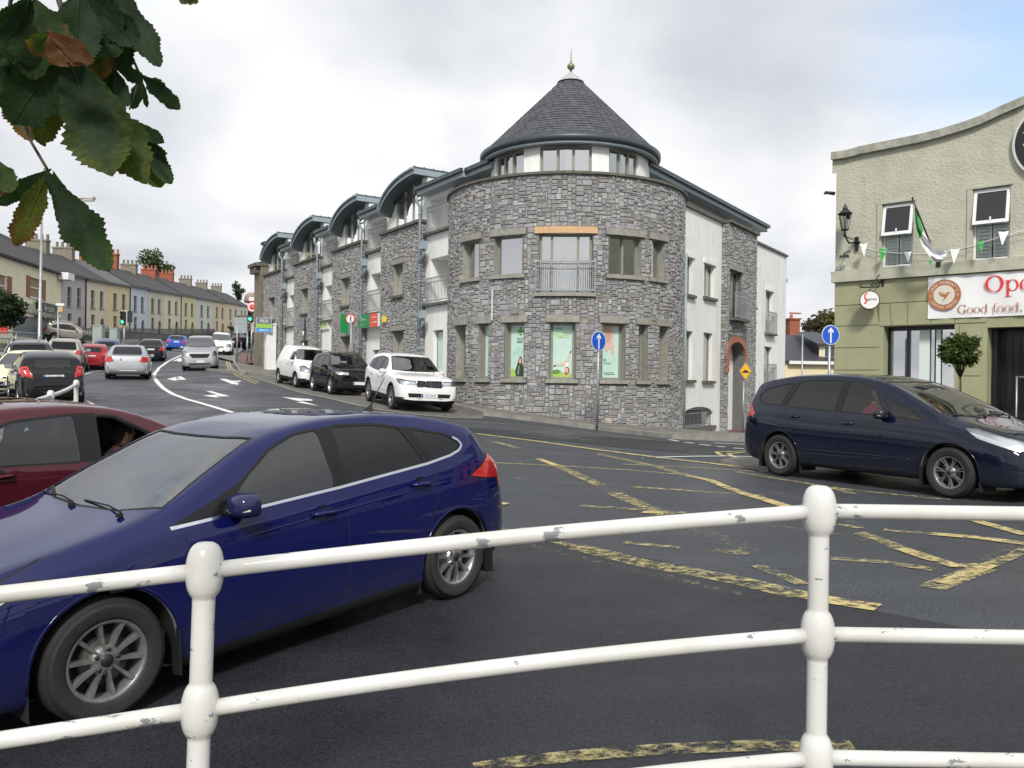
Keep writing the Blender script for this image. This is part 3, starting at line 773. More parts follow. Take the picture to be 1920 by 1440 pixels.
  xs = [p[0] for p in P2]; ys = [p[1] for p in P2]; x0, x1, y0, y1 = min(xs), max(xs), min(ys), max(ys)
  def near(f):
   a = [v.co[ia] for v in f.verts]; b = [v.co[ib] for v in f.verts]
   return max(a) >= x0 and min(a) <= x1 and max(b) >= y0 and min(b) <= y1
  bm.normal_update()
  for i in range(len(P2)):
   a, b = P2[i], P2[(i+1) % len(P2)]; dx, dy = b[0]-a[0], b[1]-a[1]
   if abs(dx)+abs(dy) < 1e-6: continue
   co = [0,0,0]; no = [0,0,0]; co[ia], co[ib] = a; no[ia], no[ib] = dy, -dx
   ex0, ex1 = min(a[0],b[0])-.05, max(a[0],b[0])+.05; ey0, ey1 = min(a[1],b[1])-.05, max(a[1],b[1])+.05
   fs = []
   for f in bm.faces:
    if not near(f) or not ok(f): continue
    fs.append(f)
   ge = set(fs)
   for f in fs: ge.update(f.edges); ge.update(f.verts)
   bmesh.ops.bisect_plane(bm, geom=list(ge), plane_co=co, plane_no=no, dist=1e-5)
  bm.normal_update(); res = []
  for f in bm.faces:
   if not ok(f) or not near(f): continue
   c = f.calc_center_median()
   if in_poly(c[ia], c[ib], P2) and (sel is None or sel(f)): res.append(f)
  return res
 def paintfaces(s, poly, mi, view='side', sel=None, lo=None):
  for f in s.cut(poly, view, sel, lo): f.material_index = mi
 def seam(s, pts, w=.007, view='side', mi=1):
  for a, b in zip(pts, pts[1:]):
   a, b = Vector(a), Vector(b); t = (b-a).normalized(); n = Vector((-t.y, t.x))*w/2
   s.paintfaces([tuple(a+n), tuple(b+n), tuple(b-n), tuple(a-n)], mi, view)
 def take(s, faces, name, mats, parent=None, off=0.0, label=None, thick=0, split=True):
  """move skin faces into their own mesh under the car; a side feature gives one object per side"""
  out = []; groups = [faces]
  if split and name != 'windscreen':
   l = [f for f in faces if f.calc_center_median().y > .02]; r = [f for f in faces if f.calc_center_median().y < -.02]
   if l and r and min(abs(f.calc_center_median().y) for f in faces) > .1: groups = [l, r]
  if not isinstance(mats, (list, tuple)): mats = [mats]
  s.bm.normal_update(); vn = {}
  for g in groups:
   if not g: continue
   b2 = bmesh.new(); mp = {}
   for f in g:
    vs = []
    for v in f.verts:
     if v not in mp: mp[v] = b2.verts.new(v.co + v.normal*off)
     vs.append(mp[v])
    try: nf = b2.faces.new(vs); nf.smooth = True
    except ValueError: pass
   me = bpy.data.meshes.new(name); b2.to_mesh(me); b2.free()
   for mt in mats: me.materials.append(mt)
   o = bpy.data.objects.new(name, me); COL.objects.link(o); o.parent = parent or s.root
   if label: o['label'] = label
   out.append(o)
  return out
 def pane(s, poly, name, m, view='side', trim=.016, lo=None, keep=False, off=-.004, label=None):
  if trim: s.paintfaces(grow(poly, trim), 1 if trim < .03 else 3, view, lo=lo)
  fs = s.cut(poly, view, lo=lo)
  if not fs: return []
  o = s.take(fs, name, m, off=off, label=label)
  bmesh.ops.delete(s.bm, geom=fs, context='FACES_ONLY' if False else 'FACES')
  return o
 def lamp(s, poly, name, mats, view='front', lo=.05, bowl=LAMPBOWL, lens=True):
  """a lamp: clear or red cover over a reflector"""
  s.paintfaces(grow(poly, .008), 1, view, lo=lo)
  fs = s.cut(poly, view, lo=lo)
  if not fs: return []
  if lens:
   o = s.take(fs, name, bowl, off=-.02)
   for q, grp in zip(o, _sides(fs, len(o))):
    s.take(grp, 'lens', GL_LAMP, parent=q, off=.001)
  else:
   o = s.take(fs, name, mats, off=.004)
  bmesh.ops.delete(s.bm, geom=fs, context='FACES'); return o
 def arches(s, gap=.055, trim=0, clad=None):
  L2 = s.L/2
  for ua in s.ax:
   if trim:
    for f in s.cut([(ua+(s.rw+gap+trim)*math.cos(R_(t)), s.rw+(s.rw+gap+trim)*math.sin(R_(t))) for t in range(-40, 221, 13)], 'side'): f.material_index = 1
   poly = [(ua+(s.rw+gap)*math.cos(R_(t)), s.rw+(s.rw+gap)*math.sin(R_(t))) for t in range(0, 181, 9)] + [(ua-s.rw-gap, -.1), (ua+s.rw+gap, -.1)]
   fs = s.cut(poly, 'side')
   P2 = [(L2-a, b) for a, b in poly]
   allf = set(fs)
   for f in s.bm.faces:
    c = f.calc_center_median()
    if f not in allf and abs(c.y) > s.W/2-.30 and c.z < .45 and abs(c.x-(L2-ua)) < s.rw+gap-.02 and in_poly(c.x, c.z, P2): allf.add(f)
   bmesh.ops.delete(s.bm, geom=list(allf), context='FACES')
  s.archgap = gap
 def finish(s, seats='SEATM', lip=True, interior=True, mudflap=False, side_see=True, driver=None, plain_seats=None):
  bm = s.bm; body = bpy.data.meshes.new('body'); L2 = s.L/2
  for f in bm.faces: f.smooth = True
  if interior:
   bm.normal_update(); orig = list(bm.faces); mp = {}
   for f in orig:
    c = f.calc_center_median()
    vs = []
    for v in f.verts:
     if v not in mp: mp[v] = bm.verts.new(v.co - v.normal*.03)
     vs.append(mp[v])
    try: nf = bm.faces.new(list(reversed(vs))); nf.material_index = 2; nf.smooth = True
    except ValueError: pass
  bm.to_mesh(body); bm.free()
  for m in s.mats: body.materials.append(m)
  o = bpy.data.objects.new('body', body); COL.objects.link(o); o.parent = s.root; s.body = o
  mb = MB()
  for ua in s.ax:
   for sy in (-1, 1):
    r = s.rw+s.archgap+.004; yo = interp(s.plan, ua)*.955; yi = s.W/2-.42
    n = 20; pr = [(L2-ua+r*math.cos(PI*k/n), s.rw+r*math.sin(PI*k/n)) for k in range(n+1)]
    pr = [(pr[0][0], .12)] + pr + [(pr[-1][0], .12)]
    mb = MB()
    for a, b in zip(pr, pr[1:]): mb.quad((a[0],sy*yo,a[1]),(b[0],sy*yo,b[1]),(b[0],sy*yi,b[1]),(a[0],sy*yi,a[1]))
    mb.poly([(a[0], sy*yi, a[1]) for a in pr]); mb.build('wheel_well', UNDER, s.root, merge=False)
  if lip:
   mb = MB()
   for ua in s.ax:
    for sy in (-1, 1):
     r = s.rw+s.archgap; pts = []
     for k in range(25):
      t = R_(-8+196*k/24); u = ua+r*math.cos(t); z = s.rw+r*math.sin(t)
      if z < .17: continue
      u2 = ua+(r+.012)*math.cos(t); z2 = s.rw+(r+.012)*math.sin(t)
      pts.append(Vector((L2-u2, sy*(s.width_at(u2, z2)+.001), z2)))
     mb = MB(); mb.tube(pts, .0065, seg=6); mb.build('arch_lip', s.mats[0] if lip is True else lip, s.root)
  ty, rm = wheel_meshes(s.rw, .205 if s.rw > .3 else .17, s.rim, s.wheel, s.rimm, s.detail)
  proto = None
  tyme = None
  for ua in s.ax:
   for sy in (1, -1):
    w = empty('wheel', (L2-ua, sy*(interp(s.plan, ua)-.115), s.rw), 0 if sy > 0 else PI, parent=s.root)
    if tyme is None:
     t = ty.build('tyre', RUBBER, w); r = rm.build('rim', [s.rimm, UNDER, DISC, BLACK], w); tyme, rmme = t.data, r.data
    else:
     for nm, me in (('tyre', tyme), ('rim', rmme)):
      q = bpy.data.objects.new(nm, me); COL.objects.link(q); q.parent = w
  if mudflap:
   for ua in s.ax:
    for sy in (-1, 1):
     m = MB(); yb = interp(s.plan, ua)
     m.box((L2-ua-s.rw-s.archgap-.005, sy*(yb-.10), .26), (.012,.2,.26)); m.build('mudflap', MATTBLACK, s.root)
  if interior:
   sm = plain_seats or SEATM; cabin0, cabin1 = s.cab
   mb = MB(); wi = s.W/2-.16
   mb.box((L2-(cabin0+cabin1)/2, 0, .33), (cabin1-cabin0+.5, wi*2, .04));
   mb.box((L2-cabin0-.05, 0, interp(s.belt, cabin0)-.16), (.42, wi*2-.1, .26))
   mb.build('dashboard', CABIN, s.root)
   for k, sy in ((0, .37), (0, -.37), (1, .40), (1, 0), (1, -.40)):
    u = (cabin0+1.02) if k == 0 else min(cabin0+1.9, cabin1-.35)
    m = MB(); zz = .55
    w2 = .25 if k == 0 else .2
    bk = [(u-.42,.42),(u-.38,.56),(u-.05,.52),(u+.03,.6),(u+.16,1.06),(u+.22,1.12),(u+.30,1.06),(u+.18,.45),(u-.2,.36)]
    M_ = [(L2-a, b) for a, b in bk]
    for f0, f1, sc in ((-w2, -w2*.8, .9), (-w2*.8, w2*.8, 1), (w2*.8, w2, .9)):
     m.prism([(a, sy+f0, b) for a, b in M_], (0, f1-f0, 0))
    hp = [(u+.17,1.12),(u+.14,1.2),(u+.17,1.30),(u+.24,1.32),(u+.27,1.2),(u+.25,1.12)]
    m.prism([(L2-a, sy-.12, b) for a, b in hp], (0, .24, 0)); m.build('seat', sm, s.root)
   m = MB(); sy = -.37; c = Vector((L2-cabin0-.50, sy, interp(s.belt, cabin0)-.03))
   Mx = Matrix.Rotation(R_(-25), 3, 'Y')
   pts = [c + Mx @ Vector((0, .18*math.cos(2*PI*k/20), .18*math.sin(2*PI*k/20))) for k in range(21)]
   m.tube(pts, .014, seg=6, caps=False); m.box(c, (.03,.34,.05), M=Mx); m.box(c, (.04,.1,.1), M=Mx); m.build('steering_wheel', BLACK, s.root)
 # ---- fittings
 def handle(s, u, z, m=None, side=(1,-1), ln=.19):
  for sy in side:
   mb = MB(); w = s.width_at(u, z); X = s.L/2-u
   mb.lathe([(0,0),(.05,0),(.062,.006)], c=(X, sy*(w-.004), z-.005), axis='Y', seg=16, m=1)
   pts = [(X-ln/2, sy*(w+.004), z-.006), (X-ln*.38, sy*(w+.03), z), (X+ln*.3, sy*(w+.032), z+.006), (X+ln/2, sy*(w+.004), z+.004)]
   mb.tube(pts, [.012,.016,.017,.012], seg=8); mb.build('door_handle', [m or s.paint, MATTBLACK], s.root)
 def mirror(s, u, z, m=None, side=(1,-1), sz=1.0, ind=False):
  for sy in side:
   e = empty('mirror', (s.L/2-u, sy*(s.width_at(u, z)-.02), z), parent=s.root)
   mb = MB(); k = sz
   mb.box((.02, sy*.05*k, -.045*k), (.07*k,.13*k,.035*k)); mb.build('mirror_arm', MATTBLACK, e)
   rows = [];
   for i, (x, sc) in enumerate(((.10,.35),(.085,.7),(.05,.93),(0,1.0),(-.045,.99),(-.055,.93))):
    r = []
    for q in range(20):
     a = 2*PI*q/20; cy, cz_ = math.cos(a), math.sin(a)
     yy = math.copysign(abs(cy)**.62, cy)*.115*sc; zz = math.copysign(abs(cz_)**.7, cz_)*.075*sc
     r.append((x*k, sy*(.135*k) + yy*k, zz*k + .01 - (.012*k if zz < 0 else 0)))
    rows.append(r)
   mb = MB(); vs = [v for r in rows for v in r]; n = 20
   fs = [(i*n+q, i*n+(q+1) % n, (i+1)*n+(q+1) % n, (i+1)*n+q) for i in range(5) for q in range(n)]
   mb.mesh(vs, fs, 0, True); mb.poly(rows[0], 0); mb.build('mirror_cap', m or s.paint, e)
   mb = MB(); mb.poly([(x-.002, y, z_) for x, y, z_ in rows[-1]], 0); mb.build('mirror_glass', LAMPBOWL, e)
   if ind:
    mb = MB(); r = rows[2]; pts = [Vector((x+.004, y, z_-.035*k)) for (x, y, z_) in (r[q] for q in (range(14, 21) if True else ())) ] if False else None
    mb.tube([(.092*k, sy*.08*k, -.02*k), (.090*k, sy*.15*k, -.022*k), (.07*k, sy*.215*k, -.02*k), (.03*k, sy*.25*k, -.015*k)], .008*k, seg=8); mb.build('indicator', GL_SIDE, e)
 def plate(s, front, z, text=None, w=.5, y=0, th=0):
  sg = 1 if front else -1; e_u = 0 if front else s.L
  best = None
  for k in range(0, 60):
   u = k*.008 if front else s.L-k*.008
   if interp(s.bot, u) <= z-.0 and interp(s.top, u) >= z+.05: best = u; break
  if best is None: best = .03 if front else s.L-.03
  X = s.L/2-best+sg*.012; mb = MB(); h = .11
  mb.box((X, y, z), (.012, w, h), 0)
  mb.quad((X+sg*.0075, y+sg*(-w/2+.005)*1, z-h/2+.006),(X+sg*.0075, y+sg*(-w/2+.05), z-h/2+.006),(X+sg*.0075, y+sg*(-w/2+.05), z+h/2-.006),(X+sg*.0075, y+sg*(-w/2+.005), z+h/2-.006), 1)
  if text:
   M = Matrix.Translation((X+sg*.009, y+sg*.02, z)) @ Matrix(((0,0,sg,0),(sg,0,0,0),(0,1,0,0),(0,0,0,1)))
   text_into(mb, text, M, .095, 2, xs=.88)
  mb.build('number_plate', [PLATE_W, PLATE_B, INK], s.root, merge=False)
 def wipers(s, u0, z0, sy=(.55,-.05), rear=False):
  mb = MB(); L2 = s.L/2; dx = .0
  for y0 in sy:
   zf = lambda y, u: interp(s.top, u)+.02
   pts = [(L2-u0, y0, z0+.02), (L2-u0-.05, y0-.25, zf(0,u0+.05)-.01), (L2-u0-.07, y0-.6, zf(0,u0+.07)-.02)]
   mb.tube(pts, .006, seg=5); mb.box((L2-u0+.01, y0, z0+.006), (.03,.03,.02))
  mb.build('wiper', MATTBLACK, s.root)
 def place(s, x, y, heading, dz=0, flat=False):
  """heading: unit direction the car faces"""
  f = Vector(heading).normalized(); a = math.atan2(f.y, f.x); l = Vector((-f.y, f.x)); L2 = s.L/2
  xf, xr = L2-s.ax[0], L2-s.ax[1]; h = s.W/2-.1
  q = lambda X, Y: gz(x+f.x*X+l.x*Y, y+f.y*X+l.y*Y)
  zf = (q(xf,h)+q(xf,-h))/2; zr = (q(xr,h)+q(xr,-h))/2; zl = (q(xf,h)+q(xr,h))/2; zR = (q(xf,-h)+q(xr,-h))/2
  pitch = math.atan2(zf-zr, xf-xr); roll = math.atan2(zl-zR, 2*h); z = (zf+zr)/2-(xf+xr)/2*math.tan(pitch)
  M = Matrix.Translation((x, y, z+dz)) @ Matrix.Rotation(a, 4, 'Z') @ Matrix.Rotation(-pitch, 4, 'Y') @ Matrix.Rotation(roll, 4, 'X')
  s.root.matrix_world = M; s.M = M; return s
def _hm(a, b, c, d, t):
 m0 = (c-a)*.5; m1 = (d-b)*.5; lim = abs(c-b)*1.5
 m0 = max(-lim, min(lim, m0)); m1 = max(-lim, min(lim, m1))
 return b*(2*t**3-3*t*t+1)+m0*(t**3-2*t*t+t)+c*(-2*t**3+3*t*t)+m1*(t**3-t*t)
def _sides(fs, n):
 if n < 2: return [fs]
 return [[f for f in fs if f.calc_center_median().y > .02], [f for f in fs if f.calc_center_median().y < -.02]]
GL_SIDE = mat('clear_indicator', (.55,.5,.42), .15, coat=1)
# ------------------------------------------------------------------ body types (u = metres behind the front bumper, z = height)
T_HATCH = dict(L=4.36, W=1.82, H=1.47, ax=(.89,3.54), rw=.32, cab=(1.15,4.0),
 top=[(0,.52),(.015,.60),(.05,.675),(.14,.745),(.4,.835),(.8,.925),(1.1,.985),(1.22,1.02),(1.6,1.205),(1.95,1.36),(2.2,1.425),(2.6,1.463),(2.9,1.465),(3.3,1.432),(3.6,1.375),(3.80,1.325),(3.87,1.295),(3.98,1.16),(4.13,1.02),(4.22,.955),(4.30,.86),(4.335,.74),(4.355,.64),(4.36,.56)],
 belt=[(0,.44),(.1,.60),(.4,.745),(.9,.85),(1.25,.915),(2,.955),(2.7,1.0),(3.4,1.06),(3.8,1.09),(4.1,1.0),(4.36,.5)],
 bot=[(0,.36),(.03,.24),(.12,.19),(.5,.16),(1.4,.125),(3.2,.13),(3.8,.17),(4.2,.24),(4.33,.30),(4.36,.40)],
 plan=[(0,.55),(.02,.62),(.06,.69),(.15,.77),(.3,.835),(.5,.875),(.9,.905),(1.4,.905),(2.2,.90),(3,.905),(3.54,.91),(3.9,.885),(4.1,.83),(4.22,.77),(4.3,.71),(4.345,.64),(4.36,.57)],
 side=[('door_window',[(1.60,.97),(2.42,1.012),(2.40,1.375),(2.22,1.358),(2.02,1.285),(1.80,1.14)],0),
  ('door_window',[(2.53,1.018),(3.24,1.075),(3.10,1.335),(2.85,1.375),(2.53,1.385)],1),
  ('quarter_window',[(3.35,1.09),(3.58,1.13),(3.65,1.17),(3.55,1.245),(3.22,1.315)],1)],
 black=[[(1.27,.942),(1.60,.965),(1.80,1.15),(1.56,1.05)],[(2.40,1.0),(2.55,1.01),(2.55,1.395),(2.38,1.385)],[(3.2,1.07),(3.37,1.085),(3.24,1.335),(3.08,1.35)]],
 windscreen=[(1.30,-.70),(1.19,-.4),(1.16,0),(1.19,.4),(1.30,.70),(1.97,.56),(1.93,.3),(1.92,0),(1.93,-.3),(1.97,-.56)],
 rearwin=[(-.50,1.05),(.50,1.05),(.46,1.27),(-.46,1.27)],
 head=[(.44,.60),(.80,.66),(.84,.78),(.70,.77),(.5,.70)], headside=[(.10,.60),(.42,.72),(.58,.80),(.40,.78),(.15,.70)],
 tail=[(3.70,.925),(3.86,.99),(4.0,1.08),(4.12,1.08),(4.24,.98),(4.345,.84),(4.35,.73),(4.29,.79),(4.12,.86),(3.88,.89)], tailrear=[(.58,.86),(.72,.84),(.82,.78),(.82,.98),(.66,1.0)],
 grille=[(-.42,.28),(.42,.28),(.50,.36),(.45,.50),(-.45,.50),(-.50,.36)], grille2=[(-.34,.60),(.34,.60),(.30,.66),(-.30,.66)],
 seams=[[(1.34,.90),(1.36,.55),(1.42,.22)],[(2.47,1.0),(2.485,.6),(2.47,.25)],[(3.30,1.06),(3.35,.85),(3.27,.70)],[(3.27,.70),(3.12,.5),(3.08,.30)],[(1.42,.27),(2.47,.25),(3.08,.27)]],
 handles=[(2.28,.86),(3.16,.93)], mirror=(1.68,1.005), plate_r=.80, plate_f=.42)
T_MPV = dict(L=4.77, W=1.88, H=1.66, ax=(.95,3.80), rw=.335, cab=(1.05,4.4),
 top=[(0,.56),(.015,.64),(.05,.72),(.14,.80),(.4,.90),(.8,1.0),(1.0,1.055),(1.1,1.10),(1.5,1.30),(1.9,1.48),(2.2,1.57),(2.6,1.63),(3.1,1.655),(3.6,1.645),(4.1,1.59),(4.4,1.53),(4.46,1.50),(4.58,1.25),(4.66,1.05),(4.72,.92),(4.75,.75),(4.77,.6)],
 belt=[(0,.48),(.1,.62),(.5,.82),(1.1,.965),(2,1.02),(3,1.05),(3.8,1.085),(4.4,1.1),(4.6,.98),(4.77,.55)],
 bot=[(0,.38),(.03,.26),(.12,.20),(.5,.18),(4.2,.20),(4.6,.26),(4.74,.34),(4.77,.42)],
 plan=[(0,.56),(.02,.64),(.06,.72),(.15,.80),(.3,.865),(.5,.905),(.95,.94),(2.4,.93),(3.8,.94),(4.2,.92),(4.5,.87),(4.65,.80),(4.73,.72),(4.77,.6)],
 side=[('door_window',[(1.93,1.05),(2.66,1.08),(2.64,1.52),(2.42,1.50),(2.2,1.41)],0),
  ('door_window',[(2.78,1.085),(3.70,1.13),(3.56,1.515),(3.3,1.535),(2.78,1.53)],1),
  ('quarter_window',[(3.83,1.14),(4.20,1.17),(4.35,1.27),(4.18,1.40),(3.9,1.46),(3.69,1.49)],1),
  ('quarter_window',[(1.32,1.0),(1.80,1.045),(2.02,1.31),(1.62,1.15)],0)],
 black=[[(2.64,1.06),(2.80,1.07),(2.80,1.54),(2.62,1.53)],[(3.68,1.12),(3.85,1.13),(3.71,1.5),(3.54,1.52)]],
 windscreen=[(1.17,-.76),(1.04,-.4),(1.01,0),(1.04,.4),(1.17,.76),(2.08,.60),(2.03,.3),(2.02,0),(2.03,-.3),(2.08,-.60)],
 rearwin=[(-.56,1.10),(.56,1.10),(.50,1.45),(-.50,1.45)],
 head=[(.44,.70),(.80,.72),(.86,.86),(.7,.84),(.5,.78)], headside=[(.04,.68),(.14,.66),(.58,.80),(.80,.945),(.66,.94),(.35,.855),(.10,.77)],
 tail=[(4.33,.98),(4.62,.90),(4.70,1.0),(4.62,1.10),(4.50,1.15)], tailrear=[(.58,.92),(.80,.90),(.82,1.08),(.66,1.12)],
 grille=[(-.48,.30),(.48,.30),(.56,.38),(.50,.58),(-.50,.58),(-.56,.38)], grille2=[(-.36,.68),(.36,.68),(.32,.76),(-.32,.76)],
 seams=[[(1.55,1.0),(1.50,.62),(1.55,.28)],[(2.72,1.06),(2.74,.6),(2.72,.25)],[(3.72,1.1),(3.62,.85),(3.42,.62)],[(3.42,.62),(3.30,.28)],[(1.55,.28),(2.72,.25),(3.3,.27)]],
 handles=[(2.50,.905),(3.50,.965)], mirror=(1.93,1.06), plate_r=.86, plate_f=.44)
T_SUV = dict(L=4.70, W=1.88, H=1.68, ax=(.90,3.69), rw=.35, cab=(1.35,4.3),
 top=[(0,.60),(.012,.74),(.03,.86),(.08,.95),(.2,1.0),(.6,1.06),(1.2,1.10),(1.38,1.14),(1.75,1.37),(2.1,1.58),(2.35,1.64),(2.8,1.675),(3.3,1.67),(3.9,1.62),(4.3,1.56),(4.38,1.52),(4.50,1.28),(4.58,1.10),(4.64,1.02),(4.67,.85),(4.70,.6)],
 belt=[(0,.52),(.06,.78),(.2,.90),(.7,1.0),(1.4,1.03),(2.5,1.05),(3.7,1.10),(4.3,1.13),(4.6,1.0),(4.70,.55)],
 bot=[(0,.42),(.02,.32),(.1,.26),(.4,.23),(4.2,.26),(4.55,.33),(4.68,.40),(4.70,.46)],
 plan=[(0,.64),(.015,.72),(.04,.79),(.1,.85),(.22,.90),(.5,.93),(.9,.94),(2.4,.93),(3.7,.94),(4.2,.91),(4.5,.85),(4.62,.80),(4.68,.74),(4.70,.66)],
 side=[('door_window',[(1.93,1.08),(2.55,1.10),(2.53,1.51),(2.3,1.50),(2.12,1.42),(1.93,1.28)],0),
  ('door_window',[(2.66,1.10),(3.42,1.14),(3.36,1.50),(3.1,1.53),(2.66,1.53)],1),
  ('quarter_window',[(3.52,1.15),(4.02,1.21),(3.90,1.40),(3.46,1.49)],1)],
 black=[[(2.53,1.09),(2.68,1.10),(2.68,1.54),(2.51,1.53)],[(3.40,1.13),(3.54,1.14),(3.48,1.50),(3.34,1.52)]],
 windscreen=[(1.50,-.74),(1.42,-.4),(1.40,0),(1.42,.4),(1.50,.74),(2.16,.60),(2.12,.3),(2.11,0),(2.12,-.3),(2.16,-.60)],
 rearwin=[(-.56,1.14),(.56,1.14),(.50,1.47),(-.50,1.47)],
 head=[(.42,.80),(.80,.82),(.84,.93),(.42,.92)], headside=[(.03,.80),(.25,.84),(.50,.95),(.3,.955),(.04,.93)],
 tail=[(4.38,.96),(4.62,.90),(4.66,1.02),(4.50,1.12),(4.36,1.10)], tailrear=[(.54,.92),(.80,.90),(.82,1.12),(.60,1.08)],
 grille=[(-.62,.44),(.62,.44),(.66,.56),(-.66,.56)], grille2=[(-.37,.74),(.37,.74),(.41,.80),(.37,.93),(-.37,.93),(-.41,.80)],
 seams=[[(1.70,1.03),(1.62,.65),(1.66,.36)],[(2.60,1.08),(2.62,.6),(2.60,.34)],[(3.48,1.12),(3.46,.9),(3.30,.72)],[(3.30,.72),(3.2,.36)]],
 handles=[(2.42,.94),(3.28,.98)], mirror=(1.86,1.10), plate_r=.80, plate_f=.50, clad=True)
T_SVAN = dict(L=4.14, W=1.72, H=1.80, ax=(.82,3.51), rw=.31, cab=(1.1,2.1),
 top=[(0,.60),(.02,.72),(.08,.84),(.3,.95),(.7,1.06),(.95,1.14),(1.05,1.20),(1.4,1.46),(1.7,1.65),(1.9,1.72),(2.4,1.785),(3.2,1.80),(3.9,1.77),(4.05,1.72),(4.10,1.5),(4.12,1.1),(4.13,.8),(4.14,.6)],
 belt=[(0,.52),(.1,.7),(.5,.88),(1.1,1.02),(2,1.06),(3,1.07),(4,1.07),(4.14,.55)],
 bot=[(0,.40),(.03,.28),(.12,.24),(.5,.22),(3.9,.26),(4.1,.32),(4.14,.42)],
 plan=[(0,.56),(.02,.64),(.08,.72),(.2,.79),(.45,.84),(.8,.86),(2,.86),(3.5,.86),(3.95,.84),(4.08,.81),(4.13,.78),(4.14,.72)],
 side=[('door_window',[(1.42,1.08),(2.02,1.10),(2.02,1.48),(1.92,1.52),(1.72,1.50),(1.45,1.28)],0)],
 black=[], windscreen=[(1.14,-.70),(1.06,-.4),(1.03,0),(1.06,.4),(1.14,.70),(1.72,.60),(1.68,0),(1.72,-.60)],
 rearwin=[(-.55,1.15),(.55,1.15),(.52,1.5),(-.52,1.5)],
 head=[(.42,.70),(.76,.72),(.80,.95),(.60,.96),(.44,.85)], headside=[(.04,.70),(.30,.74),(.42,.98),(.15,.93)],
 tail=[(3.98,.8),(4.10,.8),(4.10,1.5),(4.0,1.5)], tailrear=[(.72,.80),(.80,.80),(.78,1.45),(.70,1.45)],
 grille=[(-.35,.34),(.35,.34),(.38,.46),(-.38,.46)], grille2=[(-.30,.66),(.30,.66),(.30,.76),(-.30,.76)],
 seams=[[(1.25,1.0),(1.25,.6),(1.3,.3)],[(2.10,1.6),(2.12,1.0),(2.10,.3)],[(3.15,1.6),(3.15,1.0),(3.10,.45)],[(2.2,1.1),(3.1,1.1)]],
 handles=[(1.98,.98)], mirror=(1.36,1.10), plate_r=.62, plate_f=.42, clad=True)
T_VAN = dict(L=5.0, W=1.96, H=1.97, ax=(.93,4.03), rw=.34, cab=(1.0,2.0),
 top=[(0,.62),(.02,.78),(.06,.95),(.15,1.06),(.5,1.18),(.85,1.27),(.95,1.32),(1.3,1.60),(1.6,1.80),(1.85,1.90),(2.3,1.95),(3.5,1.97),(4.7,1.95),(4.9,1.90),(4.97,1.5),(4.985,1.1),(4.99,.8),(5.0,.6)],
 belt=[(0,.55),(.1,.85),(.5,1.06),(1,1.16),(2,1.19),(4,1.19),(4.9,1.18),(5,.6)],
 bot=[(0,.40),(.02,.28),(.1,.23),(.5,.22),(4.7,.26),(4.95,.32),(5,.42)],
 plan=[(0,.66),(.02,.74),(.08,.82),(.2,.90),(.45,.955),(.9,.98),(3,.98),(4.6,.97),(4.9,.94),(4.98,.9),(5,.82)],
 side=[('door_window',[(1.42,1.22),(2.0,1.24),(2.0,1.70),(1.80,1.70),(1.45,1.42)],0)],
 black=[], windscreen=[(1.06,-.82),(.97,-.4),(.94,0),(.97,.4),(1.06,.82),(1.70,.74),(1.66,0),(1.70,-.74)],
 rearwin=[(-.6,1.25),(.6,1.25),(.58,1.7),(-.58,1.7)],
 head=[(.58,.84),(.86,.86),(.92,1.10),(.74,1.08),(.60,.96)], headside=[(.06,.84),(.30,.9),(.42,1.14),(.15,1.06)],
 tail=[(4.86,.95),(4.97,.95),(4.96,1.5),(4.87,1.5)], tailrear=[(.84,.95),(.92,.95),(.90,1.5),(.82,1.5)],
 grille=[(-.60,.34),(.60,.34),(.58,.42),(-.58,.42)], grille2=[(-.40,.72),(.40,.72),(.52,.86),(.56,.96),(-.56,.96),(-.52,.86)],
 seams=[[(1.2,1.15),(1.2,.7),(1.28,.3)],[(2.1,1.8),(2.12,1.0),(2.1,.3)]],
 handles=[(1.98,1.08)], mirror=(1.34,1.28), plate_r=.7, plate_f=.52)
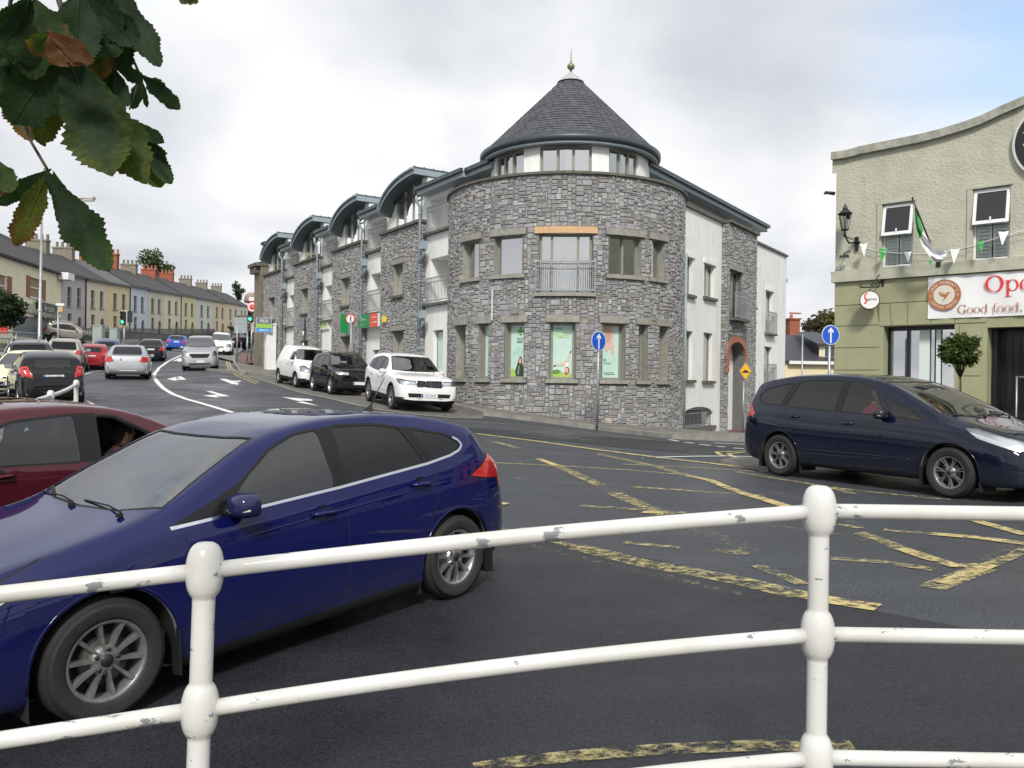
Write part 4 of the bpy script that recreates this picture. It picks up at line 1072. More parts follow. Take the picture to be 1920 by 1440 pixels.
T_SALOON = dict(L=4.50, W=1.78, H=1.46, ax=(.87,3.56), rw=.31, cab=(1.25,3.6),
 top=[(0,.52),(.015,.60),(.05,.68),(.14,.75),(.5,.84),(1.0,.93),(1.25,.97),(1.6,1.13),(2.0,1.33),(2.3,1.42),(2.7,1.455),(3.1,1.44),(3.4,1.39),(3.65,1.29),(3.9,1.14),(4.05,1.06),(4.2,1.03),(4.40,1.01),(4.44,.95),(4.47,.80),(4.49,.66),(4.50,.56)],
 belt=[(0,.44),(.1,.60),(.4,.74),(1,.86),(1.3,.90),(2,.93),(3,.97),(3.8,.98),(4.3,.93),(4.5,.5)],
 bot=[(0,.36),(.03,.24),(.12,.19),(.5,.17),(3.9,.19),(4.35,.24),(4.47,.30),(4.50,.40)],
 plan=[(0,.55),(.02,.62),(.06,.69),(.15,.77),(.3,.83),(.5,.86),(.9,.885),(2.4,.88),(3.56,.885),(4.1,.86),(4.35,.80),(4.44,.74),(4.48,.68),(4.50,.58)],
 side=[('door_window',[(1.75,.95),(2.45,.975),(2.43,1.33),(2.25,1.31),(2.05,1.22)],0),
  ('door_window',[(2.55,.98),(3.22,1.01),(3.25,1.22),(3.05,1.31),(2.55,1.34)],1),
  ('quarter_window',[(3.30,1.02),(3.62,1.04),(3.34,1.20)],1)],
 black=[[(2.43,.97),(2.57,.97),(2.57,1.35),(2.41,1.34)]],
 windscreen=[(1.38,-.68),(1.28,-.4),(1.26,0),(1.28,.4),(1.38,.68),(2.05,.55),(2.0,0),(2.05,-.55)],
 rearwin=[(-.56,1.07),(.56,1.07),(.48,1.35),(-.48,1.35)],
 head=[(.42,.60),(.78,.64),(.80,.76),(.5,.72)], headside=[(.06,.60),(.36,.68),(.50,.78),(.12,.72)],
 tail=[(4.15,.76),(4.46,.74),(4.44,.94),(4.2,.96)], tailrear=[(.50,.76),(.76,.74),(.78,.96),(.60,.97)],
 grille=[(-.5,.26),(.5,.26),(.5,.40),(-.5,.40)], grille2=[(-.34,.60),(.34,.60),(.36,.70),(-.36,.70)],
 seams=[[(1.45,.88),(1.45,.55),(1.5,.28)],[(2.50,.96),(2.51,.6),(2.50,.25)],[(3.26,1.0),(3.3,.8),(3.12,.5)]],
 handles=[(2.34,.84),(3.16,.87)], mirror=(1.68,.97), plate_r=.84, plate_f=.42)
def make_car(T, name, paint, label, L=None, W=None, H=None, res=.1, sub=2, detail=False, group=None, cat='car', gl=(GL_LIGHT, GL_DARK), seats=None,
    drop=(), wheel=(10,1,0,.03), rimm=None, rim=None, tum=None, clad=None, rear_red=True, mudflap=False, interior=True, tailshape=None, fit=True, text_r=None, text_f=None, hook=None, rw=None, seams=True, bothlamps=True):
 fu = (L or T['L'])/T['L']; fy = (W or T['W'])/T['W']; fz = (H or T['H'])/T['H']
 U = lambda tab: [(a*fu, b*fz) for a, b in tab]; Y = lambda tab: [(a*fu, b*fy) for a, b in tab]; V = lambda tab: [(a*fy, b*fz) for a, b in tab]
 rw_ = rw or T['rw']
 c = Car(name, (L or T['L']), (W or T['W']), (H or T['H']), [a*fu for a in T['ax']], rw_, U(T['top']), U(T['belt']), U(T['bot']), Y(T['plan']), paint, label, cat, group,
   res=res, sub=sub, wheel=wheel, roofdrop=(.06 if T is T_HATCH or T.get('old') else .085), rim=rim or rw_*.66, rimm=rimm, detail=detail, tum=tum or .42)
 c.cab = (T['cab'][0]*fu, T['cab'][1]*fu); c.U = U; c.V = V; c.Y = Y; c.fu = fu; c.fz = fz; c.T = T
 if hook: hook(c, 'pre')
 cl = T.get('clad') if clad is None else clad
 if cl:
  zc = .42*fz
  c.paintfaces([( -.1, .1),(c.L+.1, .1),(c.L+.1, zc+.06),(c.L-.6, zc),(.6, zc),(-.1, zc+.02)], 1, 'side')
  c.paintfaces([(-1.2,.1),(1.2,.1),(1.2,zc-.03),(-1.2,zc-.03)], 1, 'front', lo=.02); c.paintfaces([(-1.2,.1),(1.2,.1),(1.2,zc+.1),(-1.2,zc+.1)], 1, 'rear', lo=.02)
 if seams and (detail or res < .11):
  for sm in T['seams']: c.seam(U(sm), .007 if detail else .012)
 for b in T['black']: c.paintfaces(U(b), 3 if detail else 1, 'side')
 if 'head' not in drop:
  c.lamp(U(T['headside']), 'headlight', LAMPBOWL, 'side')
  for sg in (1, -1): c.lamp([(a*sg, b) for a, b in V(T['head'])], 'headlight', LAMPBOWL, 'front', lo=.25)
 if 'tail' not in drop:
  c.lamp(U(T['tail']), 'tail_light', REDLENS, 'side', lens=False)
  for sg in (1, -1): c.lamp([(a*sg, b) for a, b in V(T['tailrear'])], 'tail_light', REDLENS, 'rear', lo=.2, lens=False)
 if 'grille' not in drop:
  for k in ('grille', 'grille2'):
   fs = c.cut(V(T[k]), 'front', lo=.2); o = c.take(fs, 'grille', MATTBLACK, off=-.012); bmesh.ops.delete(c.bm, geom=fs, context='FACES')
   if detail and o: pass
 for nm, p, g in T['side']:
  if nm in drop:
   c.paintfaces(grow(rounded(U(p), .035, 3), .016), 1); fs = c.cut(rounded(U(p), .035, 3)); c.take([f for f in fs if f.calc_center_median().y > 0], 'door_window', gl[0]); bmesh.ops.delete(c.bm, geom=fs, context='FACES'); continue
  c.pane(rounded(U(p), .035, 3 if detail else 2), nm, gl[g], 'side', trim=.018)
 c.pane(Y(T['windscreen']), 'windscreen', GL_WIND, 'top', trim=.022)
 if 'rearwin' not in drop: c.pane(rounded(V(T['rearwin']), .05, 3), 'rear_window', gl[1], 'rear', trim=.03, lo=.1)
 if hook: hook(c, 'cut')
 c.arches(trim=.05 if cl else 0)
 c.finish(interior=interior, lip=(MATTBLACK if cl else True), mudflap=mudflap, plain_seats=seats)
 if fit:
  for u, z in U(T['handles']): c.handle(u, z)
  c.mirror(*U([T['mirror']])[0], ind=detail, sz=.88)
  c.plate(False, T['plate_r']*fz, text_r); c.plate(True, T['plate_f']*fz, text_f)
  c.wipers(T['windscreen'][2][0]*fu-.02, interp(c.top, T['windscreen'][2][0]*fu-.02))
 if hook: hook(c, 'post')
 return c
# ---- blue hatchback beside the camera
P_BLUE = paint_mat('metallic_blue_paint', (.003,.0055,.062), 0, .3)
def blue_hook(c, st):
 if st == 'cut':
  ln = [(1.27,.935),(1.66,.957),(2.47,1.002),(3.27,1.066),(3.52,1.10),(3.63,1.13),(3.675,1.165),(3.65,1.205),(3.60,1.23)]
  c.seam(ln, .017, 'side', 4)
  c.seam([(1.15,.985),(.7,.895),(.25,.745)], .006, 'side', 1)
  c.seam([(1.42,.30),(3.05,.33)], .006, 'side', 1)
  c.paintfaces([(1.2,.08),(3.2,.08),(3.12,.24),(1.3,.21)], 1, 'side')
  c.paintfaces([(-.9,.1),(.9,.1),(.9,.36),(-.9,.36)], 1, 'rear', lo=.02)
 if st == 'post':
  L2 = c.L/2
  mb = MB(); n = 14; prof = []
  for i in range(n+1):
   y = -.56+1.12*i/n; k = 1-(abs(y)/.62)**4*.5
   prof.append([(L2-3.74, y, 1.345-.03*(abs(y)/.56)**2),(L2-3.90-.03*k, y, 1.312-.03*(abs(y)/.56)**2),(L2-3.91-.03*k, y, 1.295-.03*(abs(y)/.56)**2),(L2-3.83, y, 1.262-.02*(abs(y)/.56)**2)])
  for a, b in zip(prof, prof[1:]):
   for k in range(4): mb.quad(a[k], b[k], b[(k+1) % 4], a[(k+1) % 4])
  mb.poly(prof[0]); mb.poly(prof[-1][::-1]); mb.build('spoiler', c.paint, c.root)
  mb = MB(); X = L2-3.45; zt = interp(c.top, 3.45)
  mb.mesh([(X+.10,0,zt),(X-.05,-.022,zt),(X-.05,.022,zt),(X-.03,0,zt+.055),(X-.05,0,zt+.055)], [(0,1,3),(0,3,2),(1,4,3),(2,3,4),(1,2,4)])
  mb.tube([(X-.035,0,zt+.05),(X-.19,0,zt+.27)], [.006,.003], seg=6); mb.build('aerial', BLACK, c.root)
  for y in (.32,-.32): mb = MB(); mb.box((L2-.98, y, interp(c.top,.98)-.012), (.03,.025,.012)); mb.build('washer_jet', BLACK, c.root)
  def on_glass(u, y): return Vector((L2-u, y, interp(c.top, u)-.008-.085*(abs(y)/.66)**2.2))
  for nm, u, y, w, h, ms in (('parking_disc', 1.42, .50, .19, .11, [PAPER, PAPER_O, PAPER_B]), ('windscreen_sticker', 1.86, .46, .07, .05, [PAPER, PAPER_B, PAPER_B])):
   a, b, d, e = on_glass(u, y-w/2), on_glass(u, y+w/2), on_glass(u+h, y+w/2), on_glass(u+h, y-w/2); mb = MB(); mb.quad(a,b,d,e,0)
   up = Vector((.001,0,.002)); cc = (a+b+d+e)/4+up; X_ = (b-a).normalized(); Y_ = (e-a).normalized(); r = h*.27
   mb.poly([cc+X_*r*math.cos(2*PI*k/16)+Y_*r*math.sin(2*PI*k/16) for k in range(16)], 1)
   mb.quad(a.lerp(e,.86)+up, b.lerp(d,.86)+up, b.lerp(d,.97)+up, a.lerp(e,.97)+up, 2)
   mb.build(nm, ms, c.root, merge=False)
  mb = MB()
  for sy in (1,-1):
   pts = [Vector((L2-u, sy*(c.width_at(u, z)-.002), z)) for u, z in ((1.45,.80),(1.9,.825),(2.4,.855),(3.0,.89),(3.4,.915),(3.9,.93))]
   mb.tube(pts, [.004,.007,.008,.008,.007,.003], seg=8)
  mb.build('door_crease', c.paint, c.root)
blue = make_car(T_HATCH, 'hatchback_car', P_BLUE, 'glossy metallic blue hatchback with bright window strip, nearest car behind the white railing', res=.055, sub=3, detail=True, hook=blue_hook,
 gl=(glass_mat('side_glass_tinted', (.46,.50,.50), .95, 2.0), GL_DARK), wheel=(10,1,0,.030), rimm=ALLOY_D, rim=.212, mudflap=True, seats=SEATM)
fwd = Vector((-.626,-.781));
blue.place(-1.93, 5.83, fwd)
ALR = None
for w_ in blue.root.children:
 if w_.name.startswith('wheel') and w_.location.x < 0 and w_.type == 'EMPTY':
  for q in w_.children:
   if q.name.startswith('rim'):
    ALR = ALR or q.data.copy(); ALR.materials[0] = ALLOY; q.data = ALR
if __name__ == '__main__': pass
# ------------------------------------------------------------------ masonry tools.  mp(u, z, out) maps wall metres to the world
def stone_col(rnd, light=1.0):
 r = rnd.random()
 if r < .02: c = (.36,.32,.26)
 elif r < .13: c = (.34,.345,.33)
 elif r < .20: c = (.26,.245,.215)
 else:
  g = rnd.uniform(.22,.34); c = (g, g*.995, g*.995)
 k = rnd.uniform(.85,1.15)*light; return tuple(min(.6, x*k) for x in c)
def rubble(mb, mp, u0, u1, z0, z1, holes=(), seed=1, cell=.064, m=0, gap=.005):
 rnd = random.Random(seed); nu = max(1, int(round((u1-u0)/cell))); nz = max(1, int(round((z1-z0)/cell))); cu = (u1-u0)/nu; cz = (z1-z0)/nz
 occ = np.zeros((nu, nz), bool)
 for (a, b, c, d) in holes:
  i0 = max(0, int(math.floor((a-u0)/cu+.3))); i1 = min(nu, int(math.ceil((b-u0)/cu-.3))); j0 = max(0, int(math.floor((c-z0)/cz+.3))); j1 = min(nz, int(math.ceil((d-z0)/cz-.3)))
  if i1 > i0 and j1 > j0: occ[i0:i1, j0:j1] = True
 for j in range(nz):
  for i in range(nu):
   if occ[i, j]: continue
   h = rnd.choice((1,2,2,2,3,3)); w = rnd.choice((2,2,3,3,4,5)) if h > 1 else rnd.choice((2,3,4,5))
   if h >= 3 and w > 5: w = 5
   ww = 0
   while ww < w and i+ww < nu and not occ[i+ww, j]: ww += 1
   hh = 0
   while hh < h and j+hh < nz and not occ[i:i+ww, j+hh].any(): hh += 1
   occ[i:i+ww, j:j+hh] = True
   a, b, c, d = u0+i*cu, u0+(i+ww)*cu, z0+j*cz, z0+(j+hh)*cz
   jt = lambda s=.016: rnd.uniform(-s, s)
   base = [(a+gap, c+gap), (b-gap, c+gap), (b-gap, d-gap), (a+gap, d-gap)]; e = .012
   f = [(a+gap+e+abs(jt()), c+gap+e+abs(jt())), (b-gap-e-abs(jt()), c+gap+e+abs(jt())), (b-gap-e-abs(jt()), d-gap-e-abs(jt())), (a+gap+e+abs(jt()), d-gap-e-abs(jt()))]
   if f[1][0]-f[0][0] < .015: f = [(a+gap+.006, c+gap+.006), (b-gap-.006, c+gap+.006), (b-gap-.006, d-gap-.006), (a+gap+.006, d-gap-.006)]
   o = rnd.uniform(.010,.032); col = stone_col(rnd)
   F_ = [mp(x, z, o+jt(.012)) for x, z in f]; B_ = [mp(x, z, -.005) for x, z in base]
   mb.quad(*F_, m, col=col)
   for k in range(4): mb.quad(B_[k], B_[(k+1) % 4], F_[(k+1) % 4], F_[k], m, col=col)
def shell(mb, mp, u0, u1, z0, z1, holes=(), m=0, depth=.3, rm=None, du=99, out=0):
 """wall surface with rectangular openings and their reveals"""
 us = {round(u0,4), round(u1,4)}; zs = {round(z0,4), round(z1,4)}
 for a, b, c, d in holes:
  for x in (a, b):
   if u0 < x < u1: us.add(round(x,4))
  for x in (c, d):
   if z0 < x < z1: zs.add(round(x,4))
 us = sorted(us); zs = sorted(zs); ex = []
 for a, b in zip(us, us[1:]):
  n = max(1, int((b-a)/du)); ex += [a+(b-a)*k/n for k in range(n)]
 us = ex+[us[-1]]
 for a, b in zip(us, us[1:]):
  for c, d in zip(zs, zs[1:]):
   x, y = (a+b)/2, (c+d)/2
   if any(h[0] < x < h[1] and h[2] < y < h[3] for h in holes): continue
   mb.quad(mp(a,c,out), mp(b,c,out), mp(b,d,out), mp(a,d,out), m)
 for a, b, c, d in holes:
  r = m if rm is None else rm
  for p, q in (((a,c),(a,d)),((a,d),(b,d)),((b,d),(b,c)),((b,c),(a,c))):
   mb.quad(mp(*p,out), mp(*q,out), mp(*q,out-depth), mp(*p,out-depth), r)
def bar(mb, mp, a, b, c, d, o0, o1, m=0, n=1):
 """a box in wall coordinates, following the curve of the wall in n pieces"""
 if b < a: a, b = b, a
 if d < c: c, d = d, c
 sec = []
 for k in range(n+1):
  u = a+(b-a)*k/n; sec.append([mp(u,c,o0), mp(u,c,o1), mp(u,d,o1), mp(u,d,o0)])
 for p, q in zip(sec, sec[1:]):
  for i in range(4): mb.quad(p[i], q[i], q[(i+1)%4], p[(i+1)%4], m)
 mb.quad(*sec[0], m); mb.quad(*reversed(sec[-1]), m)
def window(par, mp, a, b, c, d, dep=.2, mull=(.5,), trans=(), fm=None, fw=.055, curtain='net', glass=None, name='window', n=1, poster=None, gap=.0, blind=None):
 if b < a: a, b = b, a
 if d < c: c, d = d, c
 fm = fm or FRAME_G; mb = MB(); t = .07; o0, o1 = -dep-t, -dep
 bar(mb, mp, a-.03, a+fw, c-.02, d+.02, o0, o1, n=1); bar(mb, mp, b-fw, b+.03, c-.02, d+.02, o0, o1)
 bar(mb, mp, a+fw, b-fw, d-fw, d+.02, o0, o1, n=n); bar(mb, mp, a+fw, b-fw, c-.02, c+fw, o0, o1, n=n)
 for f in mull:
  u = a+(b-a)*f; bar(mb, mp, u-fw*.55, u+fw*.55, c+fw, d-fw, o0-.003, o1+.004)
 ms = [0]+list(mull)+[1]
 for f in trans:
  z = c+(d-c)*f
  for g0, g1 in zip(ms, ms[1:]):
   bar(mb, mp, max(a+fw, a+(b-a)*g0+fw*.55), min(b-fw, a+(b-a)*g1-fw*.55), z-fw*.45, z+fw*.45, o0, o1+.002, n=n)
 w = mb.build(name, fm, par, merge=False)
 mb = MB()
 for k in range(max(1, n)):
  u0 = a+fw*.5+(b-a-fw)*k/n; u1 = a+fw*.5+(b-a-fw)*(k+1)/n; mb.quad(mp(u0,c+fw*.5,-dep-.03), mp(u1,c+fw*.5,-dep-.03), mp(u1,d-fw*.5,-dep-.03), mp(u0,d-fw*.5,-dep-.03))
 mb.build('pane', glass or WGLASS, w, merge=False)
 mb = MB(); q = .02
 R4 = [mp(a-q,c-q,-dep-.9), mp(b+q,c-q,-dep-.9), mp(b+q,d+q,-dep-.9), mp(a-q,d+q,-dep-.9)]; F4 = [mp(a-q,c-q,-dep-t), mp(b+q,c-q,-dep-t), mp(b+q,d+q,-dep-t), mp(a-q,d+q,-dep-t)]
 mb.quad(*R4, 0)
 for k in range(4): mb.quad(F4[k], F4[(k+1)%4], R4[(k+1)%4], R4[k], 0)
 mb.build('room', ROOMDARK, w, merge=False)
 if curtain:
  mb = MB(); spans = {'net': [(0,1)], 'sides': [(0,.22),(.78,1)], 'left': [(0,.42)], 'right': [(.55,1)], 'half': [(0,.55)]}[curtain]
  for f0, f1 in spans:
   N_ = max(3, int((f1-f0)*(b-a)/.05));
   for k in range(N_):
    g0 = f0+(f1-f0)*k/N_; g1 = f0+(f1-f0)*(k+1)/N_; oo0 = -dep-.13-(.035 if k % 2 else 0); oo1 = -dep-.13-(.035 if (k+1) % 2 else 0)
    mb.quad(mp(a+(b-a)*g0,c,oo0), mp(a+(b-a)*g1,c,oo1), mp(a+(b-a)*g1,d,oo1), mp(a+(b-a)*g0,d,oo0))
  mb.build('curtain', CURTAIN, w, merge=False)
 return w
def part(par, name, m, fn, **k):
 mb = MB(); fn(mb); return mb.build(name, m, par, merge=False, **k)
def railing(par, mp, a, b, z0, z1, out, nb=None, m=None, n=1):
 if b < a: a, b = b, a
 mb = MB(); bar(mb, mp, a, b, z1-.04, z1, out, out+.04, n=n); bar(mb, mp, a, b, z1-.20, z1-.17, out+.005, out+.035, n=n); bar(mb, mp, a, b, z0, z0+.035, out+.005, out+.035, n=n)
 k = nb or max(3, int((b-a)/.11))
 for i in range(k+1):
  u = a+(b-a)*i/k; th = .009 if 0 < i < k else .018; bar(mb, mp, u-th, u+th, z0 if 0<i<k else z0-.05, z1-.03, out+.01, out+.01+th*1.6)
 return mb.build('railing', m or GALV, par, merge=False)
# ------------------------------------------------------------------ the stone and white corner building
E = EYE; CX, CY, RT = 1.9, 30.35, 4.26
CB = empty('corner_building', (CX, CY, .4), label='three-storey grey stone and white corner block with round tower, slate cone roof and curved dormers', cat='building')
KEEP = Vector(CB.location)
def mpt(u, z, o=0):
 a = u/RT; return Vector((CX+(RT+o)*math.sin(a), CY-(RT+o)*math.cos(a), z))
def mpw(s, z, o=0): return wf(s, z, o*NS)
rf = Frame((6.16,30.35), (.562,.827))
def mpr(s, z, o=0): return rf(s, z, o)
def usolve(px, cx=CX, cy=CY, r=RT, py=650):
 k = ray(px, py).x; lo, hi = -1.35, 1.35
 for _ in range(40):
  m = (lo+hi)/2
  if (cx+r*math.sin(m))/(cy-r*math.cos(m)) < k: lo = m
  else: hi = m
 return r*lo
ZT = E+6.6                                             # top of the stone
g1 = [(866,896),(924,977),(1008,1109),(1140,1200),(1219,1244)]; g0 = [(855,872),(897,916),(947,982),(1031,1078),(1130,1171),(1197.5,1213),(1236,1252)]
H1 = []; H0 = []
for i, (a, b) in enumerate(g1):
 H1.append((usolve(a), usolve(b), E+(2.86 if i == 2 else 3.46), E+4.72))
for a, b in g0:
 ua, ub = usolve(a), usolve(b)
 if ub-ua > 1.1: ub = ua+1.1
 H0.append((ua, ub, E+.12, E+1.92))
H1[0] = (H1[0][0], min(H1[0][1], H1[0][0]+.95), *H1[0][2:]);
LT = []
for h in H1+H0: LT.append((h[0]-.14, h[1]+.14, h[3], h[3]+.22)); LT.append((h[0]-.12, h[1]+.12, h[2]-.13, h[2]))
HALF = RT*PI/2
def tower_wall(mb):
 shell(mb, mpt, -HALF, HALF, -1.2, ZT, H1+H0, 1, .30, 2, du=.35)
 rubble(mb, mpt, -HALF, HALF, -.9, ZT, H1+H0+LT, 3)
part(CB, 'wall', [STONE, MORTAR, CONC], tower_wall)
mb_ = MB(); bar(mb_, mpt, -HALF-.05, HALF+.05, ZT-.01, ZT+.07, -.35, .10, n=40); mb_.build('coping', COPING, CB, merge=False)
for i, h in enumerate(H1+H0):
 nseg = 6 if h[1]-h[0] > 1.2 else 3
 part(CB, 'lintel', CONC_OR if i == 2 else CONC, lambda mb: bar(mb, mpt, h[0]-.13, h[1]+.13, h[3]+.004, h[3]+.215, -.06, .07, n=nseg))
 part(CB, 'sill', CONC, lambda mb: bar(mb, mpt, h[0]-.11, h[1]+.11, h[2]-.12, h[2]-.004, -.25, .10, n=nseg))
cur = ['left','half','right','right','net']
for i, h in enumerate(H1):
 if i == 2: window(CB, mpt, *h, dep=.14, mull=(.23,.74), curtain='net', fw=.07, n=1)
 else: window(CB, mpt, *h, dep=.22, mull=(.5,) if h[1]-h[0] > 1.1 else (), curtain=cur[i], fw=.06)
POST = []
def poster(par, mp, a, b, c, d, dep, kind):
 """film stuck to the inside of the shop window"""
 mb = MB(); o = -dep-.022
 def Q(x0, x1, y0, y1, m, e=.001): mb.quad(*[mp(a+(b-a)*x, c+(d-c)*y, o+e) for x, y in ((x0,y0),(x1,y0),(x1,y1),(x0,y1))], m)
 def Pl(pts, m, e=.002): mb.npoly([mp(a+(b-a)*x, c+(d-c)*y, o+e) for x, y in pts], m)
 Q(0,1,0,1,0)
 W_ = b-a; Hh = d-c
 def T(s, x, y, size, m, xs=1):
  X = (mp(b,c,0)-mp(a,c,0)).normalized(); Z = Vector((0,0,1)); Nn = X.cross(Z); ctr = mp(a+W_*x, c+Hh*y, o+.004)
  M = Matrix(((X.x,Z.x,Nn.x,ctr.x),(X.y,Z.y,Nn.y,ctr.y),(X.z,Z.z,Nn.z,ctr.z),(0,0,0,1))); text_into(mb, s, M, size, m, xs=xs)
 if kind == 'cross':
  r = [(.62,.80),(.78,.80),(.78,.845),(.92,.845),(.92,.905),(.78,.905),(.78,.95),(.62,.95),(.62,.905),(.48,.905),(.48,.845),(.62,.845)]
  Pl(r, 1); Pl([((x-.70)*.72+.70, (y-.875)*.72+.875) for x, y in r], 2, .003); Pl([((x-.70)*.42+.70, (y-.875)*.42+.875) for x, y in r], 1, .004)
  for k, y in enumerate((.74,.71,.68,.66)): Q(.42+.05*(k%2),.92-.04*k,y-.006,y+.004,1 if k > 1 else 3)
  for k in range(16):                                   # rain and umbrella lines
   x = .15+.05*k; Pl([(x,.40),(x+.008,.40),(x+.06,.58-.08*abs(k-8)/8),(x+.05,.58-.08*abs(k-8)/8)], 4)
  Pl([(.30,0),(.95,0),(.98,.12),(.86,.24),(.80,.32),(.56,.32),(.46,.22),(.34,.12)], 5)
  Pl([(.55,.28),(.60,.36),(.70,.40),(.80,.37),(.84,.30),(.80,.25),(.60,.24)], 6, .003); Pl([(.60,.29),(.64,.35),(.74,.35),(.77,.29),(.70,.25)], 7, .004)
  Pl([(.52,.05),(.60,.22),(.64,.22),(.58,.05)], 7, .004); Pl([(.0,0),(.4,0),(.35,.10),(.2,.18),(.0,.12)], 8, .003)
 if kind == 'cartwheel':
  Q(.16,.48,.915,.935,4); T('Love', .33,.855,.20,2,.92); T('your', .76,.85,.165,3,.9); T('health', .50,.785,.19,2,.95)
  Pl([(0,0),(1,0),(1,.06),(.8,.10),(.6,.075),(.4,.12),(.2,.09),(0,.13)], 8); Pl([(0,.06),(.3,.07),(.45,.12),(.25,.15),(0,.13)], 9, .003)
  Pl([(.60,.14),(.66,.22),(.80,.23),(.86,.13),(.80,.07),(.72,.05),(.64,.07)], 6, .003); Pl([(.66,.12),(.70,.18),(.78,.18),(.80,.11),(.73,.07)], 7, .004)
  Pl([(.56,.03),(.60,.03),(.68,.16),(.70,.24),(.64,.22)], 7, .003); Pl([(.92,.04),(.96,.05),(.86,.18),(.82,.23),(.80,.19)], 7, .003)
  Pl([(.66,.20),(.82,.20),(.84,.28),(.72,.29),(.62,.26)], 10, .004)
  Pl([(.66,.25),(.84,.27),(.84,.33),(.90,.46),(.86,.47),(.72,.33),(.50,.27),(.18,.235),(.18,.215),(.52,.22)], 7, .003)
  Pl([(.18,.21),(.18,.245),(.06,.225),(.04,.20),(.14,.205)], 3, .004); Pl([(.85,.465),(.91,.455),(.97,.51),(.90,.50)], 3, .004)
 if kind == 'hand':
  Pl([(0,.62),(.0,1),(.62,1),(.72,.86),(.62,.72),(.74,.60),(.70,.46),(.60,.44),(.52,.56),(.40,.56),(.30,.48),(.20,.55)], 7)
  Pl([(.1,.70),(.2,.95),(.5,.93),(.55,.8),(.4,.68)], 11, .003)
  Pl([(.18+.09*math.cos(2*PI*k/12), .345+.03*math.sin(2*PI*k/12)) for k in range(12)], 4, .003)
  for k, y in enumerate((.29,.27,.10,.07)): Q(.08+.03*k,.5+.1*k,y-.005,y+.005,4 if k < 2 else 3)
 if kind == 'mint': Pl([(.55,.12),(1,.2),(1,.5),(.8,.42),(.6,.30)], 7); Q(.1,.4,.80,.82,4)
 mb.build('poster', [mat('poster_mint',(.50,.68,.60),.4,var=.12,vscale=1.5), mat('poster_dark_green',(.01,.10,.05),.4), mat('poster_lime',(.36,.62,.12),.4), mat('poster_ink',(.03,.05,.06),.4), mat('poster_teal',(.15,.38,.32),.4),
  mat('poster_coat',(.015,.07,.035),.5,var=.5,vscale=20), mat('poster_hair',(.20,.06,.02),.5,var=.5,vscale=30), mat('poster_skin',(.62,.42,.33),.5), mat('poster_grass',(.25,.45,.06),.5,var=.6,vscale=40,col2=(.45,.55,.15)), mat('poster_grass_dark',(.12,.30,.04),.5,var=.5,vscale=40), mat('poster_white',(.7,.7,.66),.5), mat('poster_skin_shade',(.50,.32,.25),.5)], par, merge=False)
kinds = [None,'mint','cross','cartwheel','hand',None,None]
for i, h in enumerate(H0):
 w = window(CB, mpt, *h, dep=.24, mull=(), curtain=None if kinds[i] else 'net', fw=.075, glass=WGLASS)
 if kinds[i]: poster(w, mpt, h[0]+.06, h[1]-.06, h[2]+.06, h[3]-.06, .24, kinds[i])
h = H1[2]; railing(CB, mpt, h[0]-.06, h[1]+.06, h[2]+.06, h[2]+1.0, .06, nb=26, n=4)
part(CB, 'cable_conduit', mat('white_plastic',(.7,.7,.7),.4), lambda mb: bar(mb, mpt, usolve(924)-.015, usolve(924)+.015, E+2.0, E+3.0, .04, .08))
DY, DR = 28.75, 2.74
def mpd(u, z, o=0):
 a = u/DR; return Vector((CX+(DR+o)*math.sin(a), DY-(DR+o)*math.cos(a), z))
ds = lambda px: usolve(px, CX, DY, DR, 300)
dw = [(ds(930),ds(982)),(ds(1012),ds(1110)),(ds(1142),ds(1197))]
HD = [(a, b, ZT+.04, E+7.48) for a, b in dw]
part(CB, 'drum_wall', [WHITE_W], lambda mb: shell(mb, mpd, -DR*PI, DR*PI, ZT+.0, E+7.62, HD, 0, .12, du=.25))
for k, h in enumerate(HD): window(CB, mpd, *h, dep=.08, mull=(.345,.655), curtain=['left','left','right'][k], fw=.07, n=2)
CR_ = 3.02
part(CB, 'roof', SLATE, lambda mb: mb.lathe([(CR_, E+7.72)]+[(CR_*(1-t/22)+ .32*t/22, E+7.76+ (2.72)*t/22) for t in range(23)], c=(CX,DY,0), seg=72, smooth=False))
def slate_courses(mb):
 rnd = random.Random(5); n = 24
 for j in range(n):
  t0, t1 = j/n, (j+1.0)/n; r0 = CR_*(1-t0)+.32*t0; r1 = CR_*(1-t1)+.32*t1; z0 = E+7.765+2.72*t0; z1 = E+7.765+2.72*t1
  k = max(12, int(2*PI*r0/.27)); off = (j % 2)*.5
  for i in range(k):
   a0, a1 = 2*PI*(i+off+.02)/k, 2*PI*(i+off+.98)/k; g = rnd.uniform(.045,.075); li = .028+rnd.uniform(-.004,.006)
   p = [(r0+li, a0, z0+.0),(r0+li, a1, z0+.0),(r1+.012, a1, z1),(r1+.012, a0, z1)]
   P_ = [Vector((CX+r*math.cos(a), DY+r*math.sin(a), z)) for r, a, z in p]; mb.quad(*P_, 0, col=(g, g*1.04, g*1.14))
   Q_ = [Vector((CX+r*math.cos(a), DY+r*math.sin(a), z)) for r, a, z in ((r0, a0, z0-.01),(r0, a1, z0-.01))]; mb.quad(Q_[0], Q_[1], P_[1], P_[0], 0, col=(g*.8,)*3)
part(CB, 'roof_slates', tint_mat('slate_tile', .42, .25, 25), slate_courses)
part(CB, 'roof_cap', mat('lead_cap',(.42,.42,.40),.6,var=.2,vscale=5), lambda mb: mb.lathe([(.47, E+10.40),(.45, E+10.44),(.03, E+10.80),(0, E+10.80)], c=(CX,DY,0), seg=32))
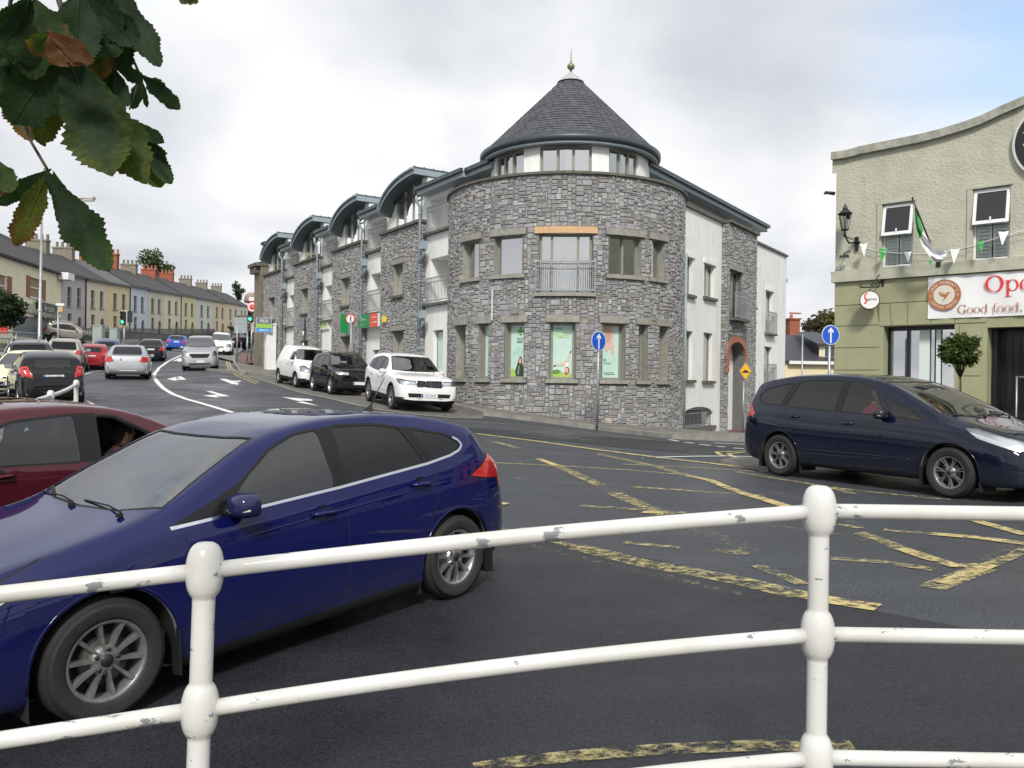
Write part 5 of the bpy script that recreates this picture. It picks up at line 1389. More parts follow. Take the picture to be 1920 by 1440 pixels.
part(CB, 'finial', mat('finial_bronze',(.28,.25,.15),.5,metal=.4,var=.3), lambda mb: mb.lathe([(0,E+10.75),(.05,E+10.76),(.035,E+10.86),(.07,E+10.88)]+[(.12*math.sin(PI*k/12)+.01, E+10.98-.12*math.cos(PI*k/12)) for k in range(1,12)]+[(.03,E+11.11),(.045,E+11.16),(.022,E+11.2),(.006,E+11.62),(0,E+11.62)], c=(CX,DY,0), seg=20))
part(CB, 'gutter', GUTTER, lambda mb: mb.lathe([(CR_-.05,E+7.55),(CR_+.02,E+7.55),(CR_+.09,E+7.62),(CR_+.10,E+7.76),(CR_+.075,E+7.76),(CR_+.05,E+7.68),(CR_-.02,E+7.68)], c=(CX,DY,0), seg=72))
part(CB, 'fascia', BLUEGREY, lambda mb: mb.lathe([(CR_-.14,E+7.47),(CR_-.02,E+7.47),(CR_+.0,E+7.56),(CR_-.05,E+7.57)], c=(CX,DY,0), seg=72))
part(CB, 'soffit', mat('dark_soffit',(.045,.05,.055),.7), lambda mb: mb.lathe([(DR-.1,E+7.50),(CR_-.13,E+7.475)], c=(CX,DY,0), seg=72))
S0, PITCH, SW_ = 2.27, 5.79, 3.73
Z1, Z2 = E+6.19, E+7.1
LOWW = .2
for k in range(4):
 a, b = S0+PITCH*k, S0+PITCH*k+SW_
 wa, wb = a+1.52, a+2.42                             # first-floor window
 HS = [(wa, wb, E+3.5, E+4.78)]; da, db = a+1.35, a+2.40; HSg = [(da, db, .6 if k < 3 else 1.2, E+2.05)]
 def stonebay(mb, a=a, b=b, HS=HS, HSg=HSg, k=k):
  shell(mb, mpw, a, b, 0, Z1, HS+HSg, 1, .3, 2)
  lt = [(h[0]-.14,h[1]+.14,h[3],h[3]+.22) for h in HS+HSg]+[(h[0]-.1,h[1]+.1,h[2]-.12,h[2]) for h in HS]
  rubble(mb, mpw, a, b, .3, Z1, HS+HSg+lt, 20+k)
  ret = lambda u, z, o: mpw(a-o, z, -u)           # return face towards the camera
  shell(mb, ret, 0, .28, 0, Z1, (), 1, 0); rubble(mb, ret, 0, .28, .3, Z1, (), 40+k)
 part(CB, 'stone_bay', [STONE, MORTAR, CONC], stonebay)
 part(CB, 'coping', COPING, lambda mb: bar(mb, mpw, a-.08, b+.08, Z1, Z1+.11, -.4, .12))
 for h in HS+HSg:
  part(CB, 'lintel', CONC, lambda mb: bar(mb, mpw, h[0]-.13, h[1]+.13, h[3]+.004, h[3]+.215, -.05, .07))
 h = HS[0]; part(CB, 'sill', COPING, lambda mb: bar(mb, mpw, h[0]-.1, h[1]+.1, h[2]-.11, h[2]-.004, -.2, .12))
 window(CB, mpw, *HS[0], dep=.2, mull=(.5,), curtain='net' if k != 2 else None)
 window(CB, mpw, *HSg[0], dep=.24, mull=(.45,), curtain='half' if k != 1 else 'net', name='shop_window')
 sl, sr = b-.42, a-.06
 def zc(s, k=k, sl=sl, sr=sr):
  t = max(0, min(1, (sl-s)/(sl-sr))); return E+7.13+1.13*(1-(1-t)**2.3)**(1/1.7)
 def gable(mb, a=a, b=b, zc=zc):
  n = 16; gl0, gl1 = a+.55, a+2.9
  for i in range(n):
   s0 = a+(b-a)*i/n; s1 = a+(b-a)*(i+1)/n
   if gl0 < (s0+s1)/2 < gl1:
    continue
   mb.quad(mpw(s0,Z1,-.3), mpw(s1,Z1,-.3), mpw(s1,zc(s1)-.2,-.3), mpw(s0,zc(s0)-.2,-.3))
  mb.quad(mpw(a,Z1,-.3), mpw(a,zc(a)-.2,-.3), mpw(a,zc(a)-.2,-2.4), mpw(a,Z1,-2.4))
  mb.quad(mpw(b,Z1,-.3), mpw(b,zc(b)-.1,-.3), mpw(b,zc(b)-.1,-2.4), mpw(b,Z1,-2.4))
  mb.quad(mpw(a,Z1,-2.4), mpw(b,Z1,-2.4), mpw(b,zc(b),-2.4), mpw(a,zc(a),-2.4))
 part(CB, 'dormer_wall', WHITE_W, gable)
 def glz(mb, a=a, zc=zc):
  n = 16; b_ = a+SW_; idx = [i for i in range(n) if a+.55 < a+(b_-a)*(i+.5)/n < a+2.9]; g0_ = a+(b_-a)*idx[0]/n; g1_ = a+(b_-a)*(idx[-1]+1)/n
  for f in (0,.33,.66,1):
   s = g0_+(g1_-g0_)*f; s = min(max(s, g0_+.04), g1_-.04); bar(mb, mpw, s-.035, s+.035, Z1+.11, zc(s)-.24, -.34, -.27)
  bar(mb, mpw, g0_, g1_, Z1+.1, Z1+.17, -.33, -.275)
  bar(mb, mpw, g0_+.05, g1_*.4+g0_*.6, Z1+1.0, Z1+1.05, -.33, -.272)
 gw = part(CB, 'dormer_window', FRAME_G, glz)
 def glp(mb, a=a, zc=zc):
  n = 16; b_ = a+SW_
  for i in range(n):
   s0 = a+(b_-a)*i/n; s1 = a+(b_-a)*(i+1)/n
   if a+.55 < (s0+s1)/2 < a+2.9: mb.quad(mpw(s0,Z1+.1,-.31), mpw(s1,Z1+.1,-.31), mpw(s1,zc(s1)-.2,-.31), mpw(s0,zc(s0)-.2,-.31))
 part(gw, 'pane', WGLASS, glp)
 part(gw, 'curtain', CURTAIN, lambda mb: [mb.quad(mpw(a+.55+.12*q,Z1,-.45-.03*(q%2)), mpw(a+.67+.12*q,Z1,-.45-.03*((q+1)%2)), mpw(a+.67+.12*q,zc(a+.67+.12*q)-.25,-.45-.03*((q+1)%2)), mpw(a+.55+.12*q,zc(a+.55+.12*q)-.25,-.45-.03*(q%2))) for q in range(19)])
 def roofc(mb, sl=sl, sr=sr, zc=zc):
  n = 26; o1, o0 = .32, -2.6; R1 = []
  for i in range(n+1):
   t = (i/n)**1.6; s = sl+(sr-sl)*t; R1.append((s, zc(s)))
  for (s0, z0), (s1, z1) in zip(R1, R1[1:]):
   mb.quad(mpw(s0,z0,o1), mpw(s1,z1,o1), mpw(s1,z1,o0), mpw(s0,z0,o0), 0)                   # sheet
   mb.quad(mpw(s0,z0-.22,o1), mpw(s1,z1-.22,o1), mpw(s1,z1,o1), mpw(s0,z0,o1), 1)              # fascia
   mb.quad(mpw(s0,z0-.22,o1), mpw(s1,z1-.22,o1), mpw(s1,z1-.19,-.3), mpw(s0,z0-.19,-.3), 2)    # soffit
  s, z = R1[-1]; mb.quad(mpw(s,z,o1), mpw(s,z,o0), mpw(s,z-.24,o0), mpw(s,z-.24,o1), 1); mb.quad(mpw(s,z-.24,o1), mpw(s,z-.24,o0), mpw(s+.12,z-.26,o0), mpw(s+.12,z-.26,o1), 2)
  s, z = R1[0]; mb.quad(mpw(s,z,o1), mpw(s,z,o0), mpw(s,z-.22,o0), mpw(s,z-.22,o1), 1)
  bar(mb, mpw, sr-.02, sr+.03, zc(sr)+.0, zc(sr)+.045, o0, o1, 0)
  for q in range(7): bar(mb, mpw, sr-.03, sr+.5, zc(sr)+.002, zc(sr)+.075, .30-.42*q, .33-.42*q, 0)
  for i in range(0, n, 3): s, z = R1[i]; bar(mb, mpw, s-.02, s+.02, z-.01, z+.05, o0, o1+.01, 0)
  pr = [mpw(s, z-.02, o1+.05) for s, z in R1]; mb.tube(pr, .05, 1, seg=6)
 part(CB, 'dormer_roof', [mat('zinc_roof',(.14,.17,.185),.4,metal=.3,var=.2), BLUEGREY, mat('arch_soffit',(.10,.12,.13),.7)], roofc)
 def pipe(mb, a=a, k=k):
  s = a-.14; zb = gz(*mpw(s,0,.1).to_2d())
  mb.tube([mpw(s,E+7.15,.25), mpw(s,E+6.95,.25), mpw(s,E+6.75,.1), mpw(s, zb+.1, .1)], .055, seg=8)
  for z in (E+5.2, E+2.55):
   if z == E+5.2 or k == 0: bar(mb, mpw, s-.52, s-.22, z-.14, z+.16, .0, .22); mb.tube([mpw(s-.37,z-.12,.1), mpw(s-.37,z-.32,.1), mpw(s-.02,z-.62,.1)], .055, seg=8)
  for z in np.arange(zb+.6, E+6.6, 1.3): mb.tube([mpw(s,z,.1), mpw(s,z+.06,.1)], .07, seg=8)
 part(CB, 'downpipe', BLUEGREY, pipe)
for k in range(4):
 a = 0 if k == 0 else S0+PITCH*(k-1)+SW_; b = S0+PITCH*k; o0, o1 = a+(.0 if k == 0 else 0), b-.42
 zf = [(E+3.0, E+4.72), (E+5.75, E+7.0)]; gh = (a+.75, a+1.55, E+(.2 if k == 0 else -.9), E+1.95) if k in (0,) else (a+.55, a+1.35, .9+.3*k, E+1.35)
 HO = [(o0, o1, z0, z1) for z0, z1 in zf]+[gh]
 wm = WHITE_W
 part(CB, 'white_wall', wm, lambda mb: shell(mb, mpw, a, b, 0, E+7.2, HO, 0, .95 if True else .2, out=-.25))
 for j, (z0, z1) in enumerate(zf):
  dh = [] if (k == 0) else [(o0+.15, o0+.95, z0+.02, z1-.1)]
  part(CB, 'balcony_back', WHITE_W, lambda mb: shell(mb, mpw, o0, o1, z0-.05, z1+.05, dh, 0, .1, out=-1.2))
  for hh in dh: window(CB, lambda u,z,o=0: mpw(u,z,o-1.2), *hh, dep=.06, mull=(), curtain=None, name='balcony_door')
  part(CB, 'slab_edge', COPING, lambda mb: bar(mb, mpw, a, b-.06, z0-.1, z0, -.26, -.08))
  railing(CB, mpw, o0+.03, o1+.12, z0+.06, z0+.98, -.16)
 window(CB, mpw, *gh, dep=.42, mull=(), curtain='net' if k else None, fw=.06, name='shop_window')
 if k == 0:
  poster(CB, mpw, gh[1]-.05, gh[0]+.05, gh[2]+.05, gh[3]-.05, .42, 'mint')
 part(CB, 'eave_fascia', BLUEGREY, lambda mb: bar(mb, mpw, a-(1.4 if k == 0 else 0), b-.02, E+7.2, E+7.42, -.5, .18))
 part(CB, 'eave_gutter', GUTTER, lambda mb: bar(mb, mpw, a-(1.4 if k == 0 else 0), b-.02, E+7.37, E+7.50, .18, .30))
part(CB, 'end_wall', [STONE, MORTAR], lambda mb: (shell(mb, lambda u,z,o: mpw(23.37+o, z, -u), 0, 6, 0, Z1, (), 1, 0)))
s_e = rf.s(1440, 425)
part(CB, 'upper_wall', WHITE_W, lambda mb: (bar(mb, mpw, -2.9, 2.2, Z1-.6, E+7.22, -.8, -.62), bar(mb, mpr, -2.9, s_e-.5, ZT-.6, E+7.22, -.8, -.62)))
part(CB, 'upper_window', FRAME_G, lambda mb: [bar(mb, mpr, s-.45, s+.45, ZT+.1, E+7.05, -.63, -.58) for s in (rf.s(1292,380), rf.s(1332,400), rf.s(1368,410))])
part(CB, 'upper_window', FRAME_G, lambda mb: bar(mb, mpw, -1.7, -.6, ZT+.05, E+7.1, -.63, -.58))
part(CB, 'eave_fascia', BLUEGREY, lambda mb: (bar(mb, mpw, -3.0, -1.4, E+7.2, E+7.42, -.8, .02), bar(mb, mpr, -3.0, s_e, E+7.2, E+7.42, -.8, -.02)))
part(CB, 'eave_gutter', GUTTER, lambda mb: (bar(mb, mpw, -3.0, -1.4, E+7.36, E+7.50, .02, .14), bar(mb, mpr, -3.0, s_e+.05, E+7.36, E+7.50, -.02, .10)))
part(CB, 'main_roof', SLATE, lambda mb: (mb.quad(mpw(-2.6,E+7.44,-.1), mpw(23.3,E+7.44,-.2), mpw(23.3,E+7.8,-5), mpw(3,E+7.8,-5)), mb.quad(mpr(-2.6,E+7.44,-.1), mpr(s_e,E+7.44,-.1), mpr(s_e-1,E+7.8,-4.5), mpr(3,E+7.8,-4.5))))
part(CB, 'rear_wall', WHITE_DIRTY, lambda mb: (bar(mb, mpw, -2, 23.3, -1, E+7.3, -7, -6.6), bar(mb, mpr, 0, 13.5, -3, E+5, -7, -6.6)))
part(CB, 'security_light', mat('white_plastic',(.7,.7,.7),.4), lambda mb: (bar(mb, mpr, rf.s(1228,328)-.05, rf.s(1228,328)+.05, E+6.95, E+7.15, -.5, -.38), ))
sA, sB, sC, sD = 0.0, rf.s(1352,600), rf.s(1405,600), rf.s(1473,600)
def hr(px0, px1, py0, py1, out=0):
 s0, z0 = rf.hit(px0, py1, out); s1, _ = rf.hit(px1, py1, out); _, z1 = rf.hit((px0+px1)/2, py0, out); _, z0 = rf.hit((px0+px1)/2, py1, out); return (s0, s1, z0, z1)
HW = [hr(1281,1299,482,552), hr(1320,1339,496,558), hr(1278,1298,620,712), hr(1318,1335,624,714)]
bh = hr(1281,1336,762,800); HB = [(bh[0], bh[1], bh[2], bh[3])]
def arched(mb, mp, a, b, zs, zt, o, m, n=10, zb=None):
 """fill between a flat head at zt and a segmental arch springing at zs"""
 for i in range(n):
  u0, u1 = a+(b-a)*i/n, a+(b-a)*(i+1)/n; f = lambda u: zs+(zt-zs-.02)*math.sqrt(max(0, 1-((u-(a+b)/2)/((b-a)/2))**2))
  mb.quad(mp(u0,f(u0),o), mp(u1,f(u1),o), mp(u1,zt,o), mp(u0,zt,o), m)
  mb.quad(mp(u0,f(u0),o), mp(u1,f(u1),o), mp(u1,f(u1),o-.4), mp(u0,f(u0),o-.4), m)
part(CB, 'white_wall', WHITE_DIRTY, lambda mb: (shell(mb, mpr, sA, sB, -2.6, ZT-.02, HW+HB, 0, .28), arched(mb, mpr, HB[0][0], HB[0][1], HB[0][3]-.28, HB[0][3], 0, 0)))
HX = [hr(1404,1414,520,575), hr(1402,1411,646,700), hr(1435,1448,546,625), hr(1432,1447,650,722)]
part(CB, 'white_wall', WHITE_DIRTY, lambda mb: (shell(mb, mpr, sC, sD, -2.8, ZT-.02, [HX[0],HX[1]], 0, .28) if False else shell(mb, mpr, sC, sD, -2.8, E+6.42, HX, 0, .28), bar(mb, lambda u,z,o: mpr(u,z,o), sD-.02, sD, -2.8, E+6.42, -4, 0)))
part(CB, 'coping', COPING, lambda mb: (bar(mb, mpr, sA+.05, sB, ZT-.02, ZT+.11, -.3, .10)))
part(CB, 'coping', COPING, lambda mb: (bar(mb, mpr, sC, sD+.06, E+6.42, E+6.52, -.3, .08)))
HSR = [hr(1368,1389,508,598,.3)]; dr = hr(1364,1394,640,815,.3); DR_ = [(dr[0], dr[1], -1.4, dr[3])]
def sbay(mb):
 mp3 = lambda u, z, o=0: mpr(u, z, o+.3)
 lt = [(h[0]-.12,h[1]+.12,h[3],h[3]+.2) for h in HSR]; ar = [(DR_[0][0]-.22,DR_[0][1]+.22,DR_[0][3]-.75,DR_[0][3]+.22)]
 shell(mb, mp3, sB, sC, -2.8, ZT, HSR+DR_, 1, .5, 1); rubble(mb, mp3, sB, sC, -1.6, ZT, HSR+lt+DR_+ar, 77)
 arched(mb, mp3, DR_[0][0], DR_[0][1], DR_[0][3]-.55, DR_[0][3], 0, 1)
 rt = lambda u, z, o=0: mpr(sB-o, z, u); shell(mb, rt, 0, .3, -2.8, ZT, (), 1, 0); rubble(mb, rt, 0, .3, -1.6, ZT, (), 78)
 rt2 = lambda u, z, o=0: mpr(sC+o, z, u); shell(mb, rt2, 0, .3, -2.8, ZT, (), 1, 0)
part(CB, 'stone_bay', [STONE, MORTAR], sbay)
part(CB, 'coping', COPING, lambda mb: bar(mb, mpr, sB-.07, sC+.07, ZT, ZT+.12, -.2, .42))
a_, b_, zt_ = DR_[0][0], DR_[0][1], DR_[0][3]; cxm = (a_+b_)/2; rr = (b_-a_)/2
def brick_arch(mb):
 n = 17; zs = zt_-.55
 def pt(t, k):
  an = PI*t; return mpr(cxm+math.cos(an)*(rr+k), zs+math.sin(an)*(.53+k), .345)
 for i in range(n):
  t0, t1 = i/n+.004, (i+1)/n-.004; q = [pt(t0,.0), pt(t1,.0), pt(t1,.24), pt(t0,.24)]; mb.quad(*q, 0)
  w = [p+rf.n*-.06 for p in q]
  for e in range(4): mb.quad(q[e], q[(e+1)%4], w[(e+1)%4], w[e], 0)
 for sx in (a_-.24, b_):
  for j in range(3): bar(mb, mpr, sx, sx+.24, zs-.08-.26*j-.16, zs-.01-.26*j, .27, .345, 0)
part(CB, 'brick_arch', mat('red_brick',(.42,.16,.10),.85,var=.35,vscale=12,bump=.3), brick_arch)
part(CB, 'door_recess', WHITE_DIRTY, lambda mb: (bar(mb, mpr, a_-.1, b_+.1, -2, zt_, -.30, -.2),))
part(CB, 'door_step', PAVE_RED, lambda mb: bar(mb, mpr, a_-.1, b_+.1, -2, gz(*mpr((a_+b_)/2,0,.3).to_2d())+.17, -.2, .5))
for h in HSR:
 part(CB, 'lintel', CONC, lambda mb: bar(mb, mpr, h[0]-.12, h[1]+.12, h[3]+.004, h[3]+.2, .24, .37))
 window(CB, lambda u,z,o=0: mpr(u,z,o+.3), *h, dep=.16, mull=(.5,), curtain='net'); railing(CB, mpr, h[0]-.1, h[1]+.35, h[2]+.06, h[2]+1.05, .55); part(CB, 'sill', COPING, lambda mb: bar(mb, mpr, h[0]-.1, h[1]+.35, h[2]-.1, h[2], .2, .62))
for i, h in enumerate(HW+HX):
 window(CB, mpr, *h, dep=.16, mull=(.5,) if i < 2 else (), curtain='net', fw=.05)
 if i in (6, 7): railing(CB, mpr, h[0]-.12, h[1]+.2, h[2]+.05, h[2]+1.0, .12); part(CB, 'sill', COPING, lambda mb: bar(mb, mpr, h[0]-.12, h[1]+.2, h[2]-.1, h[2], -.1, .2))
 else: part(CB, 'sill', COPING, lambda mb: bar(mb, mpr, h[0]-.12, h[1]+.14, h[2]-.11, h[2], -.1, .12))
 if i not in (2,3,5,7): part(CB, 'window_head', WHITE_DIRTY, lambda mb: bar(mb, mpr, h[0]-.12, h[1]+.12, h[3]+.01, h[3]+.16, -.02, .05))
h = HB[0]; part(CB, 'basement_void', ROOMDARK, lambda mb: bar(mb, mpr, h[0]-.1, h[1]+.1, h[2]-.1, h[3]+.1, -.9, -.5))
railing(CB, mpr, h[0]+.02, h[1]-.02, h[2]+.05, h[3]-.08, -.12, nb=22)
part(CB, 'basement_sill', COPING, lambda mb: bar(mb, mpr, h[0]-.1, h[1]+.12, h[2]-.18, h[2], -.1, .12))
part(CB, 'downpipe', BLUEGREY, lambda mb: (mb.tube([mpr(sA+.12,E+4.8,.12), mpr(sA+.12,-.3,.12)], .05, seg=8), mb.tube([mpr(sD+.15,E+6.0,-.2), mpr(sD+.15,-1.5,-.2)], .09, seg=8), bar(mb, mpr, sD+.02, sD+.35, E+5.2, E+5.35, -.35, -.02)))
part(CB, 'corner_quoin', [STONE, MORTAR], lambda mb: rubble(mb, lambda u,z,o=0: mpr(u,z,o-.2), sD+.02, sD+.5, -1.5, E+5.2, (), 90))
def rebase2(root):
 loc = Vector(root.location); inv = Matrix.Translation(-loc)
 def rec(o):
  for c in o.children:
   if c.type == 'MESH' and not c.get('_lc'): c.data.transform(inv)
   rec(c)
 rec(root)
rebase2(CB)
# ------------------------------------------------------------------ green rendered coffee house on the right
cf = Frame((8.54,22.0), (.737,-.676)); CN = 1 if cf.n.dot(Vector((-8,-22,0))) > 0 else -1
def mpc(s, z, o=0): return cf(s, z, o*CN)
def hc(px, py, out=0): return cf.hit(px, py, out*CN)
CAFE = empty('coffee_house', tuple(mpc(0, .2)), label='pale green roughcast two-storey coffee house with sweeping parapet and sash windows over a ruled shopfront', cat='building')
ROUGH = mat('roughcast_render', (.49,.485,.385), .9, var=.18, vscale=1.6, bump=1, bscale=16, dirt=.22)
SMOOTHG = mat('green_painted_front', (.34,.345,.205), .6, var=.14, vscale=2.2, bump=.15, bscale=50, dirt=.12)
COURSEG = mat('painted_string_course', (.46,.46,.36), .75, var=.2, vscale=4, dirt=.3)
zS1 = hc(1640, 504)[1]; zS0 = hc(1640, 525)[1]
par = [hc(a, b) for a, b in ((1561,294),(1590,290),(1615,283),(1650,276),(1690,268),(1730,260),(1765,251),(1802,240),(1840,227),(1880,208),(1920,191))]
s_l, z_l = par[-1]; par += [(s_l+.4, z_l+.32),(s_l+.9, z_l+.75),(s_l+1.5, z_l+1.05),(s_l+2.4, z_l+1.2),(s_l+3.3, z_l+1.05),(s_l+4.2,z_l+.5),(s_l+5.2,z_l-.2),(s_l+7,z_l-.9)]
S9 = par[-1][0]
def rc(px0, px1, py0, py1, out=0):
 s0 = hc(px0, (py0+py1)/2, out)[0]; s1 = hc(px1, (py0+py1)/2, out)[0]; m = (px0+px1)/2
 return (s0, s1, hc(m, py1, out)[1], hc(m, py0, out)[1])
UW = [rc(1654,1712,380,503), rc(1824,1894,351,490)]; gap = UW[1][0]-UW[0][0]
UW.append((UW[1][0]+gap, UW[1][1]+gap, UW[1][2], UW[1][3]))
gz0 = -.3; SHW = rc(1656,1789,610,760); SHW = (SHW[0], SHW[1], .75, SHW[3]); DOOR = rc(1850,1990,612,800); DOOR = (DOOR[0], DOOR[0]+2.3, gz0, DOOR[3]); SH2 = (DOOR[1]+.8, DOOR[1]+3.0, .75, SHW[3])
def upper(mb):
 zt = min(z for s, z in par)-.05
 shell(mb, mpc, 0, S9, zS1, zt, UW, 0, .16, 0)
 for (a, b), (c, d) in zip(par, par[1:]): mb.quad(mpc(a,zt), mpc(c,zt), mpc(c,d-.02), mpc(a,b-.02))
 mb.quad(mpc(0,zS1,0), mpc(0,zS1,-8), mpc(0,par[0][1],-8), mpc(0,par[0][1],0)); mb.quad(mpc(S9,zS1,0), mpc(S9,zS1,-8), mpc(S9,par[-1][1],-8), mpc(S9,par[-1][1],0))
 mb.quad(mpc(0,0,-8), mpc(S9,0,-8), mpc(S9,zt,-8), mpc(0,zt,-8)); mb.quad(mpc(0,zt-.4,0), mpc(S9,zt-.4,0), mpc(S9,zt-.4,-8), mpc(0,zt-.4,-8))
part(CAFE, 'upper_wall', ROUGH, upper)
def parap(mb):
 for (a, b), (c, d) in zip(par, par[1:]):
  q0, q1 = b-.10, d-.10; t0, t1 = b+.10, d+.10
  for (z0a,z0b,z1a,z1b,oo) in ((q0,q1,t0,t1,.12),):
   mb.quad(mpc(a,z0a,oo), mpc(c,z0b,oo), mpc(c,z1b,oo), mpc(a,z1a,oo)); mb.quad(mpc(a,z1a,oo), mpc(c,z1b,oo), mpc(c,z1b,-.3), mpc(a,z1a,-.3)); mb.quad(mpc(a,z0a,oo), mpc(c,z0b,oo), mpc(c,z0b,0), mpc(a,z0a,0)); mb.quad(mpc(a,z0a,-.3), mpc(c,z0b,-.3), mpc(c,z1b,-.3), mpc(a,z1a,-.3))
 a, b = par[0]; mb.quad(mpc(a,b-.1,.12), mpc(a,b-.1,-.3), mpc(a,b+.1,-.3), mpc(a,b+.1,.12))
part(CAFE, 'parapet', mat('mossy_parapet',(.42,.42,.35),.9,var=.45,vscale=4,bump=.4,dirt=.5), parap)
part(CAFE, 'string_course', COURSEG, lambda mb: bar(mb, mpc, -.06, S9, zS0, zS1, -.1, .12))
def lower(mb):
 hs = [SHW, DOOR, SH2]; shell(mb, mpc, .0, S9, gz0-.5, zS0, hs, 0, .42, 0); mb.quad(mpc(0,-.8,0), mpc(0,-.8,-8), mpc(0,zS0,-8), mpc(0,zS0,0)); mb.quad(mpc(S9,-.8,0), mpc(S9,-.8,-8), mpc(S9,zS0,-8), mpc(S9,zS0,0))
 ys = [hc(1600, y)[1] for y in (525,572,611,652,694,735,776)]; ys.append(.1)
 for (z1, z0) in zip(ys, ys[1:]):
  if z1 < z0: continue
  xs = [0, SHW[0]-.14 if z1 < SHW[3]+.05 else (.75 if abs(z1-ys[1]) < .01 else SHW[0]-.1)]
  bar(mb, mpc, .02, SHW[0]-.10, z0+.012, z1-.012, .0, .022)
 zt = SHW[3]
 vs = [hc(1656,611)[0]-.1, hc(1672,611)[0], hc(1702,608)[0], hc(1745,606)[0], hc(1790,604)[0], hc(1850,602)[0]]
 top = ys[1]; n = len(vs)
 for i in range(n-1):
  a, b = vs[i], vs[i+1]; k = (i-(n-2)/2)*.0; ta = a-.10*(1-i/2.0); tb = b-.10*(1-(i+1)/2.0)
  q = [mpc(a+.01, zt+.02, .022), mpc(b-.01, zt+.02, .022), mpc(tb-.01, top-.012, .022), mpc(ta+.01, top-.012, .022)]; w = [mpc(a+.01, zt+.02, 0), mpc(b-.01, zt+.02, 0), mpc(tb-.01, top-.012, 0), mpc(ta+.01, top-.012, 0)]
  mb.quad(*q)
  for e in range(4): mb.quad(q[e], q[(e+1)%4], w[(e+1)%4], w[e])
 bar(mb, mpc, SHW[0]-.1, S9-.05, top+.012, zS0-.01, 0, .022)
 zz = [zt-.02]+[hc(1820, y)[1] for y in (650,705,760)]+[.1]
 for (z1, z0) in zip(zz, zz[1:]): bar(mb, mpc, SHW[1]+.12, DOOR[0]-.12, z0+.012, z1-.012, 0, .022)
 bar(mb, mpc, DOOR[1]+.1, SH2[0]-.1, .1, zt, 0, .022)
part(CAFE, 'shopfront_wall', SMOOTHG, lower)
def cwin(h, open_=True):
 a, b, c, d = h; W2 = mat('white_window_frame',(.75,.75,.74),.35); dep = .10
 w = part(CAFE, 'window', W2, lambda mb: (bar(mb, mpc, a, a+.05, c, d, -dep-.07, -dep), bar(mb, mpc, b-.05, b, c, d, -dep-.07, -dep), bar(mb, mpc, a+.05, b-.05, d-.05, d, -dep-.07, -dep), bar(mb, mpc, a+.05, b-.05, c, c+.10, -dep-.07, -dep+.02), bar(mb, mpc, a+.05, b-.05, c+(d-c)*.53-.03, c+(d-c)*.53+.03, -dep-.07, -dep+.005)))
 zm = c+(d-c)*.53
 def tilt(u, z, o=0): t = (d-.03-z)/(d-zm); return mpc(u, z, -dep+.01+.17*t+o)
 part(w, 'open_sash', W2, lambda mb: (bar(mb, tilt, a+.01, a+.08, zm-.04, d-.03, 0, .04), bar(mb, tilt, b-.08, b-.01, zm-.04, d-.03, 0, .04), bar(mb, tilt, a+.08, b-.08, zm-.04, zm+.04, 0, .04), bar(mb, tilt, a+.08, b-.08, d-.10, d-.03, 0, .04), bar(mb, tilt, (a+b)/2-.015, (a+b)/2+.015, zm+.03, zm+.12, .04, .06)))
 part(w, 'pane', glass_mat('dark_window_glass',(.45,.48,.5),.9,1.9), lambda mb: mb.quad(tilt(a+.08,zm+.04,.02), tilt(b-.08,zm+.04,.02), tilt(b-.08,d-.10,.02), tilt(a+.08,d-.10,.02)))
 part(w, 'pane', GL_LAMP, lambda mb: mb.quad(mpc(a+.05,c+.1,-dep-.03), mpc(b-.05,c+.1,-dep-.03), mpc(b-.05,zm,-dep-.03), mpc(a+.05,zm,-dep-.03)))
 def shut(mb):
  m = (a+b)/2
  for p, q in ((a+.06,m-.015),(m+.015,b-.06)):
   bar(mb, mpc, p, p+.045, c+.1, zm, -dep-.08, -dep-.05); bar(mb, mpc, q-.045, q, c+.1, zm, -dep-.08, -dep-.05)
   n = 9
   for i in range(n):
    z = c+.13+(zm-c-.15)*i/n; mb.quad(mpc(p+.045,z,-dep-.05), mpc(q-.045,z,-dep-.05), mpc(q-.045,z+.085,-dep-.09), mpc(p+.045,z+.085,-dep-.09))
 part(w, 'shutter', mat('pale_green_shutter',(.80,.85,.80),.5), shut)
 part(w, 'room', ROOMDARK, lambda mb: (mb.quad(mpc(a-.1,c,-.8), mpc(b+.1,c,-.8), mpc(b+.1,d,-.8), mpc(a-.1,d,-.8)),))
 part(CAFE, 'window_surround', COURSEG, lambda mb: (bar(mb, mpc, a-.12, a-.01, c, d+.05, -.02, .03), bar(mb, mpc, a-.12, b+.05, d+.005, d+.05, -.02, .035)))
for h in UW: cwin(h)
DARKJ = mat('dark_joinery', (.012,.014,.016), .3, var=.3)
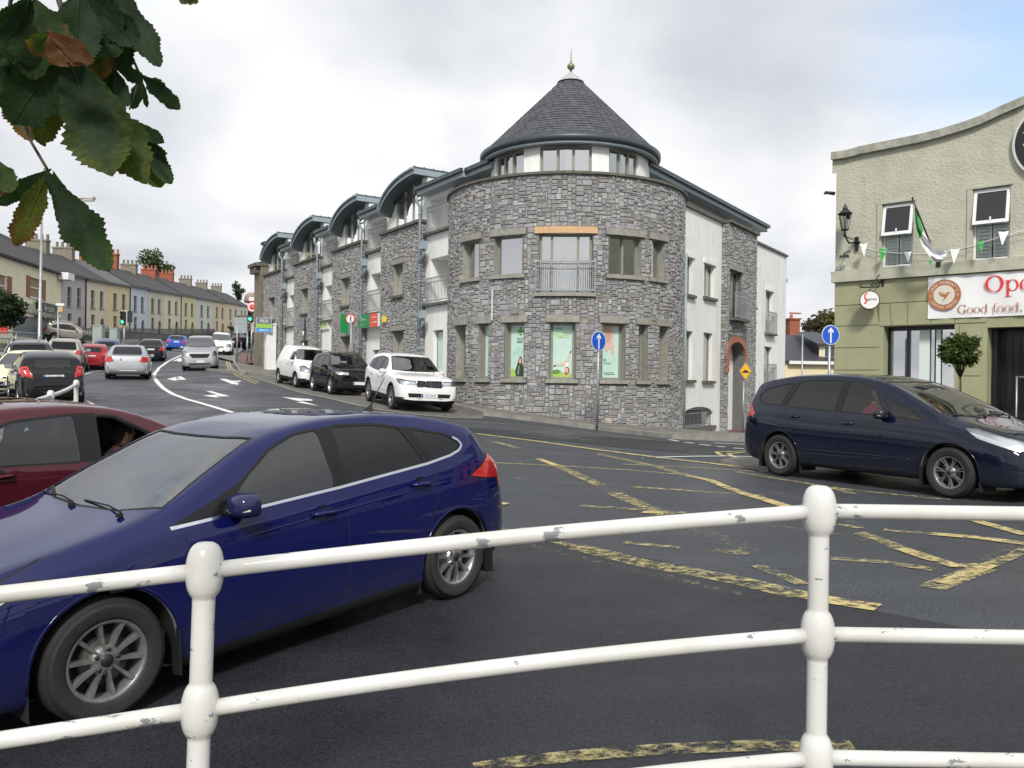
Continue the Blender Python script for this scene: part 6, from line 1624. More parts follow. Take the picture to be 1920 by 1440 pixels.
def shopw(h, nm, glassy):
 a, b, c, d = h
 w = part(CAFE, nm, DARKJ, lambda mb: [bar(mb, mpc, a+(b-a)*f-.04, a+(b-a)*f+.04, c, d, -.42, -.34) for f in (.02,.3,.5,.7,.98)]+[bar(mb, mpc, a, b, c, c+.15, -.42, -.35), bar(mb, mpc, a, b, d-.1, d, -.42, -.35)])
 part(w, 'pane', WGLASS, lambda mb: mb.quad(mpc(a,c,-.39), mpc(b,c,-.39), mpc(b,d,-.39), mpc(a,d,-.39)))
 part(w, 'room', ROOMDARK, lambda mb: (mb.quad(mpc(a-.1,c-.1,-1.3), mpc(b+.1,c-.1,-1.3), mpc(b+.1,d+.1,-1.3), mpc(a-.1,d+.1,-1.3)), mb.quad(mpc(a,c,-.42), mpc(a,d,-.42), mpc(a,d,-1.3), mpc(a,c,-1.3)), mb.quad(mpc(b,c,-.42), mpc(b,d,-.42), mpc(b,d,-1.3), mpc(b,c,-1.3))))
 if glassy: part(w, 'blind', mat('white_blind',(.62,.70,.66),.7), lambda mb: (bar(mb, mpc, hc(1716,650)[0], hc(1736,650)[0], c, d-.1, -.33, -.325), bar(mb, mpc, hc(1748,650)[0], hc(1757,650)[0], c, d-.1, -.33, -.325)))
shopw(SHW, 'shop_window', True); shopw(SH2, 'shop_window', False)
part(CAFE, 'door', DARKJ, lambda mb: (bar(mb, mpc, DOOR[0], DOOR[1], gz0, DOOR[3], -.9, -.84), *[bar(mb, mpc, DOOR[0]+.1+.16*k, DOOR[0]+.2+.16*k, 1.2, DOOR[3]-.2, -.84, -.80) for k in range(12)], bar(mb, mpc, DOOR[0], DOOR[0]+.12, gz0, DOOR[3], -.9, -.42)))
part(CAFE, 'handrail', GALV, lambda mb: (mb.tube([mpc(hc(1901,700)[0], 0, -.3), mpc(hc(1901,700)[0], 1.95, -.3)], .022), mb.tube([mpc(hc(1901,700)[0], 1.93, -.3), mpc(hc(1901,700)[0]+.8, 1.93, -.3)], .022)))
part(CAFE, 'door_sign', mat('rusty_plate',(.04,.03,.025),.6,var=.5), lambda mb: bar(mb, mpc, hc(1907,730)[0], hc(1925,730)[0], hc(1915,765)[1], hc(1915,705)[1], -.78, -.76))
rebase2(CAFE)
def mount(root, objs=None):
 """things modelled in world metres: hang them under their Empty"""
 loc = Vector(root.location); rebase2(root); return root
bn = [hc(1740,520,.06), hc(1740,598,.06)]; b0 = bn[0][0]; bz1, bz0 = bn[0][1], bn[1][1]; b1 = b0+4.6
BAN = empty('banner', tuple(mpc(b0, bz0, .05)), label='white banner with round brown bird logo and red lettering hung above the coffee house door', cat='banner')
def bsurf(u, z, o=0):
 k = .012*math.sin(u*5.1+z*3)+.01*math.sin(u*13.7-z*6); e = min(1, (u-b0)*4, (b1-u)*4); return mpc(u, z, .045+k*e+o)
def bcloth(mb):
 n, m = 60, 8
 vs = [bsurf(b0+(b1-b0)*i/n, bz0+(bz1-bz0)*j/m) for j in range(m+1) for i in range(n+1)]
 mb.mesh(vs, [(j*(n+1)+i, j*(n+1)+i+1, (j+1)*(n+1)+i+1, (j+1)*(n+1)+i) for j in range(m) for i in range(n)], 0, True)
part(BAN, 'cloth', mat('banner_vinyl',(.78,.78,.77),.45), bcloth)
BROWN = mat('logo_brown',(.38,.15,.06),.5); REDT = mat('letter_red',(.72,.035,.04),.5); CREAMT = mat('logo_cream',(.70,.66,.58),.5); LBROWN = mat('letter_brown',(.42,.20,.13),.5); LOGOBG = mat('logo_ground',(.62,.60,.52),.5)
def on_b(u, z, o=.0): return mpc(u, z, .075+o)
Hb = bz1-bz0; lc = (hc(1770.5,553,.06)); lu, lz = lc[0], lc[1]; LR = Hb*.365
def disc(mb, f, u, z, r0, r1, m, o, n=48):
 for k in range(n):
  a0, a1 = 2*PI*k/n, 2*PI*(k+1)/n
  if r0 <= 0: mb.poly([f(u,z,o), f(u+r1*math.cos(a0),z+r1*math.sin(a0),o), f(u+r1*math.cos(a1),z+r1*math.sin(a1),o)], m)
  else: mb.quad(f(u+r0*math.cos(a0),z+r0*math.sin(a0),o), f(u+r1*math.cos(a0),z+r1*math.sin(a0),o), f(u+r1*math.cos(a1),z+r1*math.sin(a1),o), f(u+r0*math.cos(a1),z+r0*math.sin(a1),o), m)
def ring_text(mb, f, u, z, r, s, mid, size, m, o, top=True, step=None):
 step = step or size*.78/r; n = len(s); X = (f(1,z,0)-f(0,z,0)).normalized(); Z = Vector((0,0,1)); Nn = X.cross(Z)
 for i, ch in enumerate(s):
  if ch == ' ': continue
  k = i-(n-1)/2; a = mid-k*step if top else mid+k*step; c = f(u+r*math.cos(a), z+r*math.sin(a), o); rot = a-PI/2 if top else a+PI/2
  M = Matrix(((X.x,Z.x,Nn.x,c.x),(X.y,Z.y,Nn.y,c.y),(X.z,Z.z,Nn.z,c.z),(0,0,0,1))) @ Matrix.Rotation(rot, 4, 'Z'); text_into(mb, ch, M, size, m)
BIRD = [(-.62,.28),(-.50,.40),(-.20,.36),(.02,.20),(.12,.02),(.22,.10),(.34,.30),(.46,.36),(.56,.30),(.86,.20),(.58,.18),(.50,.04),(.40,-.16),(.26,-.38),(.05,-.58),(-.28,-.92),(-.08,-.52),(.02,-.28),(-.22,-.22),(-.48,-.06)]
def logo(mb, f, u, z, R, o, mm=(0,1,2,0)):
 disc(mb, f, u, z, R*.63, R, mm[0], o); disc(mb, f, u, z, R*.58, R*.63, mm[1], o); disc(mb, f, u, z, 0, R*.58, mm[2], o)
 ring_text(mb, f, u, z, R*.80, "JACK MONDAY'S", PI/2, R*.27, mm[1], o+.003, True, .205); ring_text(mb, f, u, z, R*.82, "COFFEE HOUSE", -PI/2, R*.24, mm[1], o+.003, False, .185)
 for an in (PI*1.0+.05, -.02): disc(mb, f, u+R*.8*math.cos(an), z+R*.8*math.sin(an), 0, R*.045, mm[1], o+.003, 10)
 mb.npoly([f(u+x*R*.52, z+y*R*.52, o+.003) for x, y in BIRD], mm[3]); mb.npoly([f(u+x*R*.52, z+y*R*.52, o+.004) for x, y in ((-.45,.27),(-.1,.22),(.0,.1),(-.3,.12))], mm[2])
part(BAN, 'logo', [BROWN, CREAMT, LOGOBG], lambda mb: logo(mb, on_b, lu, lz, LR, .0))
def ell(cx, cy, rx, ry, a0=0, a1=360, n=26): return [(cx+rx*math.cos(R_(a0+(a1-a0)*k/n)), cy+ry*math.sin(R_(a0+(a1-a0)*k/n))) for k in range(n+1)]
def ringL(cx, cy, rx, ry, tx, ty, a0=0, a1=360, n=26):
 o, i = ell(cx,cy,rx,ry,a0,a1,n), ell(cx,cy,rx-tx,ry-ty,a0,a1,n); return [[o[k], o[k+1], i[k+1], i[k]] for k in range(n)]
def bx(x0,y0,x1,y1): return [[(x0,y0),(x1,y0),(x1,y1),(x0,y1)]]
GLY = {'O': (.76, ringL(.38,.35,.36,.36,.12,.035)), 'G': (.72, ringL(.37,.35,.35,.36,.11,.035,35,325)+bx(.50,.02,.60,.30)+bx(.42,.28,.70,.31)+bx(.60,.50,.635,.70)),
 'o': (.50, ringL(.25,.24,.235,.25,.085,.028)), 'p': (.56, bx(.09,-.22,.18,.47)+bx(.02,-.24,.27,-.21)+bx(.02,.44,.10,.475)+ringL(.31,.24,.225,.25,.085,.03,-150,150)),
 'e': (.47, ringL(.25,.24,.235,.25,.085,.028,0,318)+bx(.08,.235,.46,.265)), 'd': (.57, bx(.38,.0,.47,.70)+bx(.30,.67,.39,.70)+bx(.46,0,.55,.03)+ringL(.25,.24,.225,.25,.085,.03,30,330)),
 'f': (.34, bx(.10,.0,.19,.58)+bx(.03,0,.28,.03)+bx(.02,.44,.32,.475)+ringL(.26,.57,.16,.14,.075,.035,60,180)), ',': (.25, ringL(.10,.05,.06,.055,.055,.05)+[[(.14,.05),(.16,.02),(.08,-.14),(.06,-.12)]]),
 'g': (.52, ringL(.23,.31,.18,.17,.075,.028)+ringL(.24,-.10,.22,.13,.05,.03)+bx(.10,.03,.36,.09)+bx(.36,.42,.50,.46)), 'n': (.60, bx(.08,0,.17,.47)+bx(.01,0,.25,.03)+bx(.01,.44,.09,.475)+bx(.40,0,.49,.33)+bx(.33,0,.57,.03)+ringL(.30,.32,.19,.17,.085,.04,0,150)), ' ': (.28, [])}
def serif(mb, f, s, u, z, size, m, o):
 for ch in s:
  adv, q4 = GLY.get(ch, (.5, []))
  for q in q4: mb.poly([f(u+x*size, z+y*size, o) for x, y in q], m)
  u += adv*size
part(BAN, 'lettering', [REDT], lambda mb: serif(mb, on_b, 'Open', hc(1846,548,.06)[0], hc(1850,548,.06)[1], Hb*.53, 0, .002))
part(BAN, 'lettering', [LBROWN], lambda mb: serif(mb, on_b, 'Good food, good', hc(1795,589,.06)[0], hc(1800,588,.06)[1], Hb*.285, 0, .002))
mount(BAN)
cu_, cz_ = hc(1899,272,.12); RS = .92; cu_ += RS*.98
SG = empty('disc_sign', tuple(mpc(cu_, cz_, .06)), label='large round black sign with gold lettering high on the coffee house gable', cat='sign')
BLK = mat('sign_black',(.012,.013,.018),.35); GOLD = mat('sign_gold',(.62,.48,.16),.4); RIMW = mat('sign_rim',(.55,.55,.52),.5)
def discsolid(mb, f, u, z, R, o0, o1, m):
 disc(mb, f, u, z, 0, R, m, o1, 48)
 for k in range(48):
  a0, a1 = 2*PI*k/48, 2*PI*(k+1)/48; mb.quad(f(u+R*math.cos(a0),z+R*math.sin(a0),o0), f(u+R*math.cos(a1),z+R*math.sin(a1),o0), f(u+R*math.cos(a1),z+R*math.sin(a1),o1), f(u+R*math.cos(a0),z+R*math.sin(a0),o1), m)
part(SG, 'disc', [RIMW, BLK], lambda mb: (discsolid(mb, mpc, cu_, cz_, RS, .0, .10, 0), disc(mb, mpc, cu_, cz_, 0, RS*.94, 1, .104)))
part(SG, 'lettering', [BLK, GOLD, BLK], lambda mb: logo(mb, mpc, cu_, cz_, RS*.90, .108, (0,1,2,1)))
mount(SG)
u0, z0 = hc(1646, 560, .0)
HS_ = empty('hanging_sign', tuple(mpc(u0-.1, z0, 0)), label='small round white hanging sign with red and black lettering on a scrolled iron bracket', cat='sign')
nn = (CR @ Vector((0,0,1))); hx = Vector((.80,-.60,0)).normalized();
cH = P(1630.5, 563, 21.0); Rr = .235; fX = Vector((.93,-.37,0)).normalized(); fN = Vector((fX.y,-fX.x,0)); fN = fN if fN.dot(-cH) > 0 else -fN
def fh(u, z, o=0): return cH + fX*u + Vector((0,0,z)) + fN*o
def hs(mb):
 discsolid(mb, fh, 0, 0, Rr, -.09, .05, 0); disc(mb, fh, 0, 0, 0, Rr*.92, 1, .054); discsolid(mb, fh, 0, 0, Rr, .05, -.09, 0)
part(HS_, 'face', [BLACK, PLATE_W], hs)
def hst(mb):
 pts = [(-.05,.17),(-.10,.15),(-.115,.08),(-.09,.02),(-.075,-.04),(-.10,-.09),(-.16,-.10),(-.15,-.06),(-.115,-.055),(-.12,.0),(-.15,.06),(-.145,.14),(-.10,.19)]
 mb.npoly([fh(x+.02,z,.058) for x, z in pts], 0)
 X, Z, Nn = fX, Vector((0,0,1)), fN; c = fh(.045, .02, .059); M = Matrix(((X.x,Z.x,Nn.x,c.x),(X.y,Z.y,Nn.y,c.y),(X.z,Z.z,Nn.z,c.z),(0,0,0,1)))
 if X.cross(Z).dot(Nn) < 0: M = M
 text_into(mb, 'egafredo', M, .085, 1, xs=.85)
part(HS_, 'lettering', [REDT, INK], hst)
IRON = mat('black_iron', (.012,.013,.014), .4, bump=.2)
def hbr(mb):
 a = mpc(u0+.12, z0+.45, .02); b = cH+Vector((0,0,Rr+.10)); mb.tube([a, b+Vector((0,0,.0))], .018); mb.tube([b+fX*-.22, b+fX*.22], .018)
 mb.tube([a+Vector((0,0,.25)), a.lerp(b,.4)+Vector((0,0,.17)), b], .012); mb.tube([b, cH+Vector((0,0,Rr))], .01)
 for k in (-.22,.2): mb.tube([b+fX*k+Vector((.04*math.cos(t),0,.05+.045*math.sin(t))) for t in [x*.6 for x in range(11)]], .012, seg=6)
 mb.box(mpc(u0+.12, z0+.5, .015), (.06,.06,.4))
part(HS_, 'bracket', IRON, hbr); mount(HS_)
lu0, lz0 = hc(1606,456,0)
LN = empty('wall_lantern', tuple(mpc(lu0, lz0, 0)), label='black Victorian style wall lantern on a curled bracket at the corner of the coffee house', cat='lantern')
lc0 = P(1584.5, 412, 21.4)
def lan(mb):
 q = lambda r, z, k: lc0+Vector((r*math.cos(PI/3*k+.3), r*math.sin(PI/3*k+.3), z))
 for k in range(6):
  mb.tube([q(.16,.14,k), q(.085,-.26,k)], .009, seg=5); mb.quad(q(.19,.15,k), q(.19,.15,k+1), q(.06,.28,k+1), q(.06,.28,k)); mb.tube([q(.165,.14,k), q(.165,.14,k+1)], .013, seg=5); mb.tube([q(.085,-.26,k), q(.085,-.26,k+1)], .012, seg=5)
 mb.lathe([(.19,.15),(.10,.19),(.06,.28),(.07,.31),(.03,.33),(.035,.37),(.012,.40),(0,.47)], c=lc0, seg=12)
 mb.lathe([(0,-.3),(.10,-.27),(.09,-.24),(0,-.24)], c=lc0, seg=12); b = lc0+Vector((0,0,-.3)); w = mpc(lu0+.02, lz0-.0, .03)
 mb.tube([b, b+Vector((0,0,-.12)), b.lerp(w,.35)+Vector((0,0,-.20)), w+Vector((0,0,.02))], .022); mb.tube([b+Vector((0,0,-.12)), b.lerp(w,.5)+Vector((0,0,-.05)), w+Vector((0,0,.12))], .014)
 mb.lathe([(.0,-.06),(.035,-.05),(.045,0),(.03,.06),(0,.06)], c=b+Vector((0,0,-.08)), seg=12)
 mb.lathe([(.0,-.02),(.09,0),(.09,.03)], c=w, seg=12); mb.box(w+Vector((0,0,-.02)), (.07,.07,.36), rz=.8)
part(LN, 'frame', IRON, lan)
part(LN, 'glazing', glass_mat('lantern_glass',(.75,.78,.75),.9,1.5), lambda mb: mb.lathe([(.082,-.25),(.155,.135)], c=lc0, seg=6, smooth=False)); mount(LN)
fl = P(1583,481,21.6); FL = empty('floodlight', tuple(fl), label='small black floodlight below the corner lantern', cat='floodlight')
part(FL, 'housing', IRON, lambda mb: (mb.box(fl, (.22,.1,.06), rz=-.7), mb.box(fl+Vector((0,0,.06)), (.03,.03,.08)), mb.tube([fl+Vector((.02,0,.08)), mpc(hc(1592,478)[0],hc(1592,470)[1],0)], .012)))
part(FL, 'lens', GL_LAMP, lambda mb: mb.box(fl+Vector((-.04,-.05,-.012)), (.18,.02,.05), rz=-.7)); mount(FL)
for (px, py, lb) in ((1573,504,'small white dome camera on the green wall below the floodlight'),(1562,511,'small white dome camera at the very corner of the coffee house')):
 c = mpc(hc(px,py)[0], hc(px,py)[1], .04); mb = MB(); mb.lathe([(0,-.05),(.035,-.04),(.05,0),(.05,.03),(0,.03)], c=c, seg=14); mb.box(c+Vector((0,.05,.02)), (.03,.1,.03)); prop(mb.build('dome_camera', mat('white_plastic',(.7,.7,.7),.4)), lb, 'camera')
pj = mpc(-.02, hc(1563,364)[1], .03); mb = MB(); mb.tube([pj, pj+Vector((-.22,.05,.04)), pj+Vector((-.27,.06,.0))], [.05,.045,.02]); prop(mb.build('rainwater_spout', IRON), 'black rainwater spout sticking out of the corner high above the lantern', 'spout')
fa, fb = P(1711,372,19.7), mpc(hc(1762,497)[0], hc(1762,497)[1], .08)
FG = empty('flag', tuple(fb), label='limp green and white flag hanging from a slanted black pole between the upper windows', cat='flag')
part(FG, 'pole', IRON, lambda mb: (mb.tube([fb, fa], .018), mb.lathe([(0,-.03),(.03,0),(0,.05)], c=fa, seg=8), mb.box(fb, (.1,.12,.12), rz=-.7)))
def flag(mb):
 top = [(1716,386),(1722,395),(1727,407),(1731,420),(1735,434),(1739,447)];
 cols = [([(1716,386),(1714,400),(1717,425),(1722,448),(1728,461)],0), ]
 A = [(1716,386,0),(1722,404,.02),(1727,420,.03),(1731,434,.03),(1742,452,.06),(1753,467,.04),(1768,471,.09),(1779,470,.05)]
 B = [(1715,392,-.02),(1716,412,-.03),(1719,432,0),(1724,449,.03),(1730,462,0),(1744,482,.05),(1754,491,0),(1766,491,.05)]
 n = len(A); V = []
 for t in range(n):
  for k in range(5):
   f = k/4; px = A[t][0]*(1-f)+B[t][0]*f; py = A[t][1]*(1-f)+B[t][1]*f; V.append(P(px, py, 19.72+.028*(5-abs(px-1735)*.06)-A[t][2]*(1-f)*2-B[t][2]*f*2+.07*math.sin(f*7+t)))
 for t in range(n-1):
  for k in range(4): mb.quad(V[t*5+k], V[t*5+k+1], V[t*5+5+k+1], V[t*5+5+k], 0 if t < 3 else 1)
 mb.poly([P(1741,487,19.7), P(1748,489,19.72), P(1744,499,19.7)], 0)
 for k in mb.f: pass
fo = part(FG, 'cloth', [mat('flag_green',(.03,.30,.06),.7), mat('flag_white',(.78,.78,.80),.7)], flag)
mount(FG)
def FY(px, py=470):
 s_, z_ = hc(px, py); return mpc(s_, z_).y
BU = [(1612,462),(1640,470),(1672,474),(1710,476),(1742,475),(1760,474),(1792,470),(1822,460),(1850,452),(1880,443),(1925,430)]
bY = lambda px: FY(px)-.35
part_line = MB(); part_line.tube([P(a, b, bY(a)) for a, b in BU], .007, seg=5); ob = part_line.build('bunting_string', PLATE_W); prop(ob, 'white string of bunting looped across the coffee house front', 'bunting string')
lw = MB(); lw.tube([P(a, b, bY(a)+.25) for a, b in ((1600,460),(1640,472),(1690,478),(1760,478),(1830,462),(1925,436))], .006, seg=5)
ow = lw.build('festoon_cable', IRON); prop(ow, 'thin dark cable sagging behind the bunting', 'cable')
for i, (a, b, w, h, cc) in enumerate(((1612,457,14,24,1),(1648,466,17,26,0),(1695,472,14,22,1),(1782,467,18,27,1),(1831,452,15,22,0),(1872,434,20,26,1))):
 t = MB(); Yb = bY(a)-.02; dx = -1 if i % 2 else 1
 t.mesh([P(a,b,Yb), P(a+w*.5,b+1,Yb+.03), P(a+w,b-1,Yb), P(a+w*.45+dx*2,b+h,Yb-.06), P(a+w*.45,b+h*.5,Yb-.02)], [(0,1,4),(1,2,4),(0,4,3),(4,2,3)], 0)
 nm = ['white pennant beside the lantern bracket','green pennant left of the first upper window','white pennant in front of the first upper window','white pennant just right of the hanging flag','green pennant in front of the second upper window','white pennant at the right edge of the second upper window'][i]
 prop(t.build('pennant', MATS['flag_green'] if cc == 0 else MATS['flag_white']), nm, 'pennant', 'bunting pennants on the coffee house')
for k, (w_, h_, col_, lb) in enumerate(((7.5, 7.4, (.50,.20,.14), 'red brick two-storey house joined to the right of the coffee house'), (8.5, 6.6, (.30,.33,.38), 'slate blue rendered house at the end of the coffee house row'), (9, 8.2, (.22,.20,.17), 'brown stone three-bay house on the right side of the junction'))):
 o_ = S9+.02+sum((7.5, 8.5, 9)[:k])+.02*k; mm_ = mat('added_house_wall_%d' % k, col_, .85, var=.2, vscale=1.5); HH = []
 r = empty('added_reflection_house', tuple(mpc(o_+w_/2, .2)), label=lb, cat='house')  # unseen house, added so car glass and paint mirror a dark skyline
 for q in range(3):
  for z_ in (.9, 4.1): HH.append((o_+.8+q*w_/3.1, o_+1.9+q*w_/3.1, z_, z_+1.8))
 part(r, 'wall', mm_, lambda mb: (shell(mb, mpc, o_, o_+w_, -.6, h_, HH, 0, .2), mb.quad(mpc(o_,-.6,-8), mpc(o_+w_,-.6,-8), mpc(o_+w_,h_,-8), mpc(o_,h_,-8)), mb.quad(mpc(o_+w_,-.6,0), mpc(o_+w_,-.6,-8), mpc(o_+w_,h_,-8), mpc(o_+w_,h_,0))))
 part(r, 'roof', SLATE, lambda mb: (mb.quad(mpc(o_,h_,.3), mpc(o_+w_,h_,.3), mpc(o_+w_,h_+2.6,-4), mpc(o_,h_+2.6,-4)), mb.quad(mpc(o_,h_,-8.2), mpc(o_+w_,h_,-8.2), mpc(o_+w_,h_+2.6,-4), mpc(o_,h_+2.6,-4))))
 for h in HH: window(r, mpc, *h, dep=.14, mull=(), trans=(.5,), fm=MATS['white_window_frame'], curtain=None, glass=GL_DARK)
 mount(r)
# ------------------------------------------------------------------ the other vehicles
def put(c, px, py, heading, side='right', axle=0, dz=0):
 """stand the car so that one tyre meets the road where the photograph shows it"""
 f = Vector(heading).normalized(); l = Vector((-f.y, f.x)); g = G(px, py).to_2d(); X = c.L/2-c.ax[axle]; Yv = (1 if side == 'left' else -1)*(c.W/2-.02)
 o = g - f*X - l*Yv; return c.place(o.x, o.y, heading, dz)
def rot(v, deg): a = R_(deg); return Vector((v[0]*math.cos(a)-v[1]*math.sin(a), v[0]*math.sin(a)+v[1]*math.cos(a)))
P_NAVY = paint_mat('navy_paint', (.003,.006,.020), 0, .3)
def smax_hook(c, st):
 if st == 'cut':
  c.paintfaces([(1.2,.12),(3.5,.12),(3.42,.25),(1.35,.24)], 1, 'side')
 if st == 'post':
  mb = MB(); L2 = c.L/2
  for sy in (-1,):
   pts = [Vector((L2-u, sy*(c.width_at(u, .47)+.004), .47)) for u in np.linspace(1.5,3.35,12)]; mb.tube(pts, [.004]+[.009]*10+[.004], seg=6)
  mb.build('door_moulding', c.paint, c.root)
smax = make_car(T_MPV, 'people_carrier', P_NAVY, 'dark navy people carrier with roofline curving down, waiting in front of the coffee house', cat='car', res=.07, sub=3, detail=True, hook=smax_hook,
 gl=(glass_mat('side_glass_front', (.78,.82,.80), .95, 1.6), GL_DARK), wheel=(7,2,.045,.016), rimm=ALLOY_D, rim=.215, mudflap=True)
smax.place(5.81, 12.55, (.5,-.866))
P_MAR = paint_mat('maroon_paint', (.060,.008,.014), 0, .3)
T_OLD = dict(T_HATCH, old=1); T_OLD['side'] = [('front_window_open',[(1.60,.955),(2.36,.985),(2.34,1.35),(2.18,1.335),(1.90,1.18)],0), ('door_window',[(2.53,.99),(3.22,1.02),(3.20,1.27),(3.0,1.335),(2.53,1.365)],0), ('quarter_window',[(3.34,1.04),(3.6,1.10),(3.45,1.2),(3.31,1.22)],1)]; T_OLD['black'] = [[(2.36,.97),(2.53,.98),(2.53,1.38),(2.34,1.375)]]
T_OLD['tail'] = [(4.05,.9),(4.28,.85),(4.28,1.0),(4.12,1.05)]
maroon = make_car(T_OLD, 'hatchback_car', P_MAR, 'maroon hatchback with its front window wound down and a driver inside, behind the blue car', cat='car', res=.08, sub=3, detail=True, gl=(glass_mat('side_glass_plain', (.80,.85,.83), .95, 1.8), GL_LIGHT),
 drop=('front_window_open',), wheel=(7,1,0,.035), mudflap=False, seats=SEATG)
def open_win(c):
 pass
maroon.place(-4.07, 7.83, (.626,.781))
P_WHITE = paint_mat('white_car_paint', (.74,.74,.73), 0, .35)
P_BLACKM = paint_mat('black_car_paint', (.005,.005,.006), 0, .3)
P_SILVER = paint_mat('silver_car_paint', (.40,.41,.43), .7, .3)
P_GREYB = paint_mat('grey_beige_paint', (.32,.30,.26), .5, .35)
def suv_hook(c, st):
 if st == 'post':
  L2 = c.L/2; fz = c.fz
  for sy in (1, -1):
   mb = MB(); pts = [Vector((L2-u*c.fu, sy*(.56*c.W/1.88), interp(c.top, u*c.fu)+dz)) for u, dz in ((2.2,-.02),(2.3,.03),(2.8,.035),(3.4,.035),(4.0,.04),(4.2,-.02))]
   mb.tube(pts, .016, seg=6); mb.build('roof_rail', CHROME if c.paint is not P_BLACKM else MATTBLACK, c.root)
def kod_hook(c, st):
 suv_hook(c, st)
 if st == 'post':
  L2 = c.L/2; X = L2+.006
  fr = MB()
  fr.tube([(X-.03,-.38,.735),(X-.025,.38,.735)], .012, seg=6); fr.tube([(X-.05,-.38,.935),(X-.045,.38,.935)], .014, seg=6)
  for k in range(15): y = -.36+.72*k/14; fr.box((X-.035, y, .835), (.03,.012,.15))
  fr.build('grille_bars', CHROME, c.root)
  mb = MB(); mb.lathe([(0,.0),(.03,.0),(.03,-.02)], c=(X-.05,0,.955), axis='X', seg=20); mb.build('badge', CHROME, c.root)
  mb = MB(); mb.tube([(X-.01,-.78,.40),(X+.01,-.5,.37),(X+.012,.5,.37),(X-.01,.78,.40)], .02, seg=6); mb.build('bumper_trim', P_WHITE, c.root)
kod = make_car(T_SUV, 'parked_suv', P_WHITE, 'white SUV with black grille and silver roof rails, parked nearest the round tower', cat='suv', res=.08, sub=3, detail=True, hook=kod_hook, wheel=(5,2,.06,.02), rimm=ALLOY_D, rim=.24, rw=.365, clad=True, text_f='12-L-3696', seats=SEATG)
put(kod, 731, 767, rot((.541,-.841), -9))
spo = make_car(T_SUV, 'parked_suv', P_BLACKM, 'black SUV parked between the white van and the white SUV', L=4.44, W=1.86, H=1.64, cat='suv', res=.09, sub=2, detail=True, hook=lambda c, st: suv_hook(c, st), wheel=(5,2,.06,.02), rim=.235, gl=(GL_DARK, GL_DARK), clad=True)
put(spo, 617, 740, rot((.541,-.841), -5))
ber = make_car(T_SVAN, 'parked_van', P_WHITE, 'small white panel van parked behind the black SUV', cat='van', res=.1, sub=2, wheel=(6,1,0,.05), rimm=mat('steel_wheel',(.3,.3,.3),.5,metal=.3), rim=.19, drop=('rearwin',))
put(ber, 552, 726.5, rot((.541,-.841), -2))
getz = make_car(T_HATCH, 'parked_hatchback', P_BLACKM, 'black hatchback with yellow and white rear plate, parked by the white railing on the left', L=3.81, W=1.67, H=1.49, cat='car', res=.09, sub=2, gl=(GL_LIGHT, GL_LIGHT), rimm=ALLOY, text_r='03-C-6878', wheel=(6,1,0,.04))
put(getz, 155, 756, (-.60,.80), 'right', 1)
mini = make_car(T_HATCH, 'parked_hatchback', paint_mat('cream_paint',(.62,.60,.42),0,.35), 'cream small hatchback with round headlights facing the black hatchback', L=3.7, W=1.68, H=1.41, cat='car', res=.12, sub=2, drop=('head',), rimm=ALLOY)
for sy in (.58, -.58):
 mb = MB(); c0 = (mini.L/2-.20, sy, .70); mb.lathe([(0,.10),(.09,.09),(.12,.05),(.125,.0)], c=c0, axis='X', seg=20, m=0); mb.lathe([(.12,.055),(.145,.05),(.145,0)], c=c0, axis='X', seg=20, m=1)
 mb.build('headlight', [LAMPBOWL, CHROME], mini.root); mb = MB(); mb.lathe([(0,.06),(.05,.05),(.055,0)], c=(mini.L/2-.05, sy*.95, .42), axis='X', seg=14); mb.build('fog_lamp', LAMPBOWL, mini.root)
mini.place(-16.0, 27.4, (.30,-.95))
dsuv = make_car(T_SUV, 'parked_suv', paint_mat('dark_grey_paint',(.045,.048,.055),.4,.3), 'dark grey SUV with roof rails half hidden behind the cream hatchback', L=4.5, W=1.84, H=1.72, cat='suv', res=.12, sub=2, hook=suv_hook)
p = G(38, 735); dsuv.place(-18.6, 32.0, (-.50,.87))
gsuv = make_car(T_SUV, 'parked_suv', P_GREYB, 'grey-beige estate SUV with dark rear glass parked before the red hatchback', L=4.6, W=1.83, H=1.70, cat='suv', res=.12, sub=2, hook=suv_hook, gl=(GL_DARK, GL_DARK))
gsuv.place(-22.9, 42.6, (-.40,.92))
redh = make_car(T_HATCH, 'parked_hatchback', paint_mat('red_paint',(.26,.012,.018),0,.35), 'red hatchback parked on the left of the uphill street', L=4.0, W=1.7, H=1.46, cat='car', res=.14, sub=2)
redh.place(-24.2, 48.0, (-.36,.93))
blu3 = make_car(T_HATCH, 'parked_hatchback', paint_mat('blue_grey_paint',(.05,.07,.13),.3,.35), 'dark blue hatchback parked beyond the red one', L=4.1, W=1.72, H=1.48, cat='car', res=.16, sub=2)
blu3.place(-27.2, 56.0, (-.33,.94))
meg = make_car(T_SALOON, 'saloon_car', P_SILVER, 'silver saloon seen from behind driving uphill in the middle of the street', cat='car', res=.1, sub=2, tailshape=None)
meg.place(-17.1, 37.0, (-.38,.925))
oct_ = make_car(T_SALOON, 'saloon_car', P_BLACKM, 'black saloon seen from behind ahead of the silver saloon', L=4.57, W=1.77, H=1.45, cat='car', res=.12, sub=2)
oct_.place(-24.9, 57.3, (-.36,.93))
farb = make_car(T_SALOON, 'saloon_car', paint_mat('bright_blue_paint',(.02,.07,.38),.3,.3), 'bright blue saloon far up the street below the terrace', L=4.5, W=1.8, H=1.44, cat='car', res=.16, sub=2)
farb.place(-30.7, 76.0, (-.30,.95))
viv = make_car(T_VAN, 'delivery_van', P_SILVER, 'silver delivery van driving down the street towards the camera', cat='van', res=.1, sub=2, drop=('rearwin',), clad=False)
viv.place(-18.4, 49.0, (.33,-.944))
